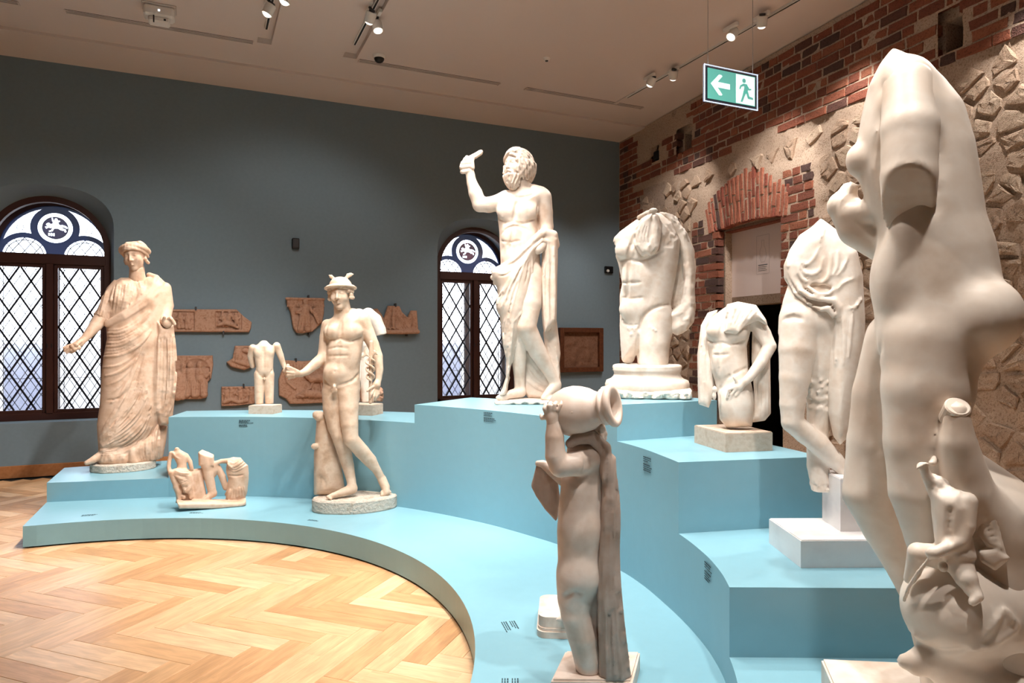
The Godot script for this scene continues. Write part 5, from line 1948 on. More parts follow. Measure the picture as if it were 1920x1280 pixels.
	for n in [[290, 1160, 60], [440, 1190, 50], [600, 1175, 60], [760, 1180, 50], [930, 1175, 50]]:
		var pq = s.meet(n[0], n[1] + 16)
		if pq != null: s.egg(pq, Vector3(n[2] * 0.7, 26, 40) * s.u, 6 * s.u, Basis(), -1)
	s.floor_at(0.001)
	s.mesh()
	put("plinth", s.commit(), M.marble_cream, o)

func build_mercury() -> void:
	var o := statue("winged_hat_statue", "nude god in a winged hat holding a snake staff, leaning on a trunk", "statue", 665.5, 953, HA)
	var s := sculpt(o, 665.5, 510, 490, 2.6122)
	var bh := 0.105
	round_plinth(o, 205 * s.u, bh, M.plinth_grey, 0.6, 4)
	# body
	s.begin(60, 225, 620, 1215, -130, 190, 0.0085)
	s.blob([318, 262, 285, 280, 262, 300, 258, 350, 268, 400, 262, 450, 253, 500, 249, 560, 250, 610, 262, 650, 312, 655, 330, 660, 420, 655, 434, 620, 430, 560, 432, 500, 440, 450, 446, 400, 446, 330, 452, 290, 440, 258, 400, 246, 370, 244], -5, 0, 60, 78, 6)
	s.ell(298, 345, 36, 46, 40, 32, 8, 14)
	s.ell(390, 345, 36, 52, 42, 34, -8, 14)
	s.ell(318, 450, 36, 42, 80, 26, 0, 18)
	s.ell(375, 455, 32, 46, 80, 28, 0, 18)
	s.ell(310, 545, 40, 58, 52, 34, 0, 14)
	s.cap([338, 215, 10, 36, 346, 262, 0, 42], 14)
	s.cap([420, 268, -6, 34, 395, 262, -4, 34], 12)
	# arm held out, with the hand
	s.cap([272, 312, -8, 30, 260, 370, -14, 27, 252, 440, -8, 25, 246, 470, 4, 26, 215, 500, 34, 26, 172, 535, 70, 21, 140, 552, 95, 15], 7)
	# arm with the staff
	s.cap([442, 288, -6, 38, 466, 345, -8, 36, 494, 405, -2, 30, 516, 465, 16, 27, 526, 530, 34, 20, 522, 578, 44, 16], 7)
	# legs
	var fa := s.rest(300, 1150, bh + 0.02); var fb := s.rest(560, 1130, bh + 0.02)
	s.cap([290, 640, -2, 46, 292, 720, 4, 42, 306, 810, 8, 34, 322, 850, 10, 32, 352, 920, -6, 36, 372, 1000, -14, 30, 388, 1070, lerpf(-14, fa, 0.4), 23, 392, 1105, fa - 25, 23], 8)
	s.cap([372, 640, 4, 58, 374, 720, 26, 50, 380, 800, 44, 42, 386, 868, 52, 37, 440, 930, 26, 36, 480, 975, 10, 33, 512, 1020, lerpf(0, fb, 0.7), 22, 535, 1060, fb - 12, 20], 8)
	s.cap([395, 1112, fa - 26, 25, 350, 1128, fa - 8, 20, 300, 1146, fa + 12, 13, 272, 1154, fa + 20, 9], 7)
	s.cap([540, 1070, fb - 10, 23, 556, 1105, fb + 2, 22, 560, 1130, fb + 16, 17], 7)
	for i in 5: s.cap([538 + i * 10, 1128, fb + 14, 8, 536 + i * 11.5, 1146 - i * 3.5, fb + 26 - i * 2, 6.5 - i * 0.4], 2)
	for i in 4: s.cap([300 - i * 3, 1138 + i * 6, fa + 10 + i * 2, 8, 270 + i * 6, 1152 + i * 4, fa + 20 + i * 4, 6], 2)
	# joint between hip and thigh, genitals, belly lines
	s.ell(304, 615, 66, 10, 14, 14, 0, 4)
	s.ell(298, 632, 66, 9, 14, 10, 0, 3)
	s.ell(312, 632, 64, 9, 13, 10, 0, 3)
	s.fold([340, 290, 336, 330, 334, 375], 6, 0.2, 9, -1)
	s.fold([262, 372, 300, 388, 334, 378], 5, 0.2, 8, -1)
	s.fold([334, 378, 380, 392, 436, 372], 5, 0.2, 8, -1)
	s.fold([332, 390, 326, 450, 318, 520], 5, 0.2, 9, -1)
	s.fold([276, 430, 320, 420, 370, 425], 2.6, 0.2, 8, -1)
	s.fold([272, 465, 318, 462, 372, 462], 2.6, 0.2, 8, -1)
	s.fold([428, 545, 400, 580, 350, 602, 318, 610], 6, 0.2, 7, -1)
	s.fold([252, 560, 268, 600, 296, 618], 5, 0.2, 7, -1)
	s.fold([318, 650, 320, 720, 322, 790], 7, 0.2, 5, -1)
	s.fold([262, 398, 266, 330, 280, 300], 4, 0.2, 5, -1)
	s.dots([306, 538], 5, 0.0, 4, -1)
	s.dots([282, 368, 396, 366], 3.5, 0.3, 3)
	s.mesh()
	# hands on finer grids
	s.begin(40, 490, 180, 610, 60, 190, 0.005)
	s.cap([168, 538, 74, 19, 140, 550, 96, 15, 112, 548, 112, 19], 6)
	s.ell(106, 546, 114, 26, 19, 16, -15, 8)
	s.cap([104, 536, 126, 8, 78, 528, 134, 7, 66, 538, 122, 6], 3)
	s.cap([104, 546, 130, 8, 74, 542, 136, 7, 66, 552, 122, 6], 3)
	s.cap([104, 556, 128, 8, 76, 556, 134, 7, 72, 564, 120, 6], 3)
	s.cap([106, 566, 122, 7, 84, 570, 126, 6, 82, 576, 114, 5], 3)
	s.cap([112, 532, 122, 9, 90, 520, 132, 7, 72, 518, 134, 6], 3)
	s.cap([78, 510, 120, 9, 60, 536, 120, 8], 3)
	s.mesh()
	s.begin(440, 540, 570, 710, 0, 130, 0.005)
	s.cap([526, 540, 36, 19, 521, 580, 46, 15, 512, 604, 56, 19], 6)
	s.ell(508, 612, 58, 21, 27, 15, 25, 8)
	s.cap([498, 612, 66, 8, 478, 622, 78, 7, 468, 634, 84, 6], 3)
	s.cap([500, 628, 66, 8, 486, 650, 80, 7, 480, 672, 78, 6], 3)
	s.cap([508, 634, 66, 8, 500, 660, 78, 7, 494, 684, 74, 6], 3)
	s.cap([516, 634, 62, 8, 512, 660, 72, 7, 506, 680, 68, 6], 3)
	s.cap([522, 630, 56, 7, 522, 650, 64, 6, 518, 664, 62, 5], 3)
	s.mesh()
	# head
	s.view(580, 500, 10.668)
	var h := 620.0 * s.u
	var b := turned(-16, 2, 4)
	var p := s.at(625, 560, 60)
	s.begin(250, 90, 1000, 980, -420, 420, 0.0055)
	face(s, p, h, b)
	s.cap([660, 760, 20, 150, 690, 960, 0, 165], 40)
	for i in 44:
		var a := lerpf(-2.4, 2.4, (i % 22) / 21.0)
		var row := i / 22
		var q := Vector3(0.36 * sin(a), 0.29 - row * 0.2 - 0.12 * absf(sin(a)), 0.38 * cos(a) - 0.04)
		if row == 1 and absf(a) < 1.05: continue
		curls(s, p, h, b, [[q.x + 0.02 * sin(i * 5.0), q.y, q.z]], 0.06)
		if absf(a) > 0.95: curls(s, p, h, b, [[q.x * 1.04, q.y - 0.09, q.z]], 0.066)
	s.mesh()
	put("figure", s.commit(), M.marble_tan, o)
	# hat with two wings
	s = sculpt(o, 665.5, 580, 500, 10.668)
	s.begin(260, 90, 990, 620, -460, 460, 0.006)
	var hb := turned(-16, -8, 4)
	s.egg(p + hb * Vector3(0, 0.3, -0.03) * h, Vector3(0.36, 0.3, 0.42) * h, 0.02 * h, hb)
	for i in 40:
		var a0 := TAU * i / 40.0; var a1 := TAU * (i + 1) / 40.0
		var q0 := Vector3(0.49 * sin(a0), 0.22 - 0.02 * cos(a0), 0.52 * cos(a0) - 0.02); var q1 := Vector3(0.49 * sin(a1), 0.22 - 0.02 * cos(a1), 0.52 * cos(a1) - 0.02)
		s.cone(p + hb * q0 * h, 0.03 * h, p + hb * q1 * h, 0.03 * h, 0.02 * h)
		s.cone(p + hb * (q0 * Vector3(0.84, 1.12, 0.84)) * h, 0.045 * h, p + hb * (q1 * Vector3(0.84, 1.12, 0.84)) * h, 0.045 * h, 0.05 * h)
	s.egg(p + hb * Vector3(0, 0.02, 0.0) * h, Vector3(0.37, 0.2, 0.4) * h, 0.01 * h, hb, -1)
	s.cap([470, 220, 60, 34, 435, 195, 60, 40, 405, 175, 60, 22], 12, 0.6)
	s.cap([745, 215, 60, 36, 780, 175, 60, 46, 830, 155, 60, 40, 868, 150, 60, 20], 14, 0.6)
	s.mesh()
	put("winged_hat", s.commit(), M.marble_tan, o)
	# tree trunk
	s = sculpt(o, 665.5, 570, 770, 6.095)
	s.begin(60, 0, 500, 1040, -420, 160, 0.011)
	var ft := s.rest(230, 960, bh)
	s.blob([138, 75, 215, 20, 300, 60, 340, 250, 380, 450, 430, 640, 470, 900, 420, 960, 110, 965, 112, 780, 112, 500, 130, 300, 140, 150], -120, ft - 30, 130, 120, 10)
	s.ell(120, 405, -30, 40, 38, 40, 0, 10)
	s.ell(180, 60, -60, 90, 60, 60, 25, 10)
	s.fold([185, 730, 180, 820, 150, 880], 18, 0.2, 10, -1)
	s.fold([190, 740, 240, 830, 230, 900], 18, 0.2, 10, -1)
	s.fold([140, 140, 190, 110, 270, 130], 12, 0.1, 6, -1)
	s.crumble(220, 40, -60, 150, 16)
	s.floor_at(bh - 0.002)
	s.mesh()
	put("tree_trunk", s.commit(), M.marble_tan, o)
	# staff with two snakes and wings
	s = sculpt(o, 665.5, 510, 490, 2.6122)
	s.begin(420, 380, 560, 710, 30, 130, 0.005)
	s.cap([486, 396, 56, 10, 484, 470, 66, 9, 482, 690, 72, 9], 2)
	for sd in [-1, 1]:
		var last := []
		for i in 25:
			var t := i / 24.0
			var pt := [482 + sd * 22 * sin(t * 9.2 + 0.3) * (1.0 - 0.25 * t), 478 + t * 105, 70 + 12 * sd * cos(t * 9.2 + 0.3), 5.5]
			if last: s.cap(last + pt, 1)
			last = pt
	s.blob([478, 470, 462, 440, 459, 412, 448, 450, 434, 468, 446, 474, 462, 462], 70, 70, 7, 6, 1)
	s.blob([490, 470, 496, 432, 512, 440, 519, 460, 505, 455], 70, 70, 7, 6, 1)
	s.mesh()
	put("snake_staff", s.commit(), M.marble_tan, o)

func build_ceres() -> void:
	var o := statue("draped_woman_statue", "draped woman with a wreath holding fruit, before the left window", "statue", 232.8, 879, HB)
	var s := sculpt(o, 232.8, 100, 420, 2.6122)
	var bh := 0.075
	round_plinth(o, 162 * s.u, bh, M.plinth_grey, 0.8, 9)
	# neck, bare forearms, feet
	s.begin(30, 230, 610, 640, -80, 170, 0.0085)
	s.cap([409, 225, 12, 38, 412, 275, 0, 44, 412, 330, -14, 44], 12)
	s.cap([412, 325, -14, 36, 320, 335, -16, 26, 262, 400, -4, 26, 250, 440, 10, 40], 8)
	s.cap([412, 325, -14, 36, 510, 345, -20, 22, 540, 420, 4, 24, 542, 452, 30, 30], 8)
	s.cap([250, 440, 10, 42, 205, 500, 36, 32, 165, 548, 60, 23, 142, 572, 74, 19], 8)
	s.cap([540, 450, 30, 32, 545, 475, 66, 25, 556, 488, 92, 20], 8)
	s.mesh()
	s.begin(30, 540, 180, 660, 40, 150, 0.0055)
	s.cap([150, 562, 70, 20, 128, 585, 82, 20], 8)
	s.ell(112, 592, 86, 30, 20, 26, -30, 8)
	s.cap([100, 590, 94, 11, 72, 598, 100, 9, 52, 606, 104, 7], 3)
	s.cap([96, 600, 100, 11, 70, 610, 106, 9, 56, 620, 106, 7], 3)
	s.cap([100, 610, 100, 11, 78, 622, 106, 9, 66, 630, 106, 7], 3)
	s.cap([106, 616, 98, 10, 88, 628, 104, 8], 3)
	s.cap([132, 575, 98, 11, 118, 584, 112, 9, 104, 588, 116, 7], 3)
	for q in [[92, 598, 112], [112, 592, 114], [124, 606, 108], [104, 612, 114], [90, 618, 108]]: s.ell(q[0], q[1], q[2], 12, 12, 12, 0, 1.5)
	s.mesh()
	s.begin(510, 430, 620, 540, 50, 150, 0.0055)
	s.cap([548, 480, 70, 24, 558, 488, 92, 22], 8)
	s.ell(558, 484, 98, 27, 27, 20, 20, 8)
	for i in 4: s.cap([560 + i * 4, 466 + i * 4, 106 - i * 3, 10, 574 + i * 5, 458 + i * 7, 120 - i * 3, 9, 580 + i * 5, 466 + i * 8, 128 - i * 3, 8], 3)
	s.cap([540, 470, 104, 10, 545, 455, 118, 8], 3)
	s.mesh()
	# head
	s.view(180, 430, 8.0)
	var h := 505.0 * s.u
	var b := turned(-24, 10, 6)
	var p := s.at(585, 400, 60)
	s.begin(310, 60, 900, 780, -330, 330, 0.0055)
	face(s, p, h, b)
	s.cap([615, 600, 10, 118, 622, 770, 0, 128], 30)
	for sd in [-1, 1]:
		for i in 6:
			var t := i / 5.0
			var last := Vector3.ZERO
			for j in 8:
				var f := j / 7.0
				var ang: float = sd * lerpf(0.06, 1.75, f)
				var q := Vector3((0.35 + 0.02 * t) * sin(ang), 0.34 - 0.06 * t - lerpf(0.02, 0.34 - 0.16 * (1 - t), f * f) + 0.012 * sin(j * 2.5 + i), (0.37 + 0.03 * t) * cos(ang) - 0.02 - 0.05 * f)
				if sd > 0 or f < 1.1:
					var w := p + b * q * h
					if j > 0: s.cone(last, 0.042 * h, w, 0.042 * h, 0.015 * h)
					last = w
	for i in 22:
		var a := lerpf(1.4, TAU - 1.4, i / 21.0)
		lock(s, p, h, b, a, 1.0, 7, 0.2, 0.06, 0.06, Vector3(0.37, 0.38, 0.42), Vector3(0, 0.12, -0.08), i * 1.3)
	curls(s, p, h, b, [[0.34, -0.2, -0.02], [0.33, -0.12, 0.02], [0.36, -0.26, -0.06], [-0.34, -0.14, 0.0], [-0.34, -0.22, -0.04]], 0.06)
	# wreath
	for i in 34:
		var a0 := lerpf(-1.95, 1.95, i / 34.0); var a1 := lerpf(-1.95, 1.95, (i + 1) / 34.0)
		var q0 := Vector3(0.405 * sin(a0), 0.16 + 0.2 * cos(a0), 0.33 * cos(a0) - 0.06); var q1 := Vector3(0.405 * sin(a1), 0.16 + 0.2 * cos(a1), 0.33 * cos(a1) - 0.06)
		var r := 0.085 + 0.012 * (i % 2)
		s.cone(p + b * q0 * h, r * h, p + b * q1 * h, 0.085 * h, 0.015 * h)
	s.mesh()
	put("figure", s.commit(), M.marble_rose, o)
	# tunic and mantle
	s = sculpt(o, 232.8, 100, 420, 2.6122)
	s.begin(130, 235, 625, 1215, -130, 150, 0.008)
	s.blob([380, 262, 330, 262, 290, 285, 268, 340, 262, 420, 258, 500, 262, 560, 245, 650, 236, 720, 232, 800, 225, 900, 213, 980, 217, 1060, 222, 1105, 240, 1115, 300, 1112, 400, 1090, 460, 1060, 505, 1000, 525, 930, 535, 850, 548, 700, 560, 560, 566, 420, 562, 330, 545, 290, 500, 262, 460, 258, 440, 268, 410, 272], -4, 4, 86, 110, 4)
	s.blob([300, 270, 262, 310, 238, 360, 215, 415, 196, 440, 205, 462, 250, 492, 275, 470, 300, 380, 320, 300], 0, 14, 46, 46, 8)
	s.ell(335, 375, 52, 42, 44, 36, 0, 20)
	s.ell(460, 370, 52, 46, 46, 38, 0, 20)
	s.ell(410, 560, 50, 90, 90, 50, 0, 24)
	s.cap([545, 315, 0, 36, 556, 400, 4, 36, 548, 455, 36, 32], 10)
	s.blob([222, 1080, 330, 1070, 470, 1030, 520, 960, 524, 1080, 512, 1180, 430, 1192, 330, 1196, 235, 1188, 214, 1150], 0, 0, 78, 60, 4)
	s.blob([500, 985, 560, 985, 552, 1060, 535, 1150, 520, 1190, 480, 1190, 490, 1080], -40, -40, 40, 25, 4)
	s.blob([505, 470, 540, 500, 588, 492, 600, 600, 599, 740, 595, 860, 586, 940, 560, 985, 520, 988, 492, 900, 486, 800, 500, 650, 508, 560], 60, 20, 40, 24, 5)
	# mantle roll over the shoulder
	for q in [[0, 0], [14, 14], [26, 26]]:
		s.cap([470 + q[0], 250 + q[1] * 0.6, -30, 16, 505 + q[0], 262 + q[1], 20, 16, 470 + q[0] * 1.2, 320 + q[1], 66, 14, 420 + q[0], 372 + q[1], 82, 12, 340 + q[0] * 0.5, 440 + q[1] * 0.7, 82, 12, 262, 482 + q[1] * 0.5, 50, 12], 5)
	s.weave([300, 300, 290, 370, 282, 440], [400, 285, 395, 340, 372, 410], 8, 9.4, 0.2, 3)
	s.weave([250, 330, 232, 400, 215, 450], [300, 310, 275, 400, 262, 470], 5, 8.7, 0.2, 3)
	s.weave([470, 420, 400, 480, 330, 515, 265, 515], [480, 520, 420, 590, 330, 640, 244, 650], 9, 9.4, 0.2, 3)
	s.weave([440, 590, 400, 640, 320, 690, 240, 700], [400, 680, 370, 760, 330, 830, 280, 880], 5, 8.7, 0.2, 3)
	s.weave([400, 270, 420, 330, 410, 370], [450, 275, 450, 310, 440, 340], 4, 8.7, 0.2, 3)
	s.fold([262, 862, 330, 850, 380, 800, 420, 700, 440, 640], 8, 0.1, 5, -1)
	s.view(150, 580, 4.0)
	s.weave([430, 400, 395, 500, 330, 640, 200, 860, 150, 960], [545, 700, 500, 900, 380, 1020, 250, 1070, 145, 1078], 15, 14.5, 0.2, 4)
	s.weave([440, 420, 405, 520, 350, 650, 230, 860], [540, 760, 480, 930, 340, 1040, 180, 1075], 14, 8.7, 0.1, 4, -1)
	s.weave([160, 1095, 150, 1130, 140, 1160], [350, 1080, 345, 1120, 340, 1165], 11, 17, 0.2, 4)
	s.weave([430, 1010, 400, 1090, 440, 1165], [590, 900, 590, 1020, 590, 1150], 9, 15.9, 0.2, 4)
	s.weave([575, 190, 570, 400, 560, 620, 565, 780], [705, 190, 715, 420, 705, 640, 660, 800], 7, 21.8, 0.2, 5)
	s.weave([600, 210, 600, 420, 590, 620, 590, 760], [690, 210, 690, 420, 680, 640, 640, 800], 5, 13.0, 0.1, 5, -1)
	s.fold([135, 1088, 220, 1090, 320, 1075, 420, 1015, 500, 950, 545, 870], 10, 0.2, 4)
	s.cap([150, 1095, 60, 34, 95, 1130, 90, 28, 50, 1150, 100, 20], 8)
	s.cap([395, 1060, 100, 36, 400, 1130, 118, 34, 420, 1158, 130, 24], 8)
	s.floor_at(bh - 0.002)
	s.mesh()
	put("drapery", s.commit(), M.marble_rose, o)

func build_group() -> void:
	var o := statue("broken_group_statue", "small broken group of two headless figures and a standing leg", "statue", 398, 947, HA)
	var s := sculpt(o, 398, 305, 830, 9.4824)
	s.begin(40, 60, 1580, 1220, -330, 390, 0.0055)
	s.blob([245, 1022, 700, 1015, 1330, 1020, 1480, 985, 1485, 1080, 1300, 1150, 285, 1150], 140, 140, 210, 40, 8)
	s.blob([540, 470, 690, 450, 770, 860, 800, 1040, 330, 1050, 235, 1070, 232, 900, 168, 780, 260, 650, 300, 500, 420, 470], -20, -20, 120, 80, 20)
	s.blob([205, 140, 300, 115, 420, 180, 452, 250, 425, 360, 440, 490, 245, 480, 255, 380, 205, 280, 150, 260, 132, 170], 20, 40, 80, 80, 14)
	s.cap([250, 170, 30, 52, 254, 118, 30, 44], 16)
	s.cap([155, 185, 30, 44, 118, 320, 40, 36, 108, 430, 80, 36, 118, 490, 110, 40], 16)
	s.cap([415, 225, 20, 46, 485, 330, 30, 42, 520, 470, 50, 32], 14)
	s.cap([340, 510, 60, 88, 230, 520, 120, 70, 150, 530, 150, 50], 20)
	s.cap([150, 530, 150, 52, 220, 720, 120, 50, 300, 980, 100, 44], 20)
	s.cap([380, 520, 80, 80, 450, 600, 140, 60, 480, 760, 130, 54, 500, 960, 110, 44], 20)
	s.blob([150, 480, 330, 480, 490, 520, 525, 620, 520, 820, 470, 900, 380, 890, 330, 760, 220, 600], 120, 130, 60, 50, 18)
	s.ell(380, 965, 150, 40, 44, 40, 0, 14)
	s.cap([760, 250, 30, 105, 790, 400, 30, 108, 810, 560, 30, 96, 850, 720, 30, 84, 880, 880, 30, 76], 24)
	s.cap([890, 900, 30, 80, 800, 970, 90, 52, 710, 1030, 130, 30], 24)
	s.blob([630, 170, 700, 120, 912, 210, 916, 420, 640, 400], 20, 20, 110, 50, 12)
	s.brick(s.at(770, 120, 60), Vector3(200, 60, 260) * s.u, 0.002, 2 * s.u, Basis(Vector3.RIGHT, 0.5) * Basis(Vector3.BACK, -0.35), -1)
	s.blob([1150, 285, 1250, 252, 1390, 262, 1440, 330, 1515, 400, 1532, 540, 1500, 900, 1470, 970, 1300, 1060, 1115, 1020, 1135, 850, 1165, 650, 1125, 500, 1135, 400], 30, 30, 120, 110, 14)
	s.cap([1160, 320, 30, 50, 1040, 325, 30, 42, 950, 360, 30, 46, 930, 480, 20, 60, 900, 560, 10, 60], 16)
	s.cap([980, 440, 0, 60, 1060, 600, 0, 66, 1120, 800, 0, 50], 16)
	s.cap([1480, 420, 50, 40, 1490, 640, 60, 40, 1470, 860, 50, 36], 16)
	s.weave([1150, 300, 1200, 350, 1270, 370, 1400, 280], [1150, 380, 1220, 480, 1310, 500, 1500, 390], 4, 32, 0.1, 6)
	s.weave([1160, 830, 1130, 920, 1110, 1010], [1440, 760, 1460, 860, 1475, 950], 8, 30, 0.0, 5)
	s.fold([1160, 575, 1300, 590, 1440, 570], 16, 0.1, 10, -1)
	s.weave([230, 480, 330, 500, 480, 510], [200, 560, 320, 640, 440, 650], 5, 24, 0.1, 6)
	s.weave([330, 680, 360, 690, 440, 650], [390, 880, 440, 860, 500, 780], 6, 24, 0.1, 6)
	s.fold([170, 160, 230, 250, 310, 290], 16, 0.3, 8)
	s.fold([690, 460, 740, 680, 790, 900], 26, 0.0, 10, -1)
	s.crumble(300, 900, 60, 300, 18, 18.0)
	s.floor_at(0.001)
	s.mesh()
	put("figures", s.commit(), M.marble_rose, o)

func build_venus() -> void:
	var Y := HG + 0.1
	var o := statue("nude_with_dolphin_statue", "large headless nude with a winged child riding a dolphin, at the right edge", "statue", 1755, 1367, HG)
	var s := sculpt(o, 1755, 0, 0, 1.0)
	s.begin(1525, 78, 1945, 1400, -190, 190, 0.0105)
	# trunk
	s.blob([1675, 92, 1650, 122, 1628, 165, 1615, 220, 1606, 270, 1610, 340, 1628, 390, 1646, 430, 1644, 490, 1636, 540, 1640, 600, 1650, 680, 1720, 720, 1830, 690, 1850, 672, 1885, 655, 1895, 615, 1890, 575, 1880, 515, 1868, 450, 1850, 400, 1840, 330, 1830, 265, 1808, 192, 1770, 145, 1722, 112], -10, 0, 118, 120, 12)
	s.ell(1628, 300, 20, 48, 46, 44, 20, 8)
	s.ell(1626, 298, -70, 48, 46, 42, 20, 8)
	s.ell(1836, 592, 52, 80, 82, 74, 0, 20)
	s.ell(1840, 585, -62, 76, 80, 72, 0, 20)
	s.ell(1750, 640, 50, 95, 110, 70, 0, 30)
	s.ell(1690, 520, 20, 60, 90, 80, 0, 24)
	s.cap([1700, 150, 50, 50, 1704, 200, 70, 52, 1706, 240, 80, 50], 24)
	s.cap([1690, 560, 60, 34, 1702, 430, 84, 30], 30)
	# far arm bent in front of the belly
	s.cap([1660, 455, -60, 48, 1612, 425, -60, 50, 1580, 385, -58, 36, 1590, 356, -56, 20], 10)
	s.cap([1596, 402, -40, 30, 1640, 396, -10, 27, 1668, 392, 20, 24], 6)
	s.crumble(1590, 345, -50, 40, 14)
	# legs
	s.cap([1745, 640, 40, 92, 1738, 730, 48, 88, 1728, 830, 56, 74, 1722, 920, 66, 58, 1748, 1010, 46, 52, 1775, 1120, 30, 44, 1790, 1320, 20, 34], 16)
	s.cap([1690, 640, -60, 78, 1656, 740, -62, 66, 1640, 830, -56, 60, 1626, 925, -44, 54, 1656, 990, -66, 46, 1700, 1070, -84, 40, 1750, 1180, -90, 34, 1790, 1320, -90, 30], 14)
	# small scars and creases
	s.fold([1652, 215, 1652, 300, 1658, 380], 9, 0.1, 14, -1)
	s.fold([1762, 250, 1756, 330, 1748, 400], 8, 0.1, 16, -1)
	s.fold([1650, 140, 1652, 190, 1655, 230], 6, 0.1, 12, -1)
	s.fold([1650, 640, 1645, 740, 1652, 850], 7, 0.1, 10, -1)
	s.fold([1840, 685, 1870, 672, 1900, 655], 8, 0.1, 10, -1)
	s.fold([1640, 150, 1622, 180, 1616, 208], 7, 0.3, 4)
	# support: trunk and rock behind the dolphin
	s.blob([1790, 820, 1850, 858, 1920, 905, 1960, 940, 1960, 1390, 1740, 1390, 1720, 1230, 1700, 1150, 1730, 1050, 1770, 1000, 1775, 900], -10, 20, 120, 90, 14)
	s.cap([1794, 772, 150, 22, 1796, 830, 142, 34, 1815, 920, 112, 48, 1860, 1000, 60, 66], 12)
	s.floor_at(0.09)
	s.mesh(14, -0.38)
	# near arm, broken above the elbow
	s.begin(1620, 110, 1790, 470, 0, 240, 0.008)
	s.cap([1702, 160, 62, 50, 1706, 240, 92, 55, 1704, 330, 108, 53, 1702, 450, 108, 48], 14)
	var nb := Vector3(0, -0.555, 0.833)
	s.brick(s.at(1700, 382, 112) + nb * 80.0 * s.u, Vector3(110, 140, 80) * s.u, 0.004, 3 * s.u, Basis(Vector3.RIGHT, 0.588), -1)
	s.crumble(1700, 380, 120, 70, 2.5)
	s.mesh(6)
	put("figure", s.commit(), M.marble_venus, o)
	# dolphin
	s = sculpt(o, 1755, 0, 0, 1.0)
	s.begin(1660, 980, 1950, 1400, -40, 290, 0.0075)
	s.ell(1795, 1140, 100, 104, 100, 100, 0, 20)
	s.cap([1800, 1150, 80, 90, 1870, 1140, 40, 96, 1930, 1100, -10, 100], 24)
	s.cap([1770, 1225, 110, 46, 1720, 1242, 130, 26, 1698, 1240, 134, 16], 14)
	s.cap([1810, 1250, 90, 70, 1870, 1300, 90, 70, 1880, 1380, 90, 70], 24)
	s.fold([1706, 1192, 1730, 1212, 1770, 1222, 1815, 1216], 7, 0.1, 5, -1)
	s.fold([1705, 1180, 1735, 1196, 1760, 1192], 8, 0.4, 6)
	s.fold([1815, 1216, 1845, 1190, 1870, 1160, 1884, 1138], 6, 0.4, 4)
	s.fold([1884, 1138, 1895, 1160, 1912, 1174], 8, 0.3, 4)
	s.fold([1820, 1218, 1860, 1205, 1912, 1174], 8, 0.3, 4)
	s.floor_at(0.09)
	s.mesh(6)
	put("dolphin", s.commit(), M.marble_venus, o)
	# cupid
	s = sculpt(o, 1755, 0, 0, 1.0)
	s.begin(1690, 750, 1910, 1150, 70, 260, 0.005)
	s.blob([1744, 918, 1770, 912, 1802, 916, 1824, 945, 1822, 1000, 1832, 1045, 1800, 1066, 1762, 1050, 1752, 1010, 1746, 960], 150, 160, 38, 34, 8)
	s.cap([1770, 925, 150, 18, 1765, 908, 150, 15], 8)
	s.cap([1813, 940, 160, 19, 1812, 985, 172, 16, 1802, 1012, 182, 14, 1772, 1028, 198, 12, 1752, 1036, 206, 11], 6)
	s.ell(1748, 1036, 208, 13, 12, 11, 0, 4)
	s.cap([1756, 925, 140, 15, 1742, 900, 150, 11, 1732, 878, 160, 9], 6)
	s.ell(1730, 874, 162, 11, 9, 9, 0, 4)
	for i in 4: s.cap([1726 + i * 4, 870, 166, 4, 1720 + i * 5, 878 - i * 3, 172, 3], 1.5)
	s.cap([1795, 1050, 160, 27, 1812, 1085, 184, 20, 1826, 1108, 190, 13], 8)
	s.cap([1822, 1106, 190, 13, 1832, 1118, 198, 11, 1824, 1128, 206, 8], 5)
	s.cap([1770, 1045, 150, 26, 1722, 1036, 170, 20, 1712, 1070, 160, 15, 1706, 1084, 158, 12], 8)
	s.ell(1768, 1062, 196, 9, 11, 9, 0, 4)
	s.cap([1744, 1046, 208, 4, 1722, 1072, 200, 4, 1704, 1100, 180, 4, 1695, 1125, 160, 4], 2)
	s.blob([1826, 950, 1850, 925, 1868, 936, 1871, 975, 1882, 1020, 1886, 1034, 1850, 1024, 1832, 1000], 130, 130, 12, 14, 5)
	s.blob([1832, 1030, 1870, 1022, 1895, 1046, 1866, 1070, 1838, 1052], 130, 130, 14, 14, 5)
	for i in 5: s.fold([1838 + i * 6, 950 + i * 2, 1850 + i * 5, 985, 1862 + i * 5, 1022], 2.6, 0.1, 2, -1)
	s.fold([1782, 950, 1780, 990, 1782, 1020], 4, 0.1, 5, -1)
	s.cap([1737, 764, 100, 6, 1743, 788, 100, 7, 1760, 812, 95, 9], 3)
	s.cap([1760, 850, 110, 7, 1748, 868, 140, 7], 3)
	s.crumble(1765, 905, 150, 30, 8)
	s.mesh()
	put("winged_child", s.commit(), M.marble_venus, o)
	# cut branch end
	var st := st_new()
	var pc := s.at(1794, 766, 152)
	lathe(st, [Vector2(0.034, -0.05), Vector2(0.034, 0.008), Vector2(0.03, 0.012), Vector2(0.0, 0.012)], 20, pc, Basis(Vector3.BACK, -0.35) * Basis(Vector3.RIGHT, 0.75), false)
	put("cut_branch", done(st), M.marble_venus, o)
	# slab
	var a := level(1540, 1234, Y); var fl := level(1648, 1480, Y); var br := level(2040, 1256, Y)
	var inv := o.transform.affine_inverse()
	var pl := PackedVector2Array()
	for v in [fl, a, br, fl + br - a]:
		var w: Vector3 = inv * v
		pl.append(Vector2(w.x, w.z))
	var mid := (pl[0] + pl[2]) * 0.5
	st = st_new()
	prism(st, pl, 0.0005, 0.092)
	var p2 := PackedVector2Array()
	for v in pl: p2.append(v + (mid - v).normalized() * 0.008)
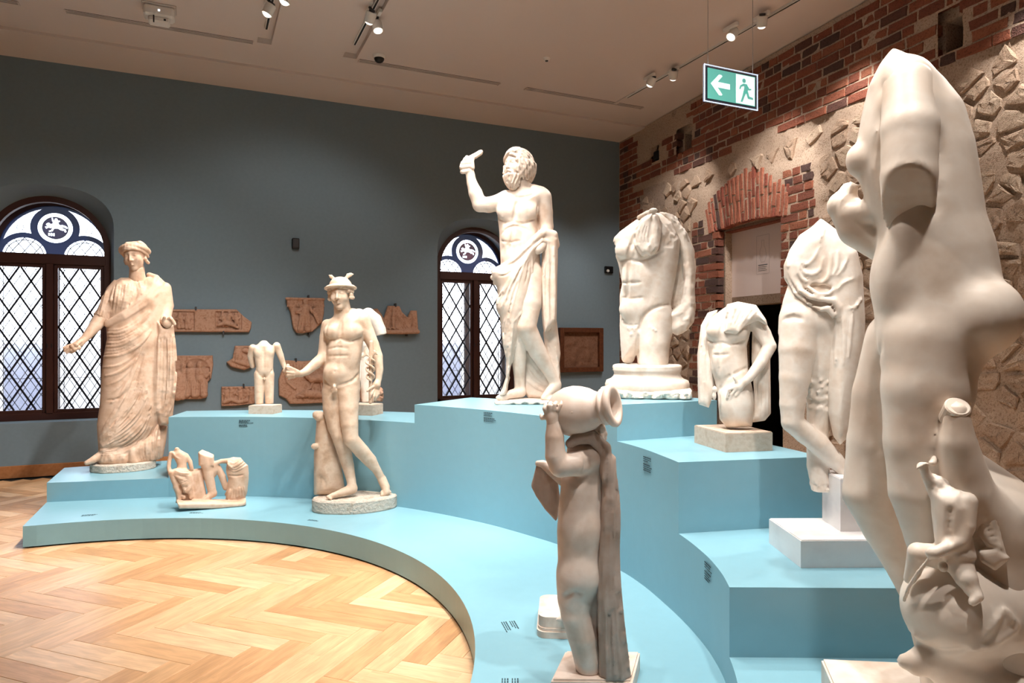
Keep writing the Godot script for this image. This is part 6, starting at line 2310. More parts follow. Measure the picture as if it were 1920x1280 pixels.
	prism(st, p2, 0.092, 0.1)
	put("slab", done(st), M.marble_venus, o)

func build_putto() -> void:
	var o := statue("jar_boy_statue", "nude boy carrying a jar on his shoulder, in front at the centre", "statue", 1114, 1292, HA)
	var s := sculpt(o, 1114, 960, 700, 2.2069)
	var bh := 0.075
	s.begin(60, 60, 540, 1480, -150, 190, 0.0075)
	s.blob([206, 425, 250, 400, 300, 330, 350, 300, 385, 330, 392, 500, 380, 700, 372, 860, 330, 930, 205, 990, 186, 880, 190, 770, 186, 650, 194, 540], 0, 0, 84, 92, 8)
	s.cap([330, 350, -6, 76, 320, 300, -10, 60], 20)
	s.ell(278, 322, 24, 52, 48, 46, 0, 14)
	s.ell(290, 640, 30, 84, 90, 62, 0, 30)
	s.ell(280, 840, 30, 86, 90, 70, 0, 30)
	s.cap([275, 830, 0, 88, 262, 930, 10, 72, 262, 1000, 22, 58, 292, 1090, 12, 60, 312, 1180, 4, 56, 322, 1290, 0, 42, 330, 1400, 0, 36], 14)
	s.cap([320, 850, -50, 80, 330, 1000, -50, 56, 360, 1150, -50, 52, 370, 1400, -50, 38], 14)
	# raised arm and hand
	s.cap([330, 350, 40, 56, 270, 372, 72, 50, 200, 382, 92, 46, 180, 340, 98, 42, 176, 260, 100, 38, 172, 200, 100, 28], 12)
	# far arm holding the cloth
	s.cap([215, 440, -70, 30, 165, 400, -74, 26, 128, 374, -76, 18, 108, 372, -74, 14], 10)
	s.fold([300, 310, 310, 360, 295, 420], 9, 0.1, 10, -1)
	s.dots([270, 763, 275, 832, 195, 905], 4, 0.0, 3, -1)
	s.fold([215, 925, 260, 905, 300, 920], 7, 0.1, 12, -1)
	s.floor_at(bh - 0.002)
	s.mesh()
	s.begin(95, 85, 250, 230, 60, 190, 0.0045)
	s.cap([172, 215, 100, 28, 168, 185, 104, 26], 8)
	s.ell(168, 165, 106, 34, 30, 22, 0, 10)
	s.cap([140, 160, 112, 10, 134, 145, 122, 9, 140, 128, 112, 8], 3)
	s.cap([156, 152, 120, 10, 154, 134, 126, 9, 160, 120, 112, 8], 3)
	s.cap([174, 148, 122, 10, 176, 130, 124, 9, 182, 120, 110, 8], 3)
	s.cap([192, 152, 120, 10, 202, 130, 120, 9, 208, 116, 108, 8], 3)
	s.cap([140, 180, 108, 11, 124, 184, 100, 9, 120, 172, 92, 8], 3)
	s.mesh()
	# curly hair beside the jar
	s.begin(290, 150, 430, 330, -90, 110, 0.0065)
	s.ell(330, 240, 0, 60, 62, 66, 0, 10)
	for i in 26: s.ell(340 + 42 * sin(i * 2.4), 222 + 44 * cos(i * 1.7), 20 + 44 * cos(i * 0.9), 15, 15, 15, 0, 3)
	s.mesh()
	put("figure", s.commit(), M.marble_pale_rose, o)
	# cloak
	s = sculpt(o, 1114, 960, 700, 2.2069)
	s.begin(60, 200, 540, 1480, -150, 170, 0.0075)
	s.blob([325, 262, 375, 272, 402, 320, 430, 345, 435, 470, 448, 560, 450, 640, 441, 700, 445, 800, 460, 960, 475, 1120, 495, 1290, 510, 1460, 360, 1460, 356, 1100, 350, 900, 355, 700, 360, 560, 374, 440, 366, 340], 20, 10, 66, 44, 6)
	s.cap([240, 290, 74, 20, 270, 268, 76, 26, 330, 262, 66, 28, 380, 310, 60, 30, 392, 420, 66, 28], 8)
	s.blob([105, 362, 130, 364, 190, 430, 200, 530, 186, 615, 135, 560, 98, 505, 78, 465], -86, -80, 18, 14, 4)
	s.weave([384, 300, 380, 480, 372, 700, 366, 900, 368, 1290], [428, 400, 438, 560, 436, 760, 450, 980, 490, 1290], 5, 12, 0.3, 5)
	s.weave([395, 330, 390, 520, 384, 760, 380, 960, 380, 1290], [420, 420, 428, 600, 425, 800, 440, 1000, 470, 1290], 4, 7, 0.1, 5, -1)
	s.weave([120, 375, 110, 450, 120, 530], [170, 420, 180, 500, 180, 590], 4, 7, 0.3, 3)
	s.fold([245, 285, 290, 272, 350, 285, 375, 350], 8, 0.2, 4)
	s.floor_at(bh - 0.002)
	s.mesh()
	put("cloak", s.commit(), M.marble_pale_rose, o)
	# jar on its side
	var ax := Vector3(0.9, 0.17, 0.34).normalized()
	var b := Basis(Quaternion(Vector3.UP, ax))
	var u := s.u
	var st := st_new()
	var pr := []
	for q in [[0, -78], [30, -78], [58, -70], [82, -45], [96, -5], [98, 30], [92, 60], [80, 92], [68, 110], [62, 122], [60, 134], [66, 140], [70, 142], [70, 150], [64, 152], [64, 160], [74, 166], [80, 172], [82, 184], [78, 190], [58, 192], [50, 180], [46, 150]]:
		pr.append(Vector2(q[0], q[1]) * u * 1.06)
	lathe(st, pr, 48, s.at(238, 158, 30), b, true)
	var jr := put("jar", done(st), M.marble_pale_rose, o)
	s.begin(190, 100, 330, 240, 60, 180, 0.006)
	s.cap([215, 190, 120, 10, 250, 160, 132, 11, 285, 132, 128, 11, 300, 138, 112, 10], 3)
	s.mesh()
	put("handle", s.commit(), M.marble_pale_rose, jr)
	# plinth
	foot_block(o, "plinth", [[1033, 1310], [1060, 1252], [1200, 1254]], HA, bh, M.marble_pale_rose, 0.008)

func build_foot_base() -> void:
	# rounded base of a lost figure with a few toes left
	var o := statue("foot_base", "rounded marble base with a broken foot, behind the boy", "statue base", 1052, 1172, HA)
	var s := sculpt(o, 1052, 1000, 1090, 8.0)
	var st := st_new()
	for lay in [[0.0, 0.03, 1.0], [0.03, 0.045, 0.955], [0.045, 0.095, 0.93]]:
		var p := PackedVector2Array()
		var hw: float = 44.0 * 8.0 * s.u * lay[2]
		var hd: float = 0.155 * lay[2]
		var rr := 0.045
		for c in 4:
			var sx: int = [1, 1, -1, -1][c]; var sz: int = [-1, 1, 1, -1][c]
			for k in 7:
				var a := (c - 1) * PI / 2 + k * PI / 12.0
				p.append(Vector2(sx * (hw - rr) + cos(a) * rr, sz * (hd - rr) + sin(a) * rr))
		prism(st, p, lay[0] + (0.0005 if lay[0] == 0.0 else 0.0), lay[1])
	put("base", done(st), M.marble_pale_rose, o)
	var d := s.rest(330, 560, 0.1)
	s.begin(200, 250, 620, 680, d - 420, d + 320, 0.006)
	s.cap([480, 500, d - 60, 60, 430, 540, d, 46, 380, 560, d + 20, 32], 20)
	for i in 4: s.cap([390 + i * 14, 560, d + 20, 18, 340 + i * 20, 572 + i * 8, d + 34, 13], 5)
	s.cap([500, 500, d - 60, 60, 520, 300, d - 60, 50], 20)
	s.floor_at(0.094)
	s.mesh()
	put("foot", s.commit(), M.marble_pale_rose, o)

func build_knot_torso() -> void:
	var o := statue("knotted_cloak_torso", "headless nude torso with a knotted cloak on a round moulded base", "statue", 1213, 742, HT)
	var s := sculpt(o, 1213, 1120, 370, 3.2)
	# column base and rough slab
	var st := st_new()
	var y0 := 0.0
	var by := func(v: float) -> float: return s.at(300, v, 0).y
	var pr := []
	for q in [[0, 1150], [250, 1150], [256, 1140], [258, 1118], [250, 1096], [236, 1090], [222, 1084], [208, 1072], [202, 1056], [206, 1040], [212, 1034], [208, 1030], [213, 1018], [208, 1005], [195, 1000], [0, 1000]]:
		pr.append(Vector2(q[0] * s.u * 0.985, by.call(q[1])))
	lathe(st, pr, 56, Vector3.ZERO, Basis(), true)
	put("moulded_base", done(st), M.marble_white, o)
	var top: float = by.call(1146)
	var sl := sculpt(o, 1213, 1120, 370, 3.2)
	sl.begin(-10, 1110, 600, 1240, -320, 320, 0.011)
	sl.blob([22, 1138, 120, 1134, 480, 1134, 560, 1140, 564, 1205, 420, 1220, 260, 1218, 120, 1208, 28, 1196], 0, 0, 270, 20, 4)
	sl.crumble(300, 1180, 270, 330, 3, 18.0)
	sl.floor_at(0.001)
	sl.mesh()
	put("rough_slab", sl.commit(), M.marble_rough, o)
	# torso
	s.begin(70, 60, 520, 1030, -150, 170, 0.0075)
	s.blob([330, 92, 230, 135, 140, 200, 100, 240, 93, 300, 108, 350, 126, 400, 140, 470, 148, 520, 134, 590, 136, 700, 134, 780, 140, 880, 150, 975, 195, 962, 238, 945, 244, 998, 425, 998, 432, 900, 452, 810, 456, 700, 440, 640, 455, 560, 472, 470, 486, 380, 500, 260, 450, 150, 380, 95], -10, 0, 92, 120, 6)
	s.ell(168, 320, 62, 62, 52, 40, 0, 20)
	s.ell(310, 330, 62, 82, 60, 44, 0, 20)
	s.ell(200, 480, 62, 52, 110, 34, 0, 24)
	s.ell(280, 490, 60, 56, 110, 36, 0, 24)
	s.ell(220, 670, 62, 90, 70, 40, 0, 20)
	s.cap([335, 760, 10, 96, 334, 880, 30, 92, 332, 990, 34, 88], 16)
	s.cap([192, 800, -10, 52, 190, 900, -14, 46, 185, 960, -16, 40], 12)
	s.fold([228, 220, 200, 300, 180, 370], 9, 0.1, 12, -1)
	s.fold([122, 378, 160, 376, 190, 372], 7, 0.1, 10, -1)
	s.fold([190, 372, 260, 382, 350, 345, 400, 330], 7, 0.1, 12, -1)
	s.fold([190, 385, 186, 480, 180, 600], 7, 0.1, 14, -1)
	s.fold([150, 510, 200, 512, 260, 508], 5, 0.1, 10, -1)
	s.fold([152, 600, 200, 608, 270, 600], 5, 0.1, 10, -1)
	s.fold([440, 640, 380, 650, 310, 680, 270, 730, 250, 800], 9, 0.1, 10, -1)
	s.fold([145, 700, 160, 750, 205, 770, 245, 760], 6, 0.1, 9, -1)
	s.fold([246, 820, 240, 900, 240, 970], 12, 0.0, 6, -1)
	s.dots([178, 772, 192, 768, 206, 772, 220, 768, 234, 772, 186, 784, 200, 784, 214, 784, 228, 786, 196, 796, 208, 800, 222, 798], 9, 0.3, 2)
	s.ell(208, 820, 74, 16, 18, 16, 0, 6)
	s.dots([335, 790, 350, 800, 320, 780], 9, 0.2, 3)
	s.ell(98, 310, 0, 24, 46, 44, 0, 4, -1)
	s.brick(s.at(430, 225, 130), Vector3(52, 66, 60) * s.u, 0.01, 3 * s.u, Basis(Vector3.UP, 0.35), -1)
	s.crumble(430, 225, 70, 80, 7)
	s.crumble(330, 990, 60, 40, 8)
	s.crumble(95, 300, 0, 60, 10)
	s.floor_at(by.call(1003.0))
	s.mesh()
	put("figure", s.commit(), M.marble_white, o)
	# cloak: swag from a knot, and the mass hanging behind
	s = sculpt(o, 1213, 1120, 370, 3.2)
	s.begin(190, 50, 620, 850, -190, 190, 0.0075)
	s.blob([370, 80, 460, 110, 540, 210, 582, 310, 592, 420, 585, 560, 592, 640, 582, 740, 540, 800, 475, 832, 440, 800, 430, 740, 410, 705, 450, 672, 500, 640, 520, 500, 500, 350, 470, 230, 420, 150], -50, -10, 60, 50, 8)
	s.blob([440, 330, 500, 330, 540, 400, 530, 600, 500, 680, 440, 660, 450, 500], -70, -60, 30, 25, 5)
	s.blob([340, 84, 262, 125, 216, 210, 224, 300, 268, 352, 322, 356, 368, 312, 382, 200, 368, 105], 60, 86, 46, 36, 6)
	s.cap([250, 120, 30, 14, 300, 92, 66, 14, 335, 84, 96, 16], 5)
	s.ell(336, 78, 100, 26, 15, 20, 0, 4)
	for k in 5:
		var t := k / 4.0
		s.fold([330 - 6 * t, 100, lerpf(240, 305, t), lerpf(180, 190, t), lerpf(226, 296, t), lerpf(270, 250, t), lerpf(282, 310, t), lerpf(346, 290, t), lerpf(352, 330, t), lerpf(310, 240, t), lerpf(374, 340, t), 190, 350 - 8 * t, 100], lerpf(11, 7, t), 0.2, 3)
	s.weave([480, 340, 470, 500, 440, 650], [535, 380, 530, 520, 500, 670], 5, 9, 0.3, 4)
	s.weave([360, 95, 450, 130, 530, 240], [370, 85, 480, 130, 560, 280], 3, 9, 0.3, 4)
	s.crumble(520, 720, 20, 170, 9, 14.0)
	s.crumble(560, 450, 0, 150, 5, 14.0)
	s.mesh()
	put("cloak", s.commit(), M.marble_white, o)

func build_hip_torso() -> void:
	var o := statue("hand_on_hip_torso", "headless nude torso with hand on hip and cloak, on a stone block", "statue", 1376, 838, HE)
	var vx := 1280.0; var vy := 380.0; var vs := 1.8286
	var s := sculpt(o, 1376, vx, vy, vs)
	var q := [[vx + 40 / vs, vy + 822 / vs], [vx + 147 / vs, vy + 856 / vs], [vx + 308 / vs, vy + 850 / vs]]
	var h: float = s.at(147, 778, 40).y
	foot_block(o, "stone_block", q, HE, h, M.limestone)
	s.begin(40, 330, 330, 800, -90, 110, 0.0065)
	s.blob([125, 372, 92, 400, 78, 450, 92, 520, 96, 570, 110, 610, 120, 660, 126, 740, 152, 772, 238, 766, 246, 700, 240, 640, 224, 570, 220, 490, 236, 430, 245, 390, 200, 360, 160, 348], -6, 0, 50, 62, 5)
	s.ell(112, 440, 32, 32, 28, 22, 0, 10)
	s.ell(182, 448, 34, 40, 30, 24, 0, 10)
	s.ell(135, 540, 32, 34, 60, 20, 0, 12)
	s.ell(180, 690, 26, 55, 80, 40, 0, 14)
	s.cap([250, 405, 0, 30, 276, 450, 4, 27, 298, 492, 14, 23, 270, 545, 34, 21, 230, 598, 50, 16, 212, 614, 54, 14], 6)
	s.ell(190, 630, 56, 26, 17, 13, -25, 5)
	s.cap([172, 634, 62, 6, 158, 640, 66, 5, 152, 668, 62, 4.5], 2)
	s.cap([180, 642, 62, 6, 168, 656, 64, 5, 164, 676, 60, 4.5], 2)
	s.cap([190, 648, 60, 6, 182, 662, 62, 5], 2)
	s.cap([186, 616, 62, 6, 176, 600, 66, 5, 172, 584, 66, 4], 2)
	s.fold([140, 400, 132, 440, 128, 475], 4, 0.1, 6, -1)
	s.fold([84, 470, 110, 482, 130, 478], 4, 0.1, 6, -1)
	s.fold([130, 478, 175, 486, 214, 470], 4, 0.1, 6, -1)
	s.fold([128, 485, 126, 540, 122, 590], 4, 0.1, 7, -1)
	s.fold([100, 520, 126, 522, 160, 518], 3, 0.1, 5, -1)
	s.fold([222, 565, 190, 580, 150, 600, 128, 640], 5, 0.1, 6, -1)
	s.fold([128, 660, 126, 710, 126, 760], 6, 0.0, 4, -1)
	s.ell(110, 640, 40, 9, 13, 9, 0, 3)
	s.ell(108, 662, 40, 8, 14, 8, 0, 3)
	s.floor_at(h)
	s.mesh()
	put("figure", s.commit(), M.marble_white, o)
	s = sculpt(o, 1376, vx, vy, vs)
	s.begin(35, 325, 325, 780, -110, 110, 0.0065)
	s.blob([150, 348, 190, 338, 252, 350, 286, 400, 292, 424, 258, 404, 220, 420, 186, 456, 138, 446, 148, 400], 20, 40, 34, 26, 5)
	s.blob([122, 365, 86, 376, 62, 420, 50, 520, 52, 640, 54, 690, 90, 702, 112, 640, 106, 540, 92, 440], -30, -16, 28, 20, 4)
	s.blob([240, 390, 284, 430, 300, 500, 302, 722, 282, 746, 226, 754, 244, 640, 236, 540], -32, -20, 34, 22, 4)
	s.weave([160, 352, 150, 400, 150, 440], [260, 360, 230, 396, 180, 450], 6, 6, 0.3, 3)
	s.weave([70, 430, 60, 540, 62, 680], [100, 450, 100, 560, 100, 690], 4, 5, 0.3, 2)
	s.weave([255, 540, 252, 640, 250, 740], [294, 520, 292, 640, 292, 730], 4, 6, 0.3, 3)
	s.mesh()
	put("cloak", s.commit(), M.marble_white, o)

func build_youth() -> void:
	var vx := 1280.0; var vy := 380.0; var vs := 1.8286
	var o := statue("draped_youth_statue", "headless youth in a looped mantle with one bent leg, on white marble", "statue", 1565, 1032, HF)
	var s := sculpt(o, 1565, vx, vy, vs)
	var fa := [[vx + 296 / vs, vy + 1166 / vs], [vx + 405 / vs, vy + 1252 / vs], [vx + 740 / vs, vy + 1250 / vs]]
	var pa := level(fa[1][0], fa[1][1], HF)
	var r2 := sight(vx + 405 / vs, vy + 1156 / vs)
	var h: float = EYE + r2.y * (Vector2(pa.x, pa.z).length() / Vector2(r2.x, r2.z).length()) - HF
	foot_block(o, "marble_slab", fa, HF, h, M.slab_white)
	var fb := [[vx + 479 / vs, vy + 1086 / vs], [vx + 541 / vs, vy + 1127 / vs], [vx + 668 / vs, vy + 1126 / vs]]
	var pb := level(fb[0][0], fb[0][1], HF + h)
	r2 = sight(vx + 479 / vs, vy + 915 / vs)
	var h2: float = EYE + r2.y * (Vector2(pb.x, pb.z).length() / Vector2(r2.x, r2.z).length()) - HF - h
	var old := HF
	foot_block(o, "marble_pillar", fb, old + h, h2, M.slab_white)
	# figure
	s.begin(310, 40, 680, 1010, -110, 140, 0.0075)
	s.blob([470, 70, 430, 100, 390, 140, 370, 200, 362, 280, 345, 330, 332, 390, 328, 450, 380, 470, 500, 470, 560, 440, 590, 330, 590, 200, 540, 120], -6, 0, 62, 80, 6)
	s.cap([400, 400, 10, 72, 392, 500, 26, 66, 384, 600, 36, 56, 376, 690, 44, 46, 376, 752, 48, 40, 420, 790, 26, 40, 470, 830, 10, 38, 520, 880, -8, 32, 550, 915, -16, 27], 10)
	s.cap([490, 420, -20, 70, 480, 560, -24, 58, 470, 700, -30, 46, 462, 800, -34, 40, 464, 900, -30, 40, 474, 975, -26, 36], 10)
	s.fold([345, 400, 380, 390, 410, 400], 8, 0.1, 10, -1)
	s.crumble(470, 660, 10, 90, 10)
	s.crumble(470, 985, -20, 60, 10)
	s.floor_at(s.at(470, 988, -26).y)
	s.mesh()
	put("figure", s.commit(), M.marble_white, o)
	# mantle
	s = sculpt(o, 1565, vx, vy, vs)
	s.begin(325, 40, 680, 850, -110, 150, 0.0075)
	s.blob([474, 54, 440, 86, 400, 112, 368, 160, 346, 215, 348, 262, 376, 306, 420, 346, 470, 368, 492, 392, 502, 430, 496, 520, 494, 640, 498, 720, 516, 800, 540, 832, 570, 800, 600, 640, 622, 500, 626, 400, 618, 250, 600, 170, 560, 120, 510, 80], 0, -10, 74, 66, 5)
	s.view(1440, 390, 4.265)
	s.ell(400, 640, 150, 110, 40, 60, 8, 20, -1)
	s.cap([260, 545, 120, 18, 300, 620, 150, 20, 400, 690, 176, 20, 480, 690, 172, 20, 540, 640, 150, 18, 600, 560, 110, 16], 8)
	s.cap([190, 420, 90, 22, 200, 560, 124, 24, 260, 660, 150, 24, 340, 710, 166, 24, 440, 730, 176, 24, 520, 740, 172, 26, 560, 800, 156, 26, 570, 900, 130, 24], 10)
	s.cap([160, 560, 90, 16, 220, 680, 130, 18, 320, 760, 150, 18, 420, 810, 150, 18], 8)
	s.cap([430, 810, 160, 24, 480, 800, 172, 26, 520, 860, 160, 24], 8)
	for f in [[[250, 330, 270, 430, 310, 450, 370, 400, 420, 290], 13], [[240, 400, 270, 500, 350, 530, 420, 490, 440, 380], 14], [[230, 440, 270, 560, 380, 610, 470, 570, 500, 480, 510, 330], 15], [[420, 110, 350, 180, 250, 260], 12], [[460, 130, 430, 220, 400, 300], 10], [[560, 330, 550, 480, 500, 560], 14], [[640, 380, 600, 480, 540, 560], 12], [[700, 560, 600, 600, 540, 680], 12],
			[[490, 900, 490, 1050, 480, 1270], 14], [[540, 920, 550, 1080, 540, 1270], 13], [[600, 860, 610, 1060, 600, 1270], 14], [[680, 800, 660, 1000, 640, 1250], 12], [[760, 700, 690, 800, 630, 790], 12], [[180, 330, 160, 420, 170, 540], 14]]:
		s.fold(f[0], f[1] * 1.2, 0.12, 4)
	for f in [[[260, 370, 300, 480, 390, 470], 8], [[250, 480, 320, 575, 430, 560], 8], [[515, 900, 518, 1080, 510, 1270], 8], [[575, 900, 580, 1080, 572, 1270], 8], [[300, 720, 340, 780, 400, 770], 12]]:
		s.fold(f[0], f[1], 0.1, 5, -1)
	s.mesh()
	put("mantle", s.commit(), M.marble_white, o)

# small headless nude: sh = middle of the shoulders in the magnified view, w = half width of the shoulders
func small_torso(s: Sculpt, x: float, y: float, w: float, foot: float, lean: float) -> void:
	s.blob([x - w * 0.2, y - w * 0.25, x - w * 0.9, y + w * 0.1, x - w * 0.95, y + w * 0.5, x - w * 0.78, y + w * 1.2, x - w * 0.68, y + w * 1.9, x - w * 0.82 + lean, y + w * 2.6, x + w * 0.82 + lean, y + w * 2.6, x + w * 0.8, y + w * 1.9, x + w * 0.82, y + w * 1.2, x + w * 0.95, y + w * 0.5, x + w * 0.9, y + w * 0.1, x + w * 0.2, y - w * 0.25], 0, 0, w * 0.55, w * 0.6, w * 0.1)
	s.ell(x - w * 0.4, y + w * 0.65, w * 0.32, w * 0.42, w * 0.36, w * 0.26, 0, w * 0.15)
	s.ell(x + w * 0.42, y + w * 0.65, w * 0.32, w * 0.42, w * 0.36, w * 0.26, 0, w * 0.15)
	s.ell(x + lean * 0.5, y + w * 1.7, w * 0.32, w * 0.5, w * 0.8, w * 0.22, 0, w * 0.2)
	s.cap([x, y, 0, w * 0.4, x, y - w * 0.1, 0, w * 0.34], w * 0.3)
	s.brick(s.at(x, y - w * 0.62, 0), Vector3(w, w * 0.2, w) * s.u, 0.002, 1 * s.u, Basis(Vector3.RIGHT, 0.25), -1)
	for d in [-1, 1]:
		s.cap([x + lean + d * w * 0.42, y + w * 2.5, 0, w * 0.46, x + lean * 1.5 + d * w * 0.44, foot, 4, w * 0.36], w * 0.1)
	s.fold([x, y + w * 0.2, x, y + w * 1.0, x + lean * 0.5, y + w * 2.0], w * 0.05, 0.1, w * 0.12, -1)
	s.fold([x - w * 0.75, y + w * 2.0, x - w * 0.4 + lean, y + w * 2.55, x + lean, y + w * 2.75, x + w * 0.4 + lean, y + w * 2.55, x + w * 0.75, y + w * 2.05], w * 0.06, 0.1, w * 0.12, -1)
	s.ell(x + lean, y + w * 2.85, w * 0.45, w * 0.1, w * 0.18, w * 0.12, 0, w * 0.05)

func build_small_torsos() -> void:
	var vx := 300.0; var vy := 540.0; var vs := 3.84
	var o := statue("small_nude_torso", "small headless nude on a stone block left of the winged-hat god", "statue", vx + 752 / vs, vy + 892 / vs, HC)
	var s := sculpt(o, vx + 752 / vs, vx, vy, vs)
	var h: float = s.at(740, 834, 20).y
	foot_block(o, "stone_block", [[vx + 637 / vs, vy + 906 / vs], [vx + 812 / vs, vy + 908 / vs], [vx + 878 / vs, vy + 894 / vs]], HC, h, M.limestone)
	s.begin(610, 350, 920, 850, -80, 90, 0.007)
	small_torso(s, 748, 412, 84, 840, 2)
	s.cap([840, 415, 0, 28, 866, 480, -10, 24, 888, 545, -16, 19, 900, 575, -10, 16], 6)
	s.cap([668, 430, -6, 28, 652, 490, -26, 24, 668, 560, -44, 20], 6)
	s.floor_at(h)
	s.mesh()
	put("figure", s.commit(), M.marble_tan, o)
	o = statue("arm_stump_torso", "white headless torso with cut arm, half hidden by the winged-hat god", "statue", vx + 1470 / vs, vy + 895 / vs, HC)
	s = sculpt(o, vx + 1470 / vs, vx, vy, vs)
	h = s.at(1500, 822, 20).y
	foot_block(o, "stone_block", [[vx + 1330 / vs, vy + 912 / vs], [vx + 1530 / vs, vy + 919 / vs], [vx + 1606 / vs, vy + 903 / vs]], HC, h, M.limestone)
	s.begin(1300, 110, 1650, 850, -90, 110, 0.0085)
	small_torso(s, 1430, 190, 100, 840, 10)
	s.cap([1500, 190, 0, 50, 1550, 230, 4, 48, 1585, 300, 8, 42, 1600, 360, 10, 38], 8)
	s.brick(s.at(1600, 380, 10), Vector3(70, 45, 80) * s.u, 0.004, 2 * s.u, Basis(Vector3.BACK, 0.2), -1)
	s.floor_at(h)
	s.mesh()
	put("figure", s.commit(), M.marble_white, o)
	s = sculpt(o, vx + 1470 / vs, vx, vy, vs)
	s.begin(1420, 680, 1640, 850, -90, 110, 0.008)
	s.blob([1440, 715, 1480, 700, 1560, 705, 1606, 720, 1606, 840, 1440, 840], -20, -20, 34, 20, 4)
	s.crumble(1530, 770, 10, 150, 14, 18.0)
	s.floor_at(h)
	s.mesh()
	put("support", s.commit(), M.terracotta, o, "brown rough stone support")

# ---------------------------------------------------------------- carved fragments on the blue wall
func little_man(s: Sculpt, x: float, y: float, h: float, d: float, lean := 0.0, robe := true) -> void:
	s.ell(x, y, d + h * 0.03, h * 0.085, h * 0.1, h * 0.08, 0, 2)
	s.cap([x, y + h * 0.2, d, h * 0.13, x + lean * 0.5, y + h * 0.45, d, h * 0.12], 3)
	s.cap([x - h * 0.12, y + h * 0.16, d, h * 0.05, x - h * 0.2, y + h * 0.36, d + 3, h * 0.045, x - h * 0.05, y + h * 0.4, d + 6, h * 0.04], 2)
	s.cap([x + h * 0.12, y + h * 0.16, d, h * 0.05, x + h * 0.21, y + h * 0.34, d + 3, h * 0.045, x + h * 0.28, y + h * 0.24, d + 5, h * 0.04], 2)
	for e in [-1, 1]: s.cap([x + lean * 0.5 + e * h * 0.06, y + h * 0.45, d, h * (0.1 if robe else 0.08), x + lean + e * h * 0.12, y + h * 0.88, d, h * (0.1 if robe else 0.05)], 3)
	if robe: s.weave([x - h * 0.1, y + h * 0.45, x + lean - h * 0.16, y + h * 0.88], [x + h * 0.1, y + h * 0.45, x + lean + h * 0.16, y + h * 0.88], 5, h * 0.025, 0.1, 1, -1)

func carving(called: String, label: String, px: float, py: float) -> Node3D:
	return thing(called, label, "relief", on_wall(px, py))

func wall_sculpt(o: Node3D, vx: float, vy: float, vs: float) -> Sculpt:
	return Sculpt.new().on_blue_wall(o.position, deg_to_rad(YAW), EYE, vx, vy, vs)

func clip(o: Node3D, s: Sculpt, x: float, y: float) -> void:
	put("bracket", box_mesh(Vector3(0.02, 0.05, 0.08), 0.003, s.at(x, y, 0) + Vector3(0, 0, 0.04)), M.dark_grey, o)

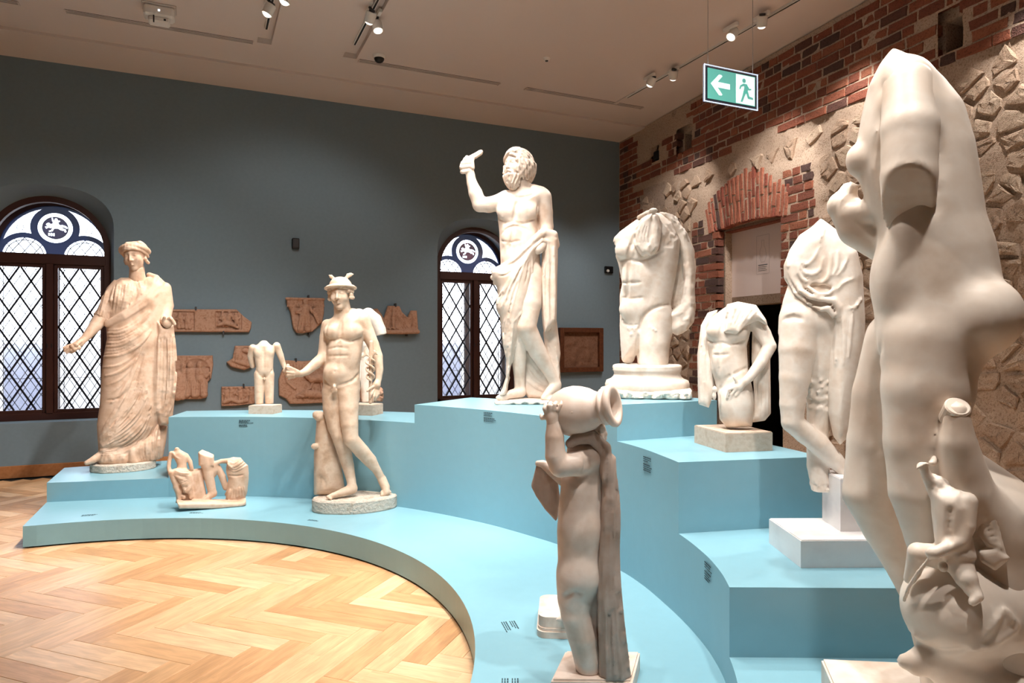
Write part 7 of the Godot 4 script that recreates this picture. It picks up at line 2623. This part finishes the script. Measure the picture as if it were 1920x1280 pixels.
func build_reliefs() -> void:
	var o := carving("long_relief", "long narrow terracotta relief with a drilled hole beside the draped woman", 395, 600)
	var s := wall_sculpt(o, 300, 540, 3.84)
	s.begin(-20, 130, 690, 340, -4, 80, 0.008)
	s.blob([-10, 152, 550, 152, 600, 200, 660, 245, 655, 290, 640, 318, -10, 316], 22, 22, 20, 8, 2)
	s.brick(s.at(495, 234, 46), Vector3(80, 58, 16) * s.u, 0.003, 3 * s.u, Basis(), -1)
	s.brick(s.at(165, 234, 46), Vector3(66, 58, 14) * s.u, 0.003, 3 * s.u, Basis(), -1)
	s.ell(165, 230, 48, 60, 58, 12, 0, 3, -1)
	for q in [[140, 185], [195, 190]]: little_man(s, q[0], q[1], 110, 38, 8)
	for q in [[450, 180, 18], [500, 175, -14], [545, 185, 10]]: little_man(s, q[0], q[1], 110, 40, q[2], false)
	s.cap([420, 265, 46, 10, 470, 250, 50, 14, 520, 262, 48, 12, 560, 285, 46, 8], 4)
	s.fold([590, 215, 640, 260, 645, 300], 6, 0.2, 3)
	s.dots([320, 222], 8, 0.0, 1, -1)
	s.mesh()
	put("carving", s.commit(), M.terracotta, o)
	clip(o, s, 456, 322); clip(o, s, 258, 150)
	o = carving("arched_relief", "relief of two robed figures under an arch beside the draped woman", 365, 707)
	s = wall_sculpt(o, 300, 560, 5.565)
	s.begin(120, 560, 590, 1080, -4, 110, 0.0065)
	s.blob([140, 592, 550, 590, 556, 690, 535, 830, 500, 860, 496, 1020, 430, 1046, 140, 1046], 34, 34, 32, 10, 3)
	s.ell(378, 735, 74, 112, 104, 36, 0, 3, -1)
	s.brick(s.at(378, 880, 74), Vector3(115, 150, 30) * s.u, 0.003, 3 * s.u, Basis(), -1)
	for q in [[315, 690], [412, 690]]: little_man(s, q[0], q[1], 350, 52, 4)
	s.cap([240, 700, 60, 22, 236, 1030, 60, 24], 4)
	s.cap([185, 800, 60, 40, 185, 1020, 60, 40], 6)
	s.ell(222, 622, 62, 30, 26, 10, 0, 3)
	s.fold([180, 600, 380, 600, 540, 605], 8, 0.2, 3)
	s.mesh()
	put("carving", s.commit(), M.terracotta, o)
	o = carving("head_fragment_relief", "small jagged relief fragment left of the small nude torso", 452, 670)
	s = wall_sculpt(o, 300, 560, 5.565)
	s.begin(660, 460, 1010, 780, -4, 120, 0.0065)
	s.blob([780, 490, 950, 487, 984, 600, 976, 700, 880, 745, 740, 712, 690, 660, 758, 620], 34, 34, 32, 16, 4)
	s.ell(815, 590, 62, 46, 56, 34, 0, 6)
	s.ell(900, 555, 76, 56, 48, 30, 0, 4, -1)
	s.ell(900, 545, 50, 42, 24, 26, 10, 4)
	s.cap([760, 640, 60, 16, 830, 660, 70, 22, 930, 690, 66, 24], 6)
	s.weave([780, 540, 770, 600, 760, 660], [830, 520, 850, 580, 840, 650], 4, 7, 0.2, 3)
	s.mesh()
	put("carving", s.commit(), M.terracotta, o)
	o = carving("battle_relief", "low terracotta relief of crowded figures just above the blue block", 447, 742)
	s = wall_sculpt(o, 300, 560, 5.565)
	s.begin(610, 890, 1020, 1140, -4, 100, 0.0065)
	s.blob([640, 915, 990, 912, 990, 1092, 780, 1116, 640, 1120], 28, 28, 26, 10, 3)
	s.brick(s.at(815, 1015, 64), Vector3(150, 76, 22) * s.u, 0.003, 3 * s.u, Basis(), -1)
	for q in [[690, 935, 6], [740, 940, -8], [830, 940, 14], [900, 930, -14], [950, 940, 6]]: little_man(s, q[0], q[1], 165, 46, q[2], false)
	s.cap([670, 1080, 52, 16, 740, 1050, 58, 18, 820, 1080, 52, 14, 900, 1060, 54, 18], 5)
	s.mesh()
	put("carving", s.commit(), M.terracotta, o)
	clip(o, s, 870, 905)
	o = carving("capital_relief", "relief of a robed figure between two palmettes left of the winged hat", 571, 592)
	s = wall_sculpt(o, 510, 540, 5.12)
	s.begin(110, 60, 530, 470, -4, 110, 0.0065)
	s.blob([135, 92, 500, 100, 498, 240, 480, 330, 385, 420, 330, 426, 285, 436, 235, 430, 200, 380, 176, 230, 140, 150], 30, 30, 28, 12, 3)
	s.ell(330, 270, 66, 130, 150, 26, 0, 6, -1)
	s.cap([140, 100, 58, 12, 320, 104, 60, 12, 496, 108, 58, 12], 3)
	for cx in [208, 440]:
		for k in 4:
			var last := []
			for i in 9:
				var a := PI * i / 8.0
				var pt := [cx + cos(a) * (16 + k * 15), 178 - sin(a) * (16 + k * 13), 58.0, 5.0]
				if last: s.cap(last + pt, 1)
				last = pt
	little_man(s, 322, 130, 300, 58, -14)
	s.cap([240, 230, 60, 16, 290, 200, 66, 16], 4)
	s.blob([385, 235, 420, 215, 478, 330, 440, 350], 66, 66, 12, 6, 2)
	s.mesh()
	put("carving", s.commit(), M.terracotta, o)
	clip(o, s, 345, 88); clip(o, s, 352, 432)
	o = carving("bull_relief", "broad terracotta relief of a bull fight behind the outstretched hand", 562, 718)
	s = wall_sculpt(o, 510, 540, 5.12)
	s.begin(30, 640, 560, 1140, -4, 110, 0.0075)
	s.blob([128, 690, 300, 700, 500, 680, 520, 1100, 250, 1112, 172, 1112, 130, 1060, 66, 1030, 60, 880], 26, 26, 24, 12, 3)
	s.ell(390, 920, 60, 170, 150, 24, 0, 8, -1)
	s.ell(200, 760, 60, 90, 60, 20, 0, 8, -1)
	s.cap([250, 1040, 52, 18, 320, 1010, 58, 34, 420, 1020, 56, 36, 500, 1030, 52, 26], 6)
	s.cap([380, 880, 54, 26, 440, 860, 58, 36, 520, 880, 54, 30], 6)
	s.cap([400, 880, 52, 12, 370, 960, 54, 9, 340, 970, 52, 8], 3)
	s.cap([470, 900, 52, 12, 480, 980, 54, 9], 3)
	s.cap([320, 830, 54, 18, 350, 860, 58, 20, 380, 870, 56, 14], 4)
	s.cap([110, 760, 46, 10, 150, 900, 50, 14, 220, 960, 50, 16], 5)
	s.weave([150, 720, 150, 790], [300, 730, 300, 790], 6, 7, 0.2, 3)
	s.fold([230, 1020, 330, 1050, 480, 1062], 8, 0.1, 3)
	s.mesh()
	put("carving", s.commit(), M.terracotta, o)
	clip(o, s, 225, 690)
	o = carving("gable_relief", "gable-shaped terracotta relief right of the winged-hat god's shoulder", 747, 600)
	s = wall_sculpt(o, 510, 540, 5.12)
	s.begin(930, 140, 1430, 470, -4, 110, 0.007)
	s.blob([968, 200, 1010, 195, 1050, 250, 1070, 290, 1110, 168, 1222, 172, 1246, 230, 1300, 280, 1330, 215, 1388, 215, 1404, 440, 1075, 442, 1040, 330], 26, 26, 24, 10, 3)
	s.ell(1150, 330, 58, 90, 80, 20, 0, 6, -1)
	s.ell(1290, 350, 58, 80, 60, 20, 0, 6, -1)
	s.cap([1080, 420, 54, 20, 1240, 424, 56, 20, 1400, 418, 54, 20], 4)
	s.cap([1165, 200, 52, 14, 1165, 300, 56, 18, 1165, 380, 54, 12], 4)
	s.weave([1130, 240, 1090, 320, 1070, 380], [1160, 260, 1130, 340, 1120, 390], 4, 8, 0.2, 3)
	s.weave([1200, 240, 1260, 320, 1310, 380], [1180, 260, 1220, 340, 1240, 390], 4, 8, 0.2, 3)
	s.fold([1330, 230, 1360, 300, 1340, 380], 10, 0.2, 3)
	for i in 8: s.ell(1120 + i * 14, 385 + 6 * sin(i * 2.0), 54, 9, 10, 9, 0, 2)
	s.mesh()
	put("carving", s.commit(), M.terracotta, o)
	clip(o, s, 1175, 165); clip(o, s, 1285, 445)

func build_statues() -> void:
	build_zeus()
	build_mercury()
	build_ceres()
	build_group()
	build_venus()
	build_putto()
	build_foot_base()
	build_knot_torso()
	build_hip_torso()
	build_youth()
	build_small_torsos()
